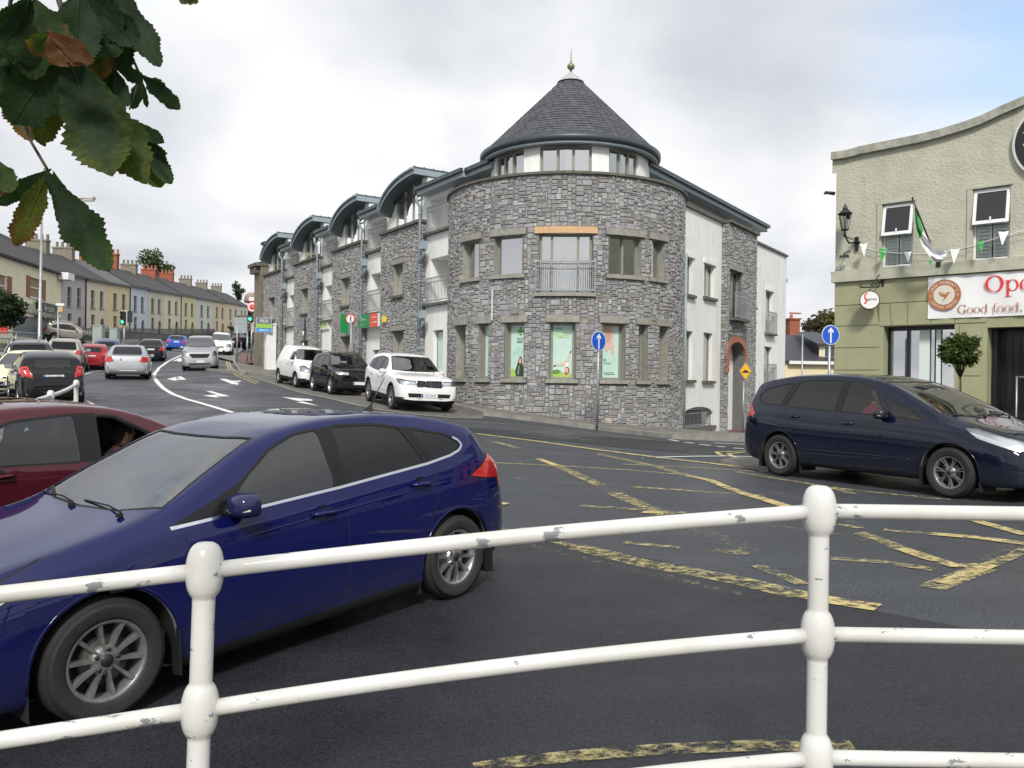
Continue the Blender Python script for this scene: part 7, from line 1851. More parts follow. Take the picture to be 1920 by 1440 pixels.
wv = make_car(T_SVAN, 'delivery_van', P_WHITE, 'white van following the silver delivery van', cat='van', res=.14, sub=2, drop=('rearwin',), L=4.4, H=1.83, W=1.83)
wv.place(-22.9, 65.0, (.28,-.96))
# ------------------------------------------------------------------ the terrace up the hill on the left
def ydep(px): return -31.5/((px-960)/FPX+.15)
tf = Frame((-43.5,80), (-.15,1)); TN = 1 if tf.n.dot(Vector((43,-80,0))) > 0 else -1
def mpT(s, z, o=0): return tf(s, z, o*TN)
mpT0 = mpT
def zrow(z82, s): return E + z82 + .0605*(tf(s,0).y-82)
def hT(px, py, out=0): return tf.hit(px, py, out*TN)
TROOF = mat('terrace_slate', (.048,.046,.046), .7, var=.45, vscale=3, bump=.3, bscale=8); TROOF2 = mat('terrace_slate_pale', (.12,.12,.125), .6, var=.45, vscale=3)
LEADJ = mat('roof_joint_lead',(.24,.24,.23),.8,var=.3); POT = mat('chimney_pot', (.42,.17,.09), .8, var=.3); BRICKC = mat('chimney_brick', (.36,.11,.06), .9, var=.35, vscale=8); RENDC = mat('chimney_render', (.26,.235,.18), .9, var=.4, vscale=4)
WFR = mat('terrace_sash', (.30,.27,.24), .6); DOORS = [mat('door_dark_red',(.12,.02,.02),.5), mat('door_brown',(.10,.06,.04),.5), mat('door_white',(.55,.55,.53),.5), mat('door_dark',(.03,.03,.03),.4)]
SHN = [(115,160,(.33,.285,.28),'lilac grey','brown door'),(160,202,(.58,.50,.31),'pale buff','dark red door'),(202,243,(.68,.49,.20),'deep yellow','iron gate'),(243,276,(.47,.52,.57),'light blue','white door'),(276,307,(.50,.47,.34),'olive cream','glazed door'),
 (307,339,(.66,.58,.36),'cream','dark door'),(339,368,(.70,.55,.24),'warm yellow','yellow door'),(368,398,(.58,.56,.46),'off-white','white door'),(398,424,(.66,.50,.25),'ochre','brown door'),(424,448,(.68,.52,.30),'peach','hidden door'),(448,464,(.66,.62,.48),'ivory','hidden door')]
chim = {0:('r',1),1:('r',1),2:('b',1),3:('b',1),4:('r',1),5:('b2',1),6:('b2',1),7:('r',1),8:('r',1),9:('r',1),10:(None,0)}
bm_n = ['first','second','third','fourth','fifth','sixth','seventh','eighth','ninth','tenth','eleventh']
for i, (pa, pb, colr, cn, dn) in enumerate(SHN):
 mpT = mpT0; a, b = hT(pa,600)[0], hT(pb,600)[0];
 if b < a: a, b = b, a
 m = (a+b)/2; w = b-a; zb = zrow(3.9, m); ze = zrow(10.0, m)-(.1 if i % 3 else 0); zr = ze+2.8
 base = mpT(m, zb+.6)
 mpT = lambda u, z, o=0, m=m: (lambda v: Vector((v.x, v.y, v.z+.0605*(u-m)*.989)))(tf(u, z, o*TN))
 hs = empty('terrace_house', tuple(base), label='%s rendered terrace house, %s from the near end of the hillside row' % (cn, bm_n[i]), cat='house', group='houses of the hillside terrace')
 wm = mat('terrace_'+cn.replace(' ','_').replace('-','_'), tuple(min(.86, q*1.0+.22) for q in colr), .85, var=.12, vscale=.6, dirt=.12)
 wu = [(a+w*.22, a+w*.39, zrow(6.97,m), zrow(8.85,m)), (a+w*.62, a+w*.79, zrow(6.97,m), zrow(8.85,m))]; wd = [(a+w*.24, a+w*.41, zrow(5.05,m)-.3, zrow(6.25,m))]
 dd = (a+w*.66, a+w*.84, zrow(3.9,m), zrow(5.95,m))
 part(hs, 'wall', wm, lambda mb: (shell(mb, mpT, a+.02, b-.02, zb-1.5, ze+.1, wu+wd+[dd], 0, .2, 0), arched(mb, mpT, dd[0], dd[1], dd[3]-.75, dd[3], 0, 0, n=8)))
 for k in range(i*0, 1):
  part(hs, 'gable_wall', wm, lambda mb: (mb.npoly([mpT(a,zb-1.5,0), mpT(a,ze,0), mpT(a,zr,-4.5), mpT(a,ze,-9), mpT(a,zb-1.5,-9)]), mb.npoly([mpT(b,zb-1.5,0), mpT(b,ze,0), mpT(b,zr,-4.5), mpT(b,ze,-9), mpT(b,zb-1.5,-9)])))
 part(hs, 'roof', TROOF2 if i in (2,) else TROOF, lambda mb: (bar(mb, lambda u,z,o: mpT(u, z, o), a, b, ze-.02, ze+.1, -.2, .28), mb.quad(mpT(a,ze+.1,.28), mpT(b,ze+.1,.28), mpT(b,zr,-4.5), mpT(a,zr,-4.5)), mb.quad(mpT(a,zr,-4.5), mpT(b,zr,-4.5), mpT(b,ze,-9), mpT(a,ze,-9))))
 part(hs, 'gutter', BLACK, lambda mb: bar(mb, mpT, a, b, ze-.12, ze+.02, .1, .36))
 part(hs, 'roof_joint', LEADJ, lambda mb: [mb.quad(mpT(b-.18,ze+.14,.28), mpT(b+.0,ze+.14,.28), mpT(b+.0,zr+.05,-4.5), mpT(b-.18,zr+.05,-4.5))])
 part(hs, 'downpipe', BLACK, lambda mb: bar(mb, mpT, b-.12, b-.02, zb, ze, .02, .12)) if i in (0,2,5) else None
 for h in wu+wd:
  wn = part(hs, 'window', WFR, lambda mb: (bar(mb, mpT, h[0], h[0]+.1, h[2], h[3], -.2, -.14), bar(mb, mpT, h[1]-.1, h[1], h[2], h[3], -.2, -.14), bar(mb, mpT, h[0], h[1], (h[2]+h[3])/2-.05, (h[2]+h[3])/2+.05, -.2, -.13), bar(mb, mpT, h[0]-.12, h[1]+.12, h[2]-.14, h[2], -.1, .12)))
  part(wn, 'pane', mat('far_pane',(.05,.05,.055),.15,spec=.8), lambda mb: mb.quad(mpT(h[0],h[2],-.18), mpT(h[1],h[2],-.18), mpT(h[1],h[3],-.18), mpT(h[0],h[3],-.18)))
 part(hs, 'door', DOORS[(i*2+1) % 4], lambda mb: mb.quad(mpT(dd[0],dd[2],-.19), mpT(dd[1],dd[2],-.19), mpT(dd[1],dd[3],-.19), mpT(dd[0],dd[3],-.19)))
 kind, _ = chim[i]
 if kind:
  cmt = BRICKC if kind in ('b','b2') else RENDC; hh = 2.6 if kind == 'b' else 1.5
  part(hs, 'chimney', cmt, lambda mb: (bar(mb, mpT, b-.75, b+.25, zr-1.2, zr+hh*.55, -5.6, -3.6), bar(mb, mpT, b-.82, b+.32, zr+hh*.55, zr+hh*.55+.18, -5.68, -3.52)))
  part(hs, 'chimney_pots', POT if kind != 'r' else RENDC, lambda mb: [mb.lathe([(.16,0),(.14,.55),(.17,.6),(0,.6)], c=mpT(b-.25, zr+hh*.55+.15, -5.3+.55*k), seg=8) for k in range(4)])
 mount(hs)
mpT = mpT0
a, b = hT(-60,600)[0], hT(114.5,600)[0]
if b < a: a, b = b, a
m = b; PB = empty('corner_shop', tuple(mpT((a+b)/2, zrow(3.6,b))), label='pale yellow corner shop with brown window shutters, grey roller door and dark newspaper sign', cat='shop')
zt = hT(105,511)[1]; zlow = hT(90,575)[1]; zbb = zrow(2.0, b)
def hp(x0, x1, y0, y1):
 s0, s1 = hT(x0,(y0+y1)/2)[0], hT(x1,(y0+y1)/2)[0]; return (min(s0,s1), max(s0,s1), hT((x0+x1)/2,y1)[1], hT((x0+x1)/2,y0)[1])
pw = [hp(-4,13,516,555), hp(56,78,522,558)]; YW = mat('pub_yellow',(.88,.82,.56),.85,var=.1,vscale=.5,dirt=.15)
rd = hp(24,92,594,634)
part(PB, 'wall', YW, lambda mb: (shell(mb, mpT, a, b, zbb-2, zt, pw+[rd], 0, .2), mb.quad(mpT(a,zbb-2,0), mpT(a,zbb-2,-9), mpT(a,zt,-9), mpT(a,zt,0))))
part(PB, 'roof', TROOF, lambda mb: (mb.quad(mpT(a,zt,.4), mpT(b,zt,.4), mpT(b,zt+3.3,-4.5), mpT(a,zt+3.9,-4.5)), mb.quad(mpT(a,zt+3.9,-4.5), mpT(b,zt+3.3,-4.5), mpT(b,zt,-9), mpT(a,zt,-9)), bar(mb, mpT, a, b, zt-.15, zt+.02, 0, .42)))
part(PB, 'fascia_board', mat('pale_board',(.55,.52,.42),.8,var=.3), lambda mb: bar(mb, mpT, a, hT(62,585)[0], zlow-.9, zlow-.1, 0, .2))
for h in pw:
 wn = part(PB, 'window', mat('white_sash',(.7,.7,.68),.5), lambda mb: (bar(mb, mpT, h[0], h[0]+.12, h[2], h[3], -.2, -.1), bar(mb, mpT, h[1]-.12, h[1], h[2], h[3], -.2, -.1), bar(mb, mpT, h[0], h[1], (h[2]+h[3])/2-.06, (h[2]+h[3])/2+.06, -.2, -.09), bar(mb, mpT, h[0]-.1, h[1]+.1, h[2]-.15, h[2], -.1, .1)))
 part(wn, 'blind', mat('tan_blind',(.34,.24,.14),.7,var=.2), lambda mb: mb.quad(mpT(h[0],h[2],-.17), mpT(h[1],h[2],-.17), mpT(h[1],h[3],-.17), mpT(h[0],h[3],-.17)))
 for (x0, x1) in ((h[0]-.75,h[0]-.05),(h[1]+.05,h[1]+.75)):
  part(PB, 'shutter', mat('brown_shutter',(.30,.12,.07),.7,var=.2), lambda mb: (bar(mb, mpT, x0, x1, h[2]-.1, h[3]+.05, 0, .08),))
part(PB, 'roller_door', mat('roller_grey',(.26,.27,.28),.5,var=.2), lambda mb: [bar(mb, mpT, rd[0], rd[1], rd[2]+(rd[3]-rd[2])*k/16+.01, rd[2]+(rd[3]-rd[2])*(k+1)/16-.01, -.2, -.12) for k in range(16)])
sg = hp(63,106,569,598)
def ns(mb):
 bar(mb, mpT, sg[0], sg[1], sg[2], sg[3], .2, .35, 0); X = (mpT(sg[1],0)-mpT(sg[0],0)).normalized(); Z = Vector((0,0,1)); nn = (mpT(0,0,1)-mpT(0,0,0)); sgx = 1
 if X.cross(Z).dot(nn) < 0: X = -X
 for t, z, sz in (('Irish',.66,1.0),('Independent',.28,.95)):
  c = mpT((sg[0]+sg[1])/2, sg[2]+(sg[3]-sg[2])*z, .36); M = Matrix(((X.x,Z.x,nn.x,c.x),(X.y,Z.y,nn.y,c.y),(X.z,Z.z,nn.z,c.z),(0,0,0,1))); text_into(mb, t, M, .85*sz, 1, xs=1.6)
part(PB, 'newspaper_sign', [mat('sign_dark_green',(.012,.03,.03),.5), mat('sign_cream',(.6,.58,.40),.5)], ns)
bxs = hp(107,119,512,525); part(PB, 'box_sign', PLATE_W, lambda mb: bar(mb, mpT, bxs[0], bxs[1], bxs[2], bxs[3], .1, 1.0))
part(PB, 'chimney', RENDC, lambda mb: [(bar(mb, mpT, s, s+1.5, zt+2.6, zt+6.0, -5.2, -3.8), bar(mb, mpT, s-.1, s+1.6, zt+6.0, zt+6.25, -5.3, -3.7)) for s in (hT(45,440)[0]*.8, hT(66,440)[0])]);
part(PB, 'chimney_pots', RENDC, lambda mb: [mb.lathe([(.2,0),(.17,.7),(0,.7)], c=mpT(hT(66,440)[0]+.2+.35*k, zt+6.2, -4.5), seg=8) for k in range(4)])
mount(PB)
def mpG(s, z, o=0): return mpT(s, z, 5.2+o)
gw0, gw1, gw2 = tf.hit(160,640,5.2*TN)[0], tf.hit(262,640,5.2*TN)[0], tf.hit(405,640,5.2*TN)[0]
def gtop(s): return zrow(3.75, s)
def gwall(name, s0, s1, m, lab):
 mb = MB(); n = max(1,int(abs(s1-s0)/3))
 for k in range(n):
  a_, b_ = s0+(s1-s0)*k/n, s0+(s1-s0)*(k+1)/n; z = gtop((a_+b_)/2);
  for q in ([mpG(a_,z-3.5,0),mpG(b_,z-3.5,0),mpG(b_,gtop(b_),0),mpG(a_,gtop(a_),0)],[mpG(a_,gtop(a_),0),mpG(b_,gtop(b_),0),mpG(b_,gtop(b_),-.4),mpG(a_,gtop(a_),-.4)],[mpG(a_,z-3.5,-.4),mpG(b_,z-3.5,-.4),mpG(b_,gtop(b_),-.4),mpG(a_,gtop(a_),-.4)]): mb.quad(*q)
 o = mb.build(name, m); prop(o, lab, 'wall'); return o
gwall('garden_wall', gw0, gw1, mat('pink_render_wall',(.45,.38,.32),.9,var=.25,vscale=.8,dirt=.4), 'pinkish rendered retaining wall below the near terrace houses')
gwall('garden_wall', gw1, gw2, mat('rough_stone_wall',(.14,.13,.11),.95,var=.6,vscale=2,bump=.8,bscale=4), 'dark rough stone retaining wall below the far terrace houses')
mb = MB(); s = gw0
while s < gw2:
 z = gtop(s); big = abs((s-gw0) % 3.0) < .3
 bar(mb, mpG, s-.03, s+.03, z, z+(1.35 if big else 1.15), -.22, -.16); s += .42
for zz in (.15, 1.0):
 n = 30
 for k in range(n):
  a_, b_ = gw0+(gw2-gw0)*k/n, gw0+(gw2-gw0)*(k+1)/n; mb.quad(mpG(a_,gtop(a_)+zz,-.16), mpG(b_,gtop(b_)+zz,-.16), mpG(b_,gtop(b_)+zz+.07,-.16), mpG(a_,gtop(a_)+zz+.07,-.16))
prop(mb.build('iron_railing', IRON, merge=False), 'black iron railing along the top of the retaining wall before the terrace', 'railing')
# ------------------------------------------------------------------ street furniture
def poly_tube(name, specs, mats, label, cat, group=None):
 pass
def lamp_post():
 Y = 51; bx_, by_ = P(73,700,Y).x, Y; zb = gz(bx_, by_); top = P(79,374,Y)
 r = empty('street_lamp', (bx_, by_, zb), label='tall tapered grey street lamp with a long arm above the corner shop', cat='street lamp')
 part(r, 'column', GALV, lambda mb: mb.tube([(bx_,by_,zb-.2),(bx_,by_,zb+1.6),(bx_+.01,by_,zb+1.65),(top.x,Y,top.z)], [.15,.15,.11,.05], seg=12))
 e = P(150,369,Y); part(r, 'arm', GALV, lambda mb: mb.tube([(top.x,Y,top.z),(top.x,Y,top.z+.05),e], .035, seg=8))
 f = P(162,371,Y); part(r, 'lamp_head', mat('lamp_housing',(.55,.54,.48),.4), lambda mb: (mb.box(f, (1.0,.4,.14)), mb.box(f+Vector((.15,0,-.12)), (.6,.3,.14))))
 part(r, 'number_band', PLATE_W, lambda mb: mb.tube([P(74.2,583,Y),P(74.2,581,Y)], .135, seg=12)); mount(r)
lamp_post()
def pole_thing(name, px, ytop, Y, r0, label, cat, extra=None, zb=None, m=None, group=None):
 x = P(px, 690, Y).x; z0 = gz(x, Y) if zb is None else zb; t = P(px, ytop, Y); r = empty(name, (x, Y, z0), label=label, cat=cat, group=group)
 part(r, 'post', m or GALV, lambda mb: mb.tube([(x,Y,z0-.1),(x,Y,t.z)], r0, seg=10))
 if extra: extra(r, x, t.z, Y)
 mount(r); return r
pole_thing('camera_pole', 108, 570, 49, .055, 'grey pole with traffic camera and sign boxes beside the dark newspaper sign', 'camera pole',
 lambda r, x, z, Y: (part(r, 'camera', PLATE_W, lambda mb: (mb.box(P(113,571,Y), (.45,.14,.14), rz=.2),)), part(r, 'box', mat('amber_box',(.5,.35,.2),.5), lambda mb: mb.box(P(115,580,Y), (.25,.2,.32))), part(r, 'bracket', GALV, lambda mb: mb.box(P(112,592,Y), (.25,.1,.2)))))
GREENL = mat('green_signal_light',(.02,.5,.25),.3,emit=(.05,1,.45),estr=2.5)
def tl(px, py, Y, label, ext=True, side=True):
 def ex(r, x, z, Y):
  c = P(px-1, py, Y); part(r, 'signal_head', BLACK, lambda mb: (mb.box(c, (.34,.25,1.0)), *[mb.lathe([(.13,-.3),(.13,-.12)], c=c+Vector((0,0,dz)), axis='Y', seg=12, a0=0, a1=PI) for dz in (.3,0,-.3)]))
  part(r, 'backing_board', PLATE_W, lambda mb: mb.box(c+Vector((0,.14,0)), (.46,.02,1.12)))
  part(r, 'red_lens', mat('dark_lens',(.03,.01,.01),.3), lambda mb: (mb.lathe([(0,-.135),(.1,-.132)], c=c+Vector((0,0,.3)), axis='Y', seg=14), mb.lathe([(0,-.135),(.1,-.132)], c=c, axis='Y', seg=14)))
  part(r, 'green_lens', GREENL, lambda mb: mb.lathe([(0,-.135),(.11,-.132)], c=c+Vector((0,0,-.3)), axis='Y', seg=14))
  if side: part(r, 'signal_head', BLACK, lambda mb: mb.box(c+Vector((.45,.1,.1)), (.25,.34,.85)))
 return pole_thing('traffic_light', px, py+8, Y, .057, label, 'traffic light', ex)
tl(232, 596, 62, 'traffic light showing green beside the garden wall of the terrace')
tl(471, 590, 58, 'traffic light showing green at the far end of the stone building', side=False)
for px, py, w, h, Y, lb, cc in ((185,636,.75,1.25,66,'pale green roadside cabinet with a dark top','#'),(215,643,.6,1.15,64,'smaller grey roadside cabinet beside the traffic light post','#')):
 x = P(px,py,Y).x; z = gz(x,Y); mb = MB(); mb.box((x,Y,z+h*.75), (w,.5,h*1.5)); mb.box((x,Y,z+h*1.5+.04), (w+.08,.58,.08)); mb.box((x,Y-.255,z+h*.75), (w*.9,.01,h*1.35)); mb.box((x+w*.3,Y-.27,z+h*.8), (.03,.02,.15))
 prop(mb.build('roadside_cabinet', mat('cabinet_green',(.33,.37,.35),.5,var=.2,dirt=.2)), lb, 'cabinet')
def sgnback(r, x, z, Y):
 part(r, 'sign_panel', mat('sign_back',(.33,.38,.38),.5,metal=.3,var=.15), lambda mb: (mb.box(P(451,601,Y), (.85,.02,.42)), mb.box(P(451.5,616,Y), (.85,.02,.60)), mb.box(P(451,608,Y)+Vector((0,.03,0)), (.8,.03,.04))))
pole_thing('direction_sign', 444, 594, 54, .05, 'back of a grey direction sign on a pole at the bend of the far pavement', 'sign', sgnback)
pole_thing('leaning_post', 463, 622, 57, .05, 'thin grey post beyond the back of the direction sign', 'post', lambda r, x, z, Y: part(r, 'arm', GALV, lambda mb: mb.tube([(x,Y,z),(x+.5,Y,z+.5)], .05)))
def face_cam(c):
 n = Vector((-c.x, -c.y, 0)).normalized(); X = Vector((-n.y, n.x, 0)); return X, n
def board(root, name, px0, px1, py0, py1, Y, stripes, texts=(), thick=.04, m0=0, mats=None, n=None):
 c = P((px0+px1)/2, (py0+py1)/2, Y); X, nn = face_cam(c)
 if n is not None: nn = n; X = Vector((-nn.y, nn.x, 0))
 w = (P(px1,(py0+py1)/2,Y)-P(px0,(py0+py1)/2,Y)).length/abs(X.x) if n is not None else (P(px1,600,Y)-P(px0,600,Y)).length; h = P(px0,py0,Y).z-P(px0,py1,Y).z
 def F(u, v, o): return c+X*((u-.5)*w)+Vector((0,0,(v-.5)*h))+nn*o
 mb = MB()
 q = [(0,0),(1,0),(1,1),(0,1)]
 A = [F(u,v,thick) for u,v in q]; B = [F(u,v,0) for u,v in q]; mb.quad(*A,m0); mb.quad(*B,m0)
 for k in range(4): mb.quad(A[k],A[(k+1)%4],B[(k+1)%4],B[k],m0)
 for (u0,u1,v0,v1,mi) in stripes: mb.quad(F(u0,v0,thick+.004),F(u1,v0,thick+.004),F(u1,v1,thick+.004),F(u0,v1,thick+.004),mi)
 for (t,u,v,sz,mi,xs) in texts:
  cc = F(u,v,thick+.008); M = Matrix(((X.x,0,nn.x,cc.x),(X.y,0,nn.y,cc.y),(X.z,1,nn.z,cc.z),(0,0,0,1))); text_into(mb, t, M, sz*h, mi, xs=xs)
 return mb.build(name, mats, root, merge=False)
SMATS = [PLATE_W, mat('board_grey',(.13,.15,.17),.5), mat('board_green',(.25,.50,.05),.5), mat('board_blue',(.02,.26,.62),.5), mat('shop_green',(.01,.24,.07),.5), mat('shop_red',(.75,.07,.04),.5), INK, mat('alarm_yellow',(.8,.6,.08),.5), mat('lime_text',(.35,.55,.1),.5)]
yP = 47.5; cP = P(506.5, 691, yP); zt_ = P(506,610,yP).z; gzP = gz(cP.x, cP.y)
mb = MB(); mb.box((cP.x, yP, (zt_+gzP)/2), (.52,.5,zt_-gzP+.2), rz=.57); mb.box((cP.x,yP,zt_+.04), (.58,.56,.08), rz=.57)
prop(mb.build('gate_pillar', WHITE_W), 'slim white rendered pillar at the far end of the stone building', 'pillar')
bd = empty('estate_agent_board', tuple(P(495,612,yP-.5)), label='estate agent board in grey, green and blue with white letters above the white pillar', cat='sign')
board(bd, 'board', 481, 509, 596, 615, yP-.5, [(.02,.98,.40,.97,1),(.02,.98,.02,.40,2)], [('REA',.5,.68,.42,0,1.1)], mats=SMATS)
board(bd, 'lower_board', 480, 509, 614.5, 623, yP-.48, [(.02,.98,.05,.95,3),(.2,.85,.38,.6,0)], mats=SMATS)
part(bd, 'post', GALV, lambda mb: mb.tube([P(494,625,yP-.4), P(494,596,yP-.4)], .03)); mount(bd)
b2 = empty('shop_sign', tuple(P(478,613,52)), label='small white shop sign with dark letter behind the estate agent board', cat='sign')
board(b2, 'board', 474, 486, 605, 623, 52, [(.1,.9,.1,.42,5),(.1,.9,.24,.28,0)], [('D',.3,.72,.4,6,1.2)], mats=SMATS); mount(b2)
OH = Frame(tuple(mpw(23.9,0).to_2d()), (-.541,.841)); oh0 = 23.7
def old(mb):
 z0, z1 = 1.0, E+5.9; bar(mb, mpw, 24.0, 25.4, z0, z1+1, -8, .0)
OHH = empty('old_house', tuple(mpw(24.7,2.5)), label='old brown rendered house with chimney and bracketed eaves beyond the stone building', cat='house')
part(OHH, 'wall', mat('old_render',(.24,.21,.16),.9,var=.4,vscale=.7,dirt=.5,bump=.3), old)
part(OHH, 'eave', COPING, lambda mb: (bar(mb, mpw, 23.95, 25.7, E+6.9, E+7.1, -8, .35), *[bar(mb, mpw, 24.2+.5*k, 24.4+.5*k, E+6.5, E+6.9, .0, .3) for k in range(3)]))
part(OHH, 'roof', TROOF, lambda mb: (mb.quad(mpw(24,E+7.1,.3), mpw(25.6,E+7.1,.3), mpw(25.6,E+8.0,-4), mpw(24,E+8.0,-4)),))
part(OHH, 'chimney', mat('sooty_chimney',(.06,.055,.05),.9,var=.4), lambda mb: (bar(mb, mpw, 24.1, 24.8, E+7.1, E+8.3, -1.2, -.3), bar(mb, mpw, 24.05, 24.85, E+8.3, E+8.45, -1.3, -.2)))
mount(OHH)
rs = P(474,576,56); RSn = empty('bracket_sign', tuple(rs), label='round red and white projecting sign high beside the old brown house', cat='sign')
part(RSn, 'disc', [mat('shop_red',(.75,.07,.04),.5), PLATE_W], lambda mb: (mb.lathe([(0,-.12),(.34,-.12),(.38,0),(.34,.12),(0,.12)], c=rs, axis='Y', seg=20), mb.lathe([(.2,-.13),(.3,-.13)], c=rs, axis='Y', seg=20, m=1), mb.box(rs+Vector((.1,0,.55)), (.7,.1,.25), 1)))
part(RSn, 'bracket', IRON, lambda mb: mb.tube([rs+Vector((0,0,.4)), rs+Vector((1.2,.6,.5))], .04)); mount(RSn)
rc_ = P(473,561,62); mb = MB(); mb.lathe([(0,0),(.55,.02),(.62,.2),(.5,.6),(.3,.75),(0,.8)], c=rc_-Vector((0,0,.3)), seg=14);
prop(mb.build('satellite_dish', mat('dish_brown',(.30,.22,.18),.7,var=.3)), 'brownish dish on the roof edge above the red projecting sign', 'dish')
def wsign(name, px0, px1, py0, py1, out, stripes, texts, label, cat='sign'):
 s0, z1 = wf.hit(px0, py0, out*NS); s1, _ = wf.hit(px1, py0, out*NS); _, z0 = wf.hit(px0, py1, out*NS); r = empty(name, tuple(mpw((s0+s1)/2, (z0+z1)/2, out)), label=label, cat=cat)
 if s0 < s1: s0, s1 = s1, s0                        # image left is the larger s
 L_ = s0-s1; mb = MB(); bar(mb, mpw, s1, s0, z0, z1, out-.02, out+.08, 0); Fq = lambda u, v, o: mpw(s0-L_*u, z0+(z1-z0)*v, out+.08+o)
 for (u0,u1,v0,v1,mi) in stripes: mb.quad(Fq(u0,v0,.004),Fq(u1,v0,.004),Fq(u1,v1,.004),Fq(u0,v1,.004),mi)
 X = (Fq(1,0,0)-Fq(0,0,0)).normalized(); nn = (Fq(0,0,1)-Fq(0,0,0)).normalized()
 for (t,u,v,sz,mi,xs) in texts:
  cc = Fq(u,v,.008); M = Matrix(((X.x,0,nn.x,cc.x),(X.y,0,nn.y,cc.y),(X.z,1,nn.z,cc.z),(0,0,0,1))); text_into(mb, t, M, sz*(z1-z0), mi, xs=xs)
 mb.build('panel', SMATS, r, merge=False); mount(r)
wsign('shop_sign', 675.5, 711.5, 592.5, 616, .02, [(.0,.60,0,1,4),(.60,1,0,1,5),(.68,.94,.66,.78,0),(.68,.94,.28,.4,0),(.08,.34,.22,.30,0)], [('Myhome',.27,.66,.30,0,.9)], 'green and red shop sign on the white bay above the black SUV')
wsign('shop_sign', 590, 618, 606.5, 620.5, -.24, [(.38,.9,.3,.74,8)], [('Cert',.22,.5,.5,6,1.0)], 'pale shop sign with dark and lime lettering on the white bay behind the no-turn sign')
s_, z_ = wf.hit(651,607,.3*NS); pc = mpw(s_, z_, .45); r = empty('projecting_sign', tuple(pc), label='small green projecting sign behind the round red-ringed sign', cat='sign')
part(r, 'panel', SMATS[4], lambda mb: bar(mb, mpw, s_-.04, s_+.04, z_-.42, z_+.42, .12, .62)); part(r, 'bracket', GALV, lambda mb: bar(mb, mpw, s_-.02, s_+.02, z_+.42, z_+.46, .0, .6)); mount(r)
s_, z_ = wf.hit(720,598.5,.1*NS); r = empty('alarm_box', tuple(mpw(s_,z_,.1)), label='yellow alarm box on the stone bay right of the green and red sign', cat='alarm box')
part(r, 'box', SMATS[7], lambda mb: (bar(mb, mpw, s_-.14, s_+.14, z_-.13, z_+.13, .05, .14),)); mount(r)
def ringsign(r, x, z, Y):
 c = P(657,598,Y); n = wf.n*NS; n = (n*.3+Vector((0,-1,0))*.9).normalized(); M = n.to_track_quat('Z','Y').to_matrix()
 part(r, 'sign_disc', [mat('sign_red_ring',(.6,.03,.02),.4), PLATE_W, INK], lambda mb: (mb.lathe([(0,-.01),(.225,-.01),(.225,.012),(.17,.014)], c=c, M=M, seg=24, m=0), mb.lathe([(0,.013),(.172,.013)], c=c, M=M, seg=24, m=1), mb.box(c+n*.02, (.03,.01,.2), 2), mb.box(c+n*.022+Vector((.03,0,.05)), (.1,.01,.03), 2)))
 part(r, 'backing', SMATS[1], lambda mb: mb.box(P(659,616,Y), (.28,.03,.5)))
pole_thing('road_sign', 657.5, 586, 35.6, .035, 'round red-ringed no-turn sign on a grey pole in front of the stone bays', 'road sign', ringsign)
def beac(r, x, z, Y):
 part(r, 'sign_panel', SMATS[1], lambda mb: mb.box(P(568,606,Y)+Vector((0,-.07,0)), (.18,.04,.62)))
 part(r, 'white_band', PLATE_W, lambda mb: [mb.tube([P(569.5,y0,Y), P(569.5,y1,Y)], .065, seg=10) for y0,y1 in ((621,630),(643,652),(664,672))])
pole_thing('crossing_post', 569.5, 597, 43.2, .06, 'black and white banded crossing post in front of the stone building', 'post', beac, m=BLACK)
BLUEM = mat('sign_blue',(.01,.09,.52),.35); ALU = mat('sign_alu',(.45,.46,.46),.4,metal=.4)
def arrow_sign(px, py, Y, base_py, R, yaw, label):
 c = P(px, py, Y); x = c.x; zb = gz(x, Y)+.1; r = empty('road_sign', (x, Y+.06, zb), label=label, cat='road sign', group='blue arrow signs'); n = rot((0,-1), yaw).to_3d(); X = Vector((-n.y, n.x, 0))
 if X.x < 0: X = -X
 def F(u, v, o): return c+X*u+Vector((0,0,v))+n*o
 part(r, 'post', GALV, lambda mb: mb.tube([(x,Y+.06,zb-.1),(P(px,py,Y).x,Y+.06,c.z+R*.8)], .034, seg=10))
 def dsc(mb):
  discsolid(mb, F, 0, 0, R, -.015, .0, 0); disc(mb, F, 0, 0, 0, R*.985, 1, .003); disc(mb, F, 0, 0, 0, R*.925, 2, .006)
  ar = [(-.085,-.82),(.085,-.82),(.085,.38),(.30,.16),(.30,.42),(0,.76),(-.30,.42),(-.30,.16),(-.085,.38)]; mb.npoly([F(u*R,v*R,.010) for u,v in ar], 1)
 part(r, 'sign_disc', [ALU, PLATE_W, BLUEM], dsc); mount(r)
arrow_sign(1122.5, 639.5, 23.6, 800, .285, 38, 'round blue straight-ahead arrow sign on the pavement in front of the stone tower')
arrow_sign(1557.5, 628, 19.6, 0, .235, 12, 'round blue straight-ahead arrow sign beside the coffee house wall')
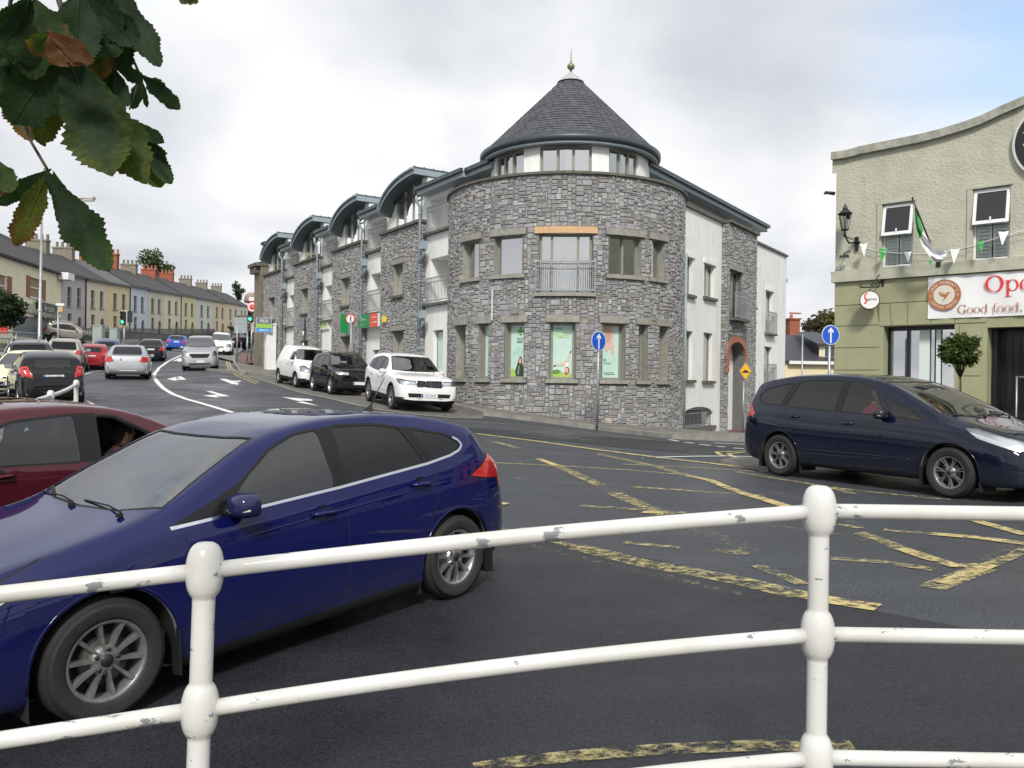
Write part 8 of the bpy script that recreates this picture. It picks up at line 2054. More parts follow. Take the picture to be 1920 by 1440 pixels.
def diam(r, x, z, Y):
 c = P(1398,696,Y); n = Vector((-.35,-.94,0)).normalized(); X = Vector((-n.y,n.x,0)); X = X if X.x > 0 else -X
 F = lambda u, v, o: c+X*u+Vector((0,0,v))+n*o; q = [(0,-.36),(.36,0),(0,.36),(-.36,0)]
 def d(mb):
  mb.poly([F(u*.66,v,.0) for u,v in q],0); mb.poly([F(u*.66,v,.02) for u,v in q],0); mb.poly([F(u*.62,v*.93,.024) for u,v in q],2)
  mb.poly([F(u*.57,v*.87,.027) for u,v in q],1); mb.npoly([F(u*.8,v,.031) for u,v in ((-.16,-.06),(.16,-.06),(.16,-.02),(.11,-.02),(.06,.05),(.02,.03),(0,.055),(-.02,.03),(-.06,.05),(-.11,-.02),(-.16,-.02))],2)
 part(r, 'sign_plate', [ALU, mat('sign_amber',(.85,.45,.02),.4), INK], d)
pole_thing('road_sign', 1394.5, 715, 30.6, .035, 'yellow diamond road hump sign on a grey pole by the brick arched doorway', 'road sign', diam)
# ------------------------------------------------------------------ houses beyond, seen between the two buildings
ff = Frame((P(1468,690,58).x, 58), (1, .12)); FN_ = 1 if ff.n.y < 0 else -1
def mpF(s, z, o=0): return ff(s, z, o*FN_)
def hF(px, py, out=0): return ff.hit(px, py, out*FN_)
YB = empty('cream_house', tuple(mpF(3,-1)), label='cream rendered house with slate roof and white barge boards between the two buildings', cat='house')
ze = hF(1500,677)[1]; zr = hF(1500,628,-4)[1]; CW = mat('cream_render',(.72,.62,.40),.85,var=.1,vscale=.5)
part(YB, 'wall', CW, lambda mb: (bar(mb, mpF, -.8, 6, -4, ze, -8, 0), mb.npoly([mpF(-.8,ze,0), mpF(-.8,zr-.15,-4), mpF(-.8,ze,-8)])))
part(YB, 'roof', SLATE, lambda mb: (mb.quad(mpF(-1.0,ze,.35), mpF(6,ze,.35), mpF(6,zr,-4), mpF(-1.0,zr,-4)), mb.quad(mpF(-1.0,ze,-8.3), mpF(6,ze,-8.3), mpF(6,zr,-4), mpF(-1.0,zr,-4))))
part(YB, 'fascia', PLATE_W, lambda mb: bar(mb, mpF, .3, 6, ze-.22, ze, .2, .38))
part(YB, 'barge_board', PLATE_W, lambda mb: mb.prism([mpF(-1.0,ze-.22,.36), mpF(-1.0,ze+.02,.36), mpF(-1.0,zr+.02,-4), mpF(-1.0,zr-.22,-4)], (mpF(.1,0)-mpF(0,0))))
d0, zd0 = hF(1527,655,-.5); d1, _ = hF(1567,655,-.5)
part(YB, 'dormer', CW, lambda mb: (mb.npoly([mpF(d0+.3,ze+.1,-.4), mpF(d1,ze+.1,-.4), mpF(d1,ze+1.3,-.4), mpF(d0+.3,ze+1.3,-.4)]),))
part(YB, 'dormer_roof', SLATE, lambda mb: (mb.quad(mpF(d0,ze+1.25,-.1), mpF(d1+.2,ze+1.25,-.1), mpF(d1+.2,ze+2.3,-3.6), mpF(d0,ze+2.3,-3.6)), bar(mb, mpF, d0, d1+.2, ze+1.15, ze+1.27, -.2, -.06)))
part(YB, 'dormer_window', PLATE_W, lambda mb: (bar(mb, mpF, d1-1.0, d1-.05, ze+.25, ze+1.15, -.42, -.34),)); part(YB, 'dormer_pane', mat('far_pane',(.05,.05,.055),.15,spec=.8), lambda mb: mb.quad(mpF(d1-.9,ze+.35,-.33), mpF(d1-.15,ze+.35,-.33), mpF(d1-.15,ze+1.05,-.33), mpF(d1-.9,ze+1.05,-.33)))
c0 = hF(1478,610,-9); c1 = hF(1497,600,-9)
part(YB, 'chimney', BRICKC, lambda mb: (bar(mb, mpF, c0[0], c1[0], zr-1.4, c1[1], -9.6, -8.7), bar(mb, mpF, c0[0]-.08, c1[0]+.08, c1[1], c1[1]+.12, -9.7, -8.6), mb.lathe([(.14,0),(.12,.35),(0,.35)], c=mpF(c0[0]+.3,c1[1]+.1,-9.1), seg=8), bar(mb, mpF, c0[0]+.15, c0[0]+1.1, c1[1]+.5, c1[1]+.6, -9.2, -9.0)))
mount(YB)
pole_thing('service_pole', 1504, 626, 50, .045, 'thin pale service pole in front of the cream house', 'pole', zb=-1.5)
mb = MB(); mb.tube([P(1475,612,66), P(1515,611,60), P(1562,607,50)], .02, seg=5); prop(mb.build('overhead_cable', IRON), 'overhead cable crossing above the cream house roof', 'cable')
def lrail(pts, hgt, n, lb, Y):
 mb = MB()
 P0 = [P(x,y,Yy) for x,y,Yy in pts]
 mb.tube(P0, .045, seg=6); low = [p-Vector((0,0,hgt)) for p in P0]; mb.tube(low, .03, seg=6); rs_ = resample(P0, n)
 for p in rs_: mb.tube([p, p-Vector((0,0,hgt))], .018, seg=5)
 for p in (P0[0], P0[len(P0)//2], P0[-1]): mb.tube([p, p-Vector((0,0,hgt+.5))], .04, seg=6)
 prop(mb.build('ramp_railing', GALV, merge=False), lb, 'railing')
lrail([(-30,621,44),(30,623,46),(70,626,48)], .75, .22, 'grey metal railing with close bars beside the ramp on the left', 44)
lrail([(-10,633,40),(20,635,41),(60,641,43),(80,645,44)], .55, 1.4, 'sloping two-bar metal railing below the close-barred one', 42)
mb = MB(); a_, b_ = P(-40,640,43), P(150,655,50); d_ = (b_-a_); nn_ = Vector((-d_.y,d_.x,0)).normalized()
for z0_, o_ in ((0,0),):
 q = [a_+Vector((0,0,-3)), b_+Vector((0,0,-3)), b_, a_]; mb.prism(q, nn_*.4)
prop(mb.build('ramp_wall', mat('ramp_wall_grey',(.20,.195,.18),.9,var=.4,vscale=1,dirt=.4)), 'low grey concrete wall behind the parked cars on the left', 'wall')
mb = MB(); mb.box(P(-1,612,52), (1.0,.1,.9)); mb.prism([P(-12,603,52),P(13,600,52),P(6,596,52)], (0,.1,0))
prop(mb.build('red_banner_sign', mat('red_board',(.62,.03,.02),.5)), 'red board at the left edge under the evergreen branches', 'sign')
def mixer():
 Y = 93; f = Vector((.50,.87)); x, y = P(452,655,Y).x, Y+1; z = gz(x, y)-.0; r = empty('mixer_truck', (0,0,0), label='muddy concrete mixer truck seen from behind beyond the white van', cat='truck')
 MUD = mat('mixer_mud',(.13,.10,.075),.85,var=.5,vscale=2); D = MB()
 ax = Matrix.Translation((-1.2,0,2.6)) @ Matrix.Rotation(R_(14), 4, 'Y')
 prof = [(.45,-2.5),(.62,-2.3),(.95,-1.6),(1.18,-.6),(1.22,.2),(1.1,1.2),(.7,2.1),(.0,2.3)]
 M3 = ax.to_3x3(); D.lathe([(rr,h) for rr,h in prof], c=ax.translation, axis='X', seg=24, M=M3); D.lathe([(.0,-1.9),(.55,-2.45)], c=ax.translation, axis='X', seg=24, m=1, M=M3); D.build('drum', [MUD, BLACK], r)
 part(r, 'chute', MUD, lambda mb: (mb.box((-4.1,.2,2.2), (.9,.8,.15), M=Matrix.Rotation(R_(35),3,'Y')), mb.box((-4.3,-.5,1.7), (.5,.5,.5)), mb.tube([(-3.9,.6,2.9),(-3.8,.6,1.0)], .06), mb.tube([(-3.9,-.6,2.9),(-3.8,-.6,1.0)], .06)))
 part(r, 'chassis', BLACK, lambda mb: (mb.box((-.4,.45,.95), (8,.15,.3)), mb.box((-.4,-.45,.95), (8,.15,.3)), mb.box((-3.9,0,.8), (.1,2.2,.25)), mb.box((-2,0,1.2), (2.2,2.2,.2))))
 part(r, 'cab', MUD, lambda mb: (mb.box((3.1,0,2.0), (1.9,2.3,2.0)), mb.box((3.1,0,3.05), (1.7,2.1,.12))))
 for X in (-2.7,-1.4,1.2,2.9):
  for sy in (1.0,-1.0): w = MB(); w.lathe([(.2,-.14),(.46,-.16),(.5,-.1),(.5,.1),(.46,.16),(.2,.14),(0,.1)], c=(X,sy,.5), axis='Y', seg=18); w.build('wheel', RUBBER, r)
 for sy in (.9,-.9): w = MB(); w.box((-3.97,sy,.85), (.04,.3,.12)); w.build('tail_light', REDLENS, r)
 zf = gz(x+f.x*3, y+f.y*3); r.matrix_world = Matrix.Translation((x+f.x*2.5,y+f.y*2.5,(z+zf)/2)) @ Matrix.Rotation(math.atan2(f.y,f.x),4,'Z') @ Matrix.Rotation(-math.atan2(zf-z,3.0),4,'Y')
mixer()
bsuv = make_car(T_SUV, 'parked_suv', P_GREYB, 'beige SUV with a spare wheel parked side-on in front of the lilac house', L=4.4, W=1.83, H=1.70, cat='suv', res=.16, sub=2, hook=suv_hook, seams=False)
wM = MB(); wM.lathe([(0,.06),(.3,.08),(.34,.0),(.34,-.1)], c=(-bsuv.L/2-.05,0,.95), axis='X', seg=20, M=Matrix.Rotation(PI,3,'Z')); wM.build('spare_wheel', P_GREYB, bsuv.root)
bsuv.place(P(133,640,76).x, 76, (.80,.35))
# ------------------------------------------------------------------ white railing beside the camera
def peeling(name='railing_paint'):
 m = bpy.data.materials.new(name); m.use_nodes = True; nt = m.node_tree; N = nt.nodes; L = nt.links; b = N['Principled BSDF']
 tc = N.new('ShaderNodeTexCoord'); n = N.new('ShaderNodeTexNoise'); n.inputs['Scale'].default_value = 9; n.inputs['Detail'].default_value = 8; n.inputs['Roughness'].default_value = .68
 mp = N.new('ShaderNodeMapping'); mp.inputs['Scale'].default_value = (.55,1,1); L.new(tc.outputs['Object'], mp.inputs[0]); L.new(mp.outputs[0], n.inputs['Vector'])
 mr = N.new('ShaderNodeMapRange'); mr.inputs[1].default_value = .60; mr.inputs[2].default_value = .612; L.new(n.outputs['Fac'], mr.inputs[0])
 n2 = N.new('ShaderNodeTexNoise'); n2.inputs['Scale'].default_value = 3; n2.inputs['Detail'].default_value = 5; L.new(tc.outputs['Object'], n2.inputs['Vector'])
 c1 = N.new('ShaderNodeMix'); c1.data_type = 'RGBA'; c1.inputs['A'].default_value = (.60,.60,.575,1); c1.inputs['B'].default_value = (.51,.50,.45,1)
 m2 = N.new('ShaderNodeMapRange'); m2.inputs[1].default_value = .45; m2.inputs[2].default_value = .75; L.new(n2.outputs['Fac'], m2.inputs[0]); L.new(m2.outputs[0], c1.inputs['Factor'])
 c2 = N.new('ShaderNodeMix'); c2.data_type = 'RGBA'; L.new(c1.outputs['Result'], c2.inputs['A']); c2.inputs['B'].default_value = (.20,.21,.22,1); L.new(mr.outputs[0], c2.inputs['Factor'])
 L.new(c2.outputs['Result'], b.inputs['Base Color']); b.inputs['Roughness'].default_value = .28; b.inputs['Coat Weight'].default_value = .3; b.inputs['Coat Roughness'].default_value = .12
 n3 = N.new('ShaderNodeTexNoise'); n3.inputs['Scale'].default_value = 45; n3.inputs['Detail'].default_value = 2; L.new(tc.outputs['Object'], n3.inputs['Vector'])
 ad = N.new('ShaderNodeMath'); ad.operation = 'MULTIPLY_ADD'; ad.inputs[1].default_value = -2; L.new(mr.outputs[0], ad.inputs[0]); L.new(n3.outputs['Fac'], ad.inputs[2])
 bp = N.new('ShaderNodeBump'); bp.inputs['Strength'].default_value = .35; bp.inputs['Distance'].default_value = .002; L.new(ad.outputs[0], bp.inputs['Height']); L.new(bp.outputs[0], b.inputs['Normal'])
 return m
RPAINT = peeling()
y1, y2 = 2.55, 2.83
post1 = [P(384,1070,y1), P(375,1330,y1), P(366,1590,y1)]; post2 = [P(1536,958,y2), P(1533,1189,y2), P(1530,1420,y2)]
def post3(xy0, dx, ref, y): return [Vector((p.x+dx, y, p.z+xy0)) for p in ref]
dirL = (post2[0]-post1[0]);
postR = [p+Vector((2.02,-.02,.0)) for p in post2]; postL = [p+Vector((-1.95,-.50,-.16)) for p in post1]
FR = empty('guard_railing', (post1[0].x, y1, gz(post1[0].x, y1)), label='white tubular guard railing with three bars and ball-jointed posts in the foreground', cat='railing')
def post_mesh(mb, pts, R=.034):
 top, bot = pts[0], pts[2]; ax = (top-bot).normalized(); zb = gz(bot.x, bot.y)
 dist = (bot.z-zb-.05)/ax.z; b = bot-ax*dist; q = ax.to_track_quat('Z','Y').to_matrix(); Ltot = (top-b).length
 prof = [(R,0)]; hts = sorted([(p-b).dot(ax) for p in pts]); rb = .057
 for i, h in enumerate(hts):
  last = i == len(hts)-1; hb = .088
  prof += [(R, h-hb*1.02)]
  ks = range(1, 12) if not last else range(1, 15)
  for k in ks:
   if last: t = -PI/2+PI*k/14*.999;
   else: t = -PI/2*.93+PI*.93*k/12
   rr = rb*max(0,math.cos(t))**.55; zz = h+hb*math.sin(t)
   if not (last and k > 7): rr = max(rr, R)
   prof.append((max(rr,.0005), zz))
  if not last: prof.append((R, h+hb*1.02))
 prof.append((0, hts[-1]+.088)); mb.lathe(prof, c=b, M=q, seg=40)
for pts in (post1, post2, postR, postL):
 p_ = part(FR, 'post', RPAINT, lambda mb: post_mesh(mb, pts))
 s_ = MB()
 for q in pts[:2]:
  for sx in (.045,): s_.lathe([(0,.004),(.006,.003),(.007,-.004)], c=q+Vector((sx,-.036,0)), axis='Y', M=Matrix.Rotation(PI,3,'X'), seg=8);
 s_.build('bolt', GALV, p_)
def sag(a, b, k, y=0):
 """rails arch gently"""
 pts = []
 for i in range(25):
  t = i/24; p = a.lerp(b, t); pts.append(p+Vector((0, y*4*t*(1-t), k*4*t*(1-t))))
 return pts
for (A, B, ks) in ((postL, post1, (.0,.0,.0)), (post1, post2, (.012,.02,.03)), (post2, postR, (.0,.0,.0))):
 for i in range(3):
  a, b = A[i], B[i]; d = (b-a).normalized(); a2, b2 = a+d*.045, b-d*.045
  part(FR, 'rail', RPAINT, lambda mb: mb.tube(sag(a2, b2, ks[i]), .0255, seg=20))
mount(FR)
pa = [P(95,742,13.2), P(95,742,13.2)-Vector((0,0,.42)), P(95,742,13.2)-Vector((0,0,.84))]; pb = [P(143,720.5,16.0), P(143,720.5,16.0)-Vector((0,0,.42)), P(143,720.5,16.0)-Vector((0,0,.84))]
pc_ = [P(-20,770,11.2)-Vector((0,0,.42*k)) for k in range(3)]
F2 = empty('guard_railing', (pa[0].x, 13.2, gz(pa[0].x,13.2)), label='white ball-jointed guard railing at the paved corner in front of the black hatchback', cat='railing')
for pts in (pa, pb, pc_): part(F2, 'post', RPAINT, lambda mb: post_mesh(mb, pts, .042))
for A, B in ((pc_, pa), (pa, pb)):
 for i in range(3): part(F2, 'rail', RPAINT, lambda mb: mb.tube(sag(A[i], B[i], -.02), .034, seg=12))
mount(F2)
# ------------------------------------------------------------------ foliage
def leaf_mat(name, c1, c2, trans=.35):
 m = bpy.data.materials.new(name); m.use_nodes = True; nt = m.node_tree; N = nt.nodes; L = nt.links; b = N['Principled BSDF']; out = N['Material Output']
 tc = N.new('ShaderNodeTexCoord'); n = N.new('ShaderNodeTexNoise'); n.inputs['Scale'].default_value = 9; n.inputs['Detail'].default_value = 6; L.new(tc.outputs['Object'], n.inputs['Vector'])
 at = N.new('ShaderNodeAttribute'); at.attribute_name = 'tint'
 mr = N.new('ShaderNodeMapRange'); mr.inputs[1].default_value = .35; mr.inputs[2].default_value = .7; mr.inputs[3].default_value = .75; mr.inputs[4].default_value = 1.25; L.new(n.outputs['Fac'], mr.inputs[0])
 sc = N.new('ShaderNodeVectorMath'); sc.operation = 'SCALE'; L.new(at.outputs['Color'], sc.inputs[0]); L.new(mr.outputs[0], sc.inputs['Scale']); L.new(sc.outputs[0], b.inputs['Base Color'])
 b.inputs['Roughness'].default_value = .62; b.inputs['Specular IOR Level'].default_value = .18; tr = N.new('ShaderNodeBsdfTranslucent'); ts = N.new('ShaderNodeVectorMath'); ts.operation = 'MULTIPLY'; ts.inputs[1].default_value = (1.7,1.9,.8); L.new(sc.outputs[0], ts.inputs[0]); L.new(ts.outputs[0], tr.inputs[0])
 mx = N.new('ShaderNodeMixShader'); mx.inputs[0].default_value = trans; L.new(b.outputs[0], mx.inputs[1]); L.new(tr.outputs[0], mx.inputs[2]); L.new(mx.outputs[0], out.inputs[0])
 return m
CHEST = leaf_mat('chestnut_leaf', None, None, .4); FOLI = leaf_mat('foliage', None, None, .25)
def leaflet(mb, base, tip, width, rnd, col, tipcol, curl=.25, side=None, fold=.3, droop=.0, dens=40):
 """a serrated, ribbed, obovate leaflet from base to tip, facing roughly the camera"""
 ax = tip-base; Ln = ax.length; ax.normalize(); view = ((base+tip)/2-Vector((0,0,EYE))).normalized(); sd_ = (side or ax.cross(view)).normalized(); nr = sd_.cross(ax).normalized(); n = dens; rows = []; wv = rnd.uniform(0,6)
 for i in range(n+1):
  t = i/n; w = width*.5*(math.sin(PI*min(1, t**.82*1.0))**.75)*(.35+.65*min(1,t/.62)) if t < 1 else 0
  if t > .7: w = width*.5*max(0, 1-((t-.7)/.3)**1.55)**.8*math.sin(PI*.7**.82)**.75*1.0 if t < 1 else 0
  w *= 1+.09*math.sin(t*13+wv)+.06*math.sin(t*29+wv*3)
  ser = 1+(.03+.06*t)*((i % 2)*2-1)+rnd.uniform(-.04,.04); c = base+ax*(Ln*t)+nr*(curl*Ln*.22*math.sin(PI*t))+Vector((0,0,-droop*Ln*t*t))
  row = []
  for k in range(-4, 5):
   q = k/4; rib = .045*Ln*.35*(abs(math.sin((t*10-abs(q)*1.7)*PI)))*min(1,abs(q)*1.6)
   ww = w*(ser if abs(k) == 4 else 1); off = nr*(-fold*abs(q)**1.3*w+rib+.05*w*math.sin(t*9+wv+q*3)+(.10*w*abs(q)*math.sin(t*14+wv*2)))+ax*(.12*Ln*abs(q)*w/max(width*.5,1e-6)*.5)
   row.append(c+sd_*(q*ww)+off)
  rows.append(row)
 i0 = len(mb.f); mb.tube([r_[4]-nr*.0015 for r_ in rows[:-2]], [width*.016*(1-.75*q/n) for q in range(n-1)], seg=5)
 for q in range(i0, len(mb.f)): mb.col[q] = tuple(c*1.9+.01 for c in col)
 for i in range(n):
  for k in range(8):
   t = (i+.5)/n; e = abs(k-3.5)/3.5; v = rnd.uniform(.9,1.1); brown = max(0, min(1, (t-.5)*1.7+(e-.6)*.9+rnd.uniform(-.25,.25))) if tipcol else 0
   vein = 1.15 if (t*10-e*1.7) % 1 < .26 else .95; cc = tuple((col[j]*(1-brown)+(tipcol or col)[j]*brown)*v*vein for j in range(3))
   mb.quad(rows[i][k], rows[i][k+1], rows[i+1][k+1], rows[i+1][k], 0, col=cc)
G_D = (.014,.033,.011); G_M = (.026,.052,.012); G_L = (.055,.066,.012); G_O = (.14,.07,.02); BRN = (.085,.035,.012);
TREE = empty('horse_chestnut_tree', (-3.3,.9,gz(-3.3,.9)), label='horse chestnut with large drooping browning leaves hanging into the upper left', cat='tree')
rn = random.Random(11)
def px3(x, y, Y): return P(x, y, Y)
LEAVES = [
 ((125,92),1.55,[(22,232,105,G_D,None,.5,-.02),(210,330,118,G_D,G_L,.5,.0),(275,345,95,G_M,G_L,.3,.06),(75,270,60,G_L,G_L,.3,.1)]),
 ((88,316),1.6,[(-4,385,34,G_D,None,.4,.05),(28,462,52,G_L,BRN,.4,.03),(205,508,76,G_D,G_M,.6,-.02),(150,470,46,G_L,G_O,.4,.05)]),
 ((238,222),1.75,[(308,268,26,G_D,None,.5,0),(322,345,42,G_D,G_M,.4,0),(302,352,66,G_M,G_L,.3,.05),(196,290,40,G_M,None,.3,.05),(250,330,60,G_M,G_L,.3,.08)]),
 ((262,140),1.8,[(338,205,34,G_D,None,.6,0),(320,178,24,G_D,None,.4,.03),(276,202,12,G_D,None,.6,.0),(248,205,24,G_D,None,.3,.03),(300,170,34,G_M,None,.3,.05)]),
 ((215,128),1.7,[(178,188,44,G_D,None,.3,0),(222,205,50,G_D,None,.3,.03),(240,200,28,G_D,None,.3,.0),(268,150,30,G_D,None,.3,.02)]),
 ((60,-10),1.5,[(20,120,70,G_D,G_M,.4,0),(60,150,80,G_D,G_M,.4,.03),(130,110,60,G_M,G_O,.4,.02),(-20,90,50,G_D,None,.3,.02)]),
 ((150,-30),1.6,[(140,130,90,G_D,None,.4,0),(215,110,85,G_D,G_M,.4,.04),(260,90,60,G_D,None,.4,.05),(190,150,80,G_M,G_O,.3,.06)]),
 ((215,-30),1.65,[(300,125,52,G_D,None,.5,0),(255,60,45,G_D,G_M,.4,.02),(230,140,60,G_D,None,.3,.06),(280,110,50,G_M,None,.3,.05)]),
 ((10,60),1.55,[(-10,190,60,G_D,None,.4,0),(50,160,60,G_D,None,.4,0),(95,150,46,G_D,None,.3,.03),(35,130,60,G_M,None,.3,.05)]),
 ((0,140),1.7,[(60,265,50,G_L,G_O,.3,0),(20,210,40,G_M,G_L,.3,0),(85,275,34,G_L,BRN,.3,.04)]),
 ((-5,300),1.6,[(18,362,46,G_M,G_L,.3,0),(-15,370,60,G_L,G_O,.3,.02)]),
 ((95,60),1.45,[(130,125,60,BRN,G_O,.3,0),(160,120,44,G_O,BRN,.3,.03),(175,118,40,BRN,BRN,.3,.0),(60,100,44,G_M,G_O,.3,.02)]),
 ((130,20),1.65,[(60,190,95,G_D,G_M,.3,.1),(180,170,90,G_D,None,.3,.1),(120,150,90,G_D,None,.3,.1),(230,130,70,G_D,None,.3,.1)]),
 ((180,-20),1.75,[(170,90,90,G_D,None,.3,.1),(240,70,80,G_D,None,.3,.12),(120,70,80,G_M,None,.3,.1)]),
 ((335,-14),1.9,[(372,4,22,G_D,G_O,.3,0),(350,8,18,G_M,BRN,.3,0)]),
]
for (bx_, by_), Y, lf in LEAVES:
 mb = MB(); base = px3(bx_, by_, Y)
 for (tx, ty, wpx, c, tc_, cu, dy) in lf:
  leaflet(mb, base+Vector((rn.uniform(-.004,.004),dy*.3,rn.uniform(-.004,.004))), px3(tx, ty, Y+dy+rn.uniform(-.03,.03)), wpx*Y/FPX*1.08, rn, c, tc_, curl=cu*.5, fold=rn.uniform(.15,.4))
 o = mb.build('leaf', CHEST, TREE)
 for p_ in o.data.polygons: p_.use_smooth = True
TWIG = mat('twig_bark', (.075,.055,.035), .9, var=.4, vscale=30, bump=.4)
def stalk(pts, r): return [px3(x, y, Y) for x, y, Y in pts], r
hub = px3(130,-260,1.75)
for nm, pts, r in (('twig',[(130,-260,1.75),(125,-60,1.7),(110,0,1.65),(125,50,1.6),(125,92,1.55)],[.012,.009,.006,.004,.003]),
 ('stalk',[(100,40,1.65),(30,170,1.66),(55,260,1.64),(88,316,1.6)],[.004,.003,.0028,.003]),('stalk',[(170,40,1.75),(225,180,1.76),(238,222,1.75)],[.004,.0028,.003]),('stalk',[(190,30,1.8),(240,90,1.8),(262,140,1.8)],[.004,.003,.003]),
 ('twig',[(125,92,1.62),(180,124,1.7),(215,128,1.7)],[.004,.004,.003]),('stalk',[(262,140,1.8),(250,185,1.78),(243,205,1.76)],[.002,.0018,.0018]),('twig',[(130,-260,1.75),(190,-80,1.75),(215,-30,1.66),(200,40,1.75)],[.012,.008,.005,.004]),
 ('twig',[(130,-260,1.75),(60,-60,1.6),(60,-10,1.5)],[.012,.006,.004]),('twig',[(60,-60,1.6),(20,0,1.6),(0,140,1.68),(-10,260,1.6),(-5,300,1.6)],[.006,.004,.003,.002,.002]),('twig',[(130,-260,1.75),(280,-120,1.9),(335,-14,1.9)],[.012,.005,.003])):
 part(TREE, nm, TWIG, lambda mb: mb.tube([px3(*p) for p in pts], r, seg=7))
tb = Vector((-3.3,.9,gz(-3.3,.9)))
part(TREE, 'trunk', TWIG, lambda mb: (mb.tube([tb-Vector((0,0,.1)), tb+Vector((.03,0,1.2)), tb+Vector((.1,.1,2.6)), tb+Vector((.2,.2,4.2))], [.20,.16,.14,.10], seg=14), mb.tube([tb+Vector((.1,.1,2.5)), tb+Vector((1.0,.4,3.2)), tb+Vector((2.0,.75,3.25)), hub], [.09,.06,.035,.014], seg=10)))
mount(TREE)
def clump_tree(name, c, rad, n, leaf, cols, label, cat='tree', seed=1, trunk=None, squash=1.0, lobes=9, group=None, loc=None, bark=None, limbs=True, dens=.0):
 rnd = random.Random(seed); c = Vector(c); lob = []
 for k in range(lobes):
  v = Vector((rnd.gauss(0,1), rnd.gauss(0,1), rnd.gauss(0,.8)*squash)).normalized()*rad*rnd.uniform(.35,.8); lob.append((c+v, rad*rnd.uniform(.28,.5), rnd.uniform(.75,1.25)))
 mb = MB()
 for i in range(n):
  lc, lr, br = lob[rnd.randrange(lobes)]; d = Vector((rnd.gauss(0,1), rnd.gauss(0,1), rnd.gauss(0,1))).normalized(); p = lc+d*lr*rnd.uniform(.45,1.05)
  a = Vector((rnd.gauss(0,1), rnd.gauss(0,1), rnd.gauss(0,.6))).normalized(); b = a.cross(Vector((rnd.gauss(0,1),rnd.gauss(0,1),rnd.gauss(0,1)))).normalized(); s = leaf*rnd.uniform(.6,1.3)
  col = rnd.choice(cols); k = br*rnd.uniform(.7,1.3); mb.poly([p-a*s, p+b*s*.42, p+a*s, p-b*s*.42], 0, col=tuple(x*k for x in col))
 base = Vector(loc) if loc is not None else Vector((c.x, c.y, gz(c.x, c.y))); r = empty(name, tuple(base), label=label, cat=cat, group=group); mb.build('crown', FOLI, r, merge=False)
 bk = bark or TWIG; th = trunk or rad*.09
 def tr(m_):
  m_.tube([base-Vector((0,0,.1)), base.lerp(c,.5)+Vector((th*.5,0,0)), c], [th, th*.75, th*.4], seg=9)
  for lc, lr, _ in lob: s0 = base.lerp(c, .75); m_.tube([s0, s0.lerp(lc,.6)+Vector((0,0,lr*.2)), lc], [th*.3, th*.15, th*.05], seg=6)
 part(r, 'trunk', bk, tr); mount(r); return r
GRN = [(.045,.075,.02),(.06,.09,.025),(.03,.055,.018),(.085,.11,.03)]
bc = P(1800,661,0+18.2);
clump_tree('bay_tree', P(1801,661,17.6), .40, 2600, .055, [(.035,.065,.018),(.05,.085,.02),(.09,.12,.03),(.025,.045,.015)], 'clipped ball-headed bay tree beside the coffee house doorway', seed=3, trunk=.03, lobes=22)
clump_tree('distant_tree', P(299,493,205), 4.6, 900, .55, [(.10,.125,.06),(.08,.10,.05),(.12,.14,.07)], 'thin-crowned tree rising behind the terrace chimneys', seed=5, lobes=8, trunk=.35)
clump_tree('distant_tree', P(447,546,230), 2.6, 420, .5, [(.04,.06,.03),(.05,.07,.035)], 'dark palm-like tree at the far end of the terrace roofs', seed=6, lobes=7, trunk=.3)
clump_tree('distant_tree', P(1525,618,80), 2.6, 1300, .3, [(.10,.085,.04),(.07,.07,.03),(.12,.10,.05)], 'brownish tree top behind the cream house roof', seed=8, lobes=8, trunk=.15)
clump_tree('evergreen_tree', P(-28,578,47), 2.3, 5200, .16, [(.018,.035,.016),(.03,.05,.02),(.045,.065,.03)], 'dark spreading evergreen at the left edge before the yellow shop', seed=9, lobes=16, squash=.45, trunk=.15)
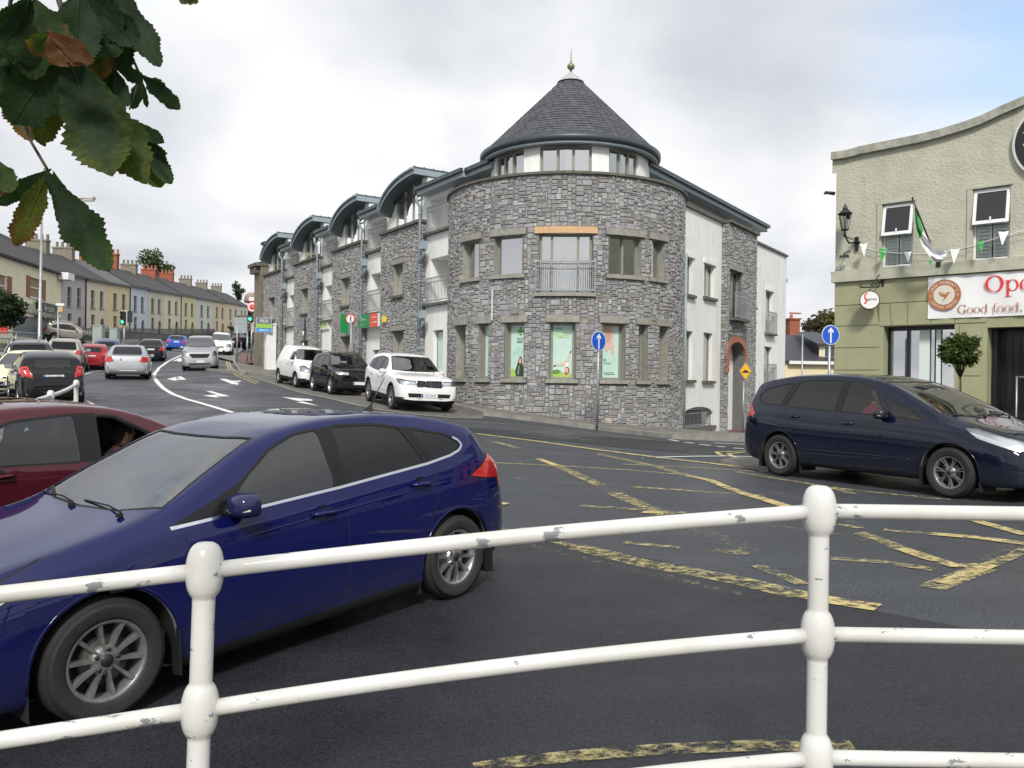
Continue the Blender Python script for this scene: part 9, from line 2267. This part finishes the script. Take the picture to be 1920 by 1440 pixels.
# ------------------------------------------------------------------ people in the cars
def person(name, label, skin, cloth, hair, M, face=1, arm='wheel', hairlen=0):
 """seated figure: one skinned body with head; hair and top are its children. Local frame: X forward, seat at z=.42"""
 r = empty(name, label=label, cat='person'); sk = mat('skin_'+name+label[:6].replace(' ','_'), skin, .5, var=.1, vscale=10)
 V = [(-.02,0,.52,.15),(-.05,0,.68,.145),(-.10,0,.86,.16),(-.12,0,.98,.13),(-.12,0,1.06,.058),(-.10,0,1.12,.055),
   (-.12,.17,.97,.075),(.02,.24,.80,.05),(.26,.20,.84,.038),(.33,.17,.86,.03), (-.12,-.17,.97,.075),(.02,-.24,.80,.05),(.26,-.20,.84,.038),(.33,-.17,.86,.03),
   (.10,.10,.50,.10),(.46,.14,.54,.075),(.60,.14,.20,.05), (.10,-.10,.50,.10),(.46,-.14,.54,.075),(.60,-.14,.20,.05)]
 if arm == 'up': V[11] = (.06,-.26,.84,.05); V[12] = (.22,-.20,1.00,.038); V[13] = (.24,-.12,1.10,.03)
 Ed = [(0,1),(1,2),(2,3),(3,4),(4,5),(3,6),(6,7),(7,8),(8,9),(3,10),(10,11),(11,12),(12,13),(0,14),(14,15),(15,16),(0,17),(17,18),(18,19)]
 for w in (9, 13):
  hx, hy, hz, _ = V[w];
  for k in range(5):
   i0 = len(V); oy = (k-2)*.018; th = k == 0
   V.append((hx+.045, hy+oy*1.1, hz+(.01 if not th else .03), .011)); V.append((hx+.08, hy+oy, hz-(.005 if not th else -.03), .0095)); V.append((hx+.085-(.0 if th else .01), hy+oy, hz-(.03 if not th else -.04), .008)); Ed += [(w,i0),(i0,i0+1),(i0+1,i0+2)]
 me = bpy.data.meshes.new('b'); me.from_pydata([v[:3] for v in V], Ed, []); o = bpy.data.objects.new('b', me); scn.collection.objects.link(o)
 mod = o.modifiers.new('s', 'SKIN'); mod.use_smooth_shade = True
 for i, v in enumerate(V): me.skin_vertices[0].data[i].radius = (v[3], v[3]*(1.25 if i in (1,2) else 1));
 me.skin_vertices[0].data[0].use_root = True; o.modifiers.new('u', 'SUBSURF').levels = 1
 dg = bpy.context.evaluated_depsgraph_get(); em = bpy.data.meshes.new_from_object(o.evaluated_get(dg)); bm = bmesh.new(); bm.from_mesh(em); bpy.data.objects.remove(o)
 hc_ = Vector((-.055,0,1.225)); n, mm = 28, 40; rows = []
 for i in range(n+1):
  th = PI*i/n; row = []
  for j in range(mm):
   ph = 2*PI*j/mm; x, y, z = math.sin(th)*math.cos(ph), math.sin(th)*math.sin(ph), math.cos(th)
   rx = .098 if x > 0 else .104; p = Vector((x*rx, y*.075*(1-.18*max(0,-z)), z*.118)); fr = max(0, x)
   p.x += .030*math.exp(-((z+.12)/.17)**2-(y/.16)**2)*(1 if x > .3 else 0)*(1.0 if z < .02 else .6)      # nose
   p.x += .010*math.exp(-((z+.50)/.07)**2-(y/.35)**2)*fr+.010*math.exp(-((z-.22)/.09)**2-(y/.6)**2)*fr+.012*math.exp(-((z+.80)/.12)**2-(y/.3)**2)*fr
   p.x -= .010*math.exp(-((z-.05)/.09)**2-((abs(y)-.36)/.14)**2)*fr
   if abs(abs(y)-.97) < .06 and abs(x+.08) < .22 and -.30 < z < .18: p.y += math.copysign(.016, y)
   row.append(bm.verts.new(hc_+p))
  rows.append(row)
 for i in range(n):
  for j in range(mm):
   try: f = bm.faces.new((rows[i][j], rows[i][(j+1)%mm], rows[i+1][(j+1)%mm], rows[i+1][j])); f.smooth = True; f.material_index = 0
   except ValueError: pass
 for f in bm.faces:
  c = f.calc_center_median()
  if c.x < .25 and (c.z < 1.03 or abs(c.y) > .097 or (c.z < 1.12 and math.hypot(c.x+.11, c.y) > .08 and c.x < -.0)): f.material_index = 1
  if c.x > .36 and c.z > .75: f.material_index = 0
  if c.z < .5: f.material_index = 2
 em.materials.clear(); em.materials.append(sk); em.materials.append(cloth); em.materials.append(mat('dark_trousers',(.03,.03,.04),.9)); bm.to_mesh(em); bm.free(); b = bpy.data.objects.new('body', em); COL.objects.link(b); b.parent = r
 mb = MB()
 for sy in (.027,-.027): mb.lathe([(0,.006),(.008,.004),(.011,-.002)], c=hc_+Vector((.090,sy,.012)), axis='X', seg=10, m=0)
 mb.build('eyes', mat('eye',(.03,.025,.02),.2), r); mb = MB(); mb.tube([hc_+Vector((.088,-.022,-.058)), hc_+Vector((.099,0,-.058)), hc_+Vector((.088,.022,-.058))], .004, seg=6); mb.build('lips', mat('lips',(.35,.13,.11),.5), r)
 hb = MB(); rnd = random.Random(3); R1 = []
 for i in range(15):
  th = PI*i/14*.72; row = []
  for j in range(36):
   ph = 2*PI*j/36; x, y, z = math.sin(th)*math.cos(ph), math.sin(th)*math.sin(ph), math.cos(th); k = 1.09+rnd.uniform(-.012,.02); lim = 1
   zz = z;
   if x > .35: zz = max(z, .42)
   elif x > -.3: zz = max(z, .0 if not hairlen else -.6)
   q = (1-zz*zz)**.5/max(.001,(1-z*z)**.5) if zz != z else 1
   row.append(hc_+Vector((x*q*.104*k, y*q*.080*k, zz*.120*k)))
  R1.append(row)
 hb.mesh([v for row in R1 for v in row], [(i*36+j, i*36+(j+1)%36, (i+1)*36+(j+1)%36, (i+1)*36+j) for i in range(14) for j in range(36)], 0, True); hb.build('hair', mat('hair_'+label[:6].replace(' ','_'), hair, .7, var=.5, vscale=60, bump=.6, bscale=120), r)
 r.matrix_world = M; return r
drv = person('person', 'dark-haired driver in a pale blue shirt looking ahead inside the maroon hatchback', (.52,.27,.18), mat('pale_blue_shirt',(.50,.64,.72),.8,var=.2,vscale=8), (.018,.013,.01),
 maroon.M @ Matrix.Translation((maroon.L/2-1.90, -.40, -.08)))
mb = MB(); mb.box((maroon.L/2-1.72,-.40,1.12), (.03,.05,.10)); mb.box((maroon.L/2-1.72,-.40,1.03), (.03,.015,.08)); mb.box((maroon.L/2-1.74,-.40,.98), (.08,.03,.02)); o = mb.build('phone_holder', BLACK, maroon.root)
person('person', 'grey-haired driver in a deep pink top inside the navy people carrier', (.50,.30,.22), mat('deep_pink_top',(.62,.03,.12),.8), (.30,.29,.27), smax.M @ Matrix.Translation((smax.L/2-2.22, -.52, .13)))
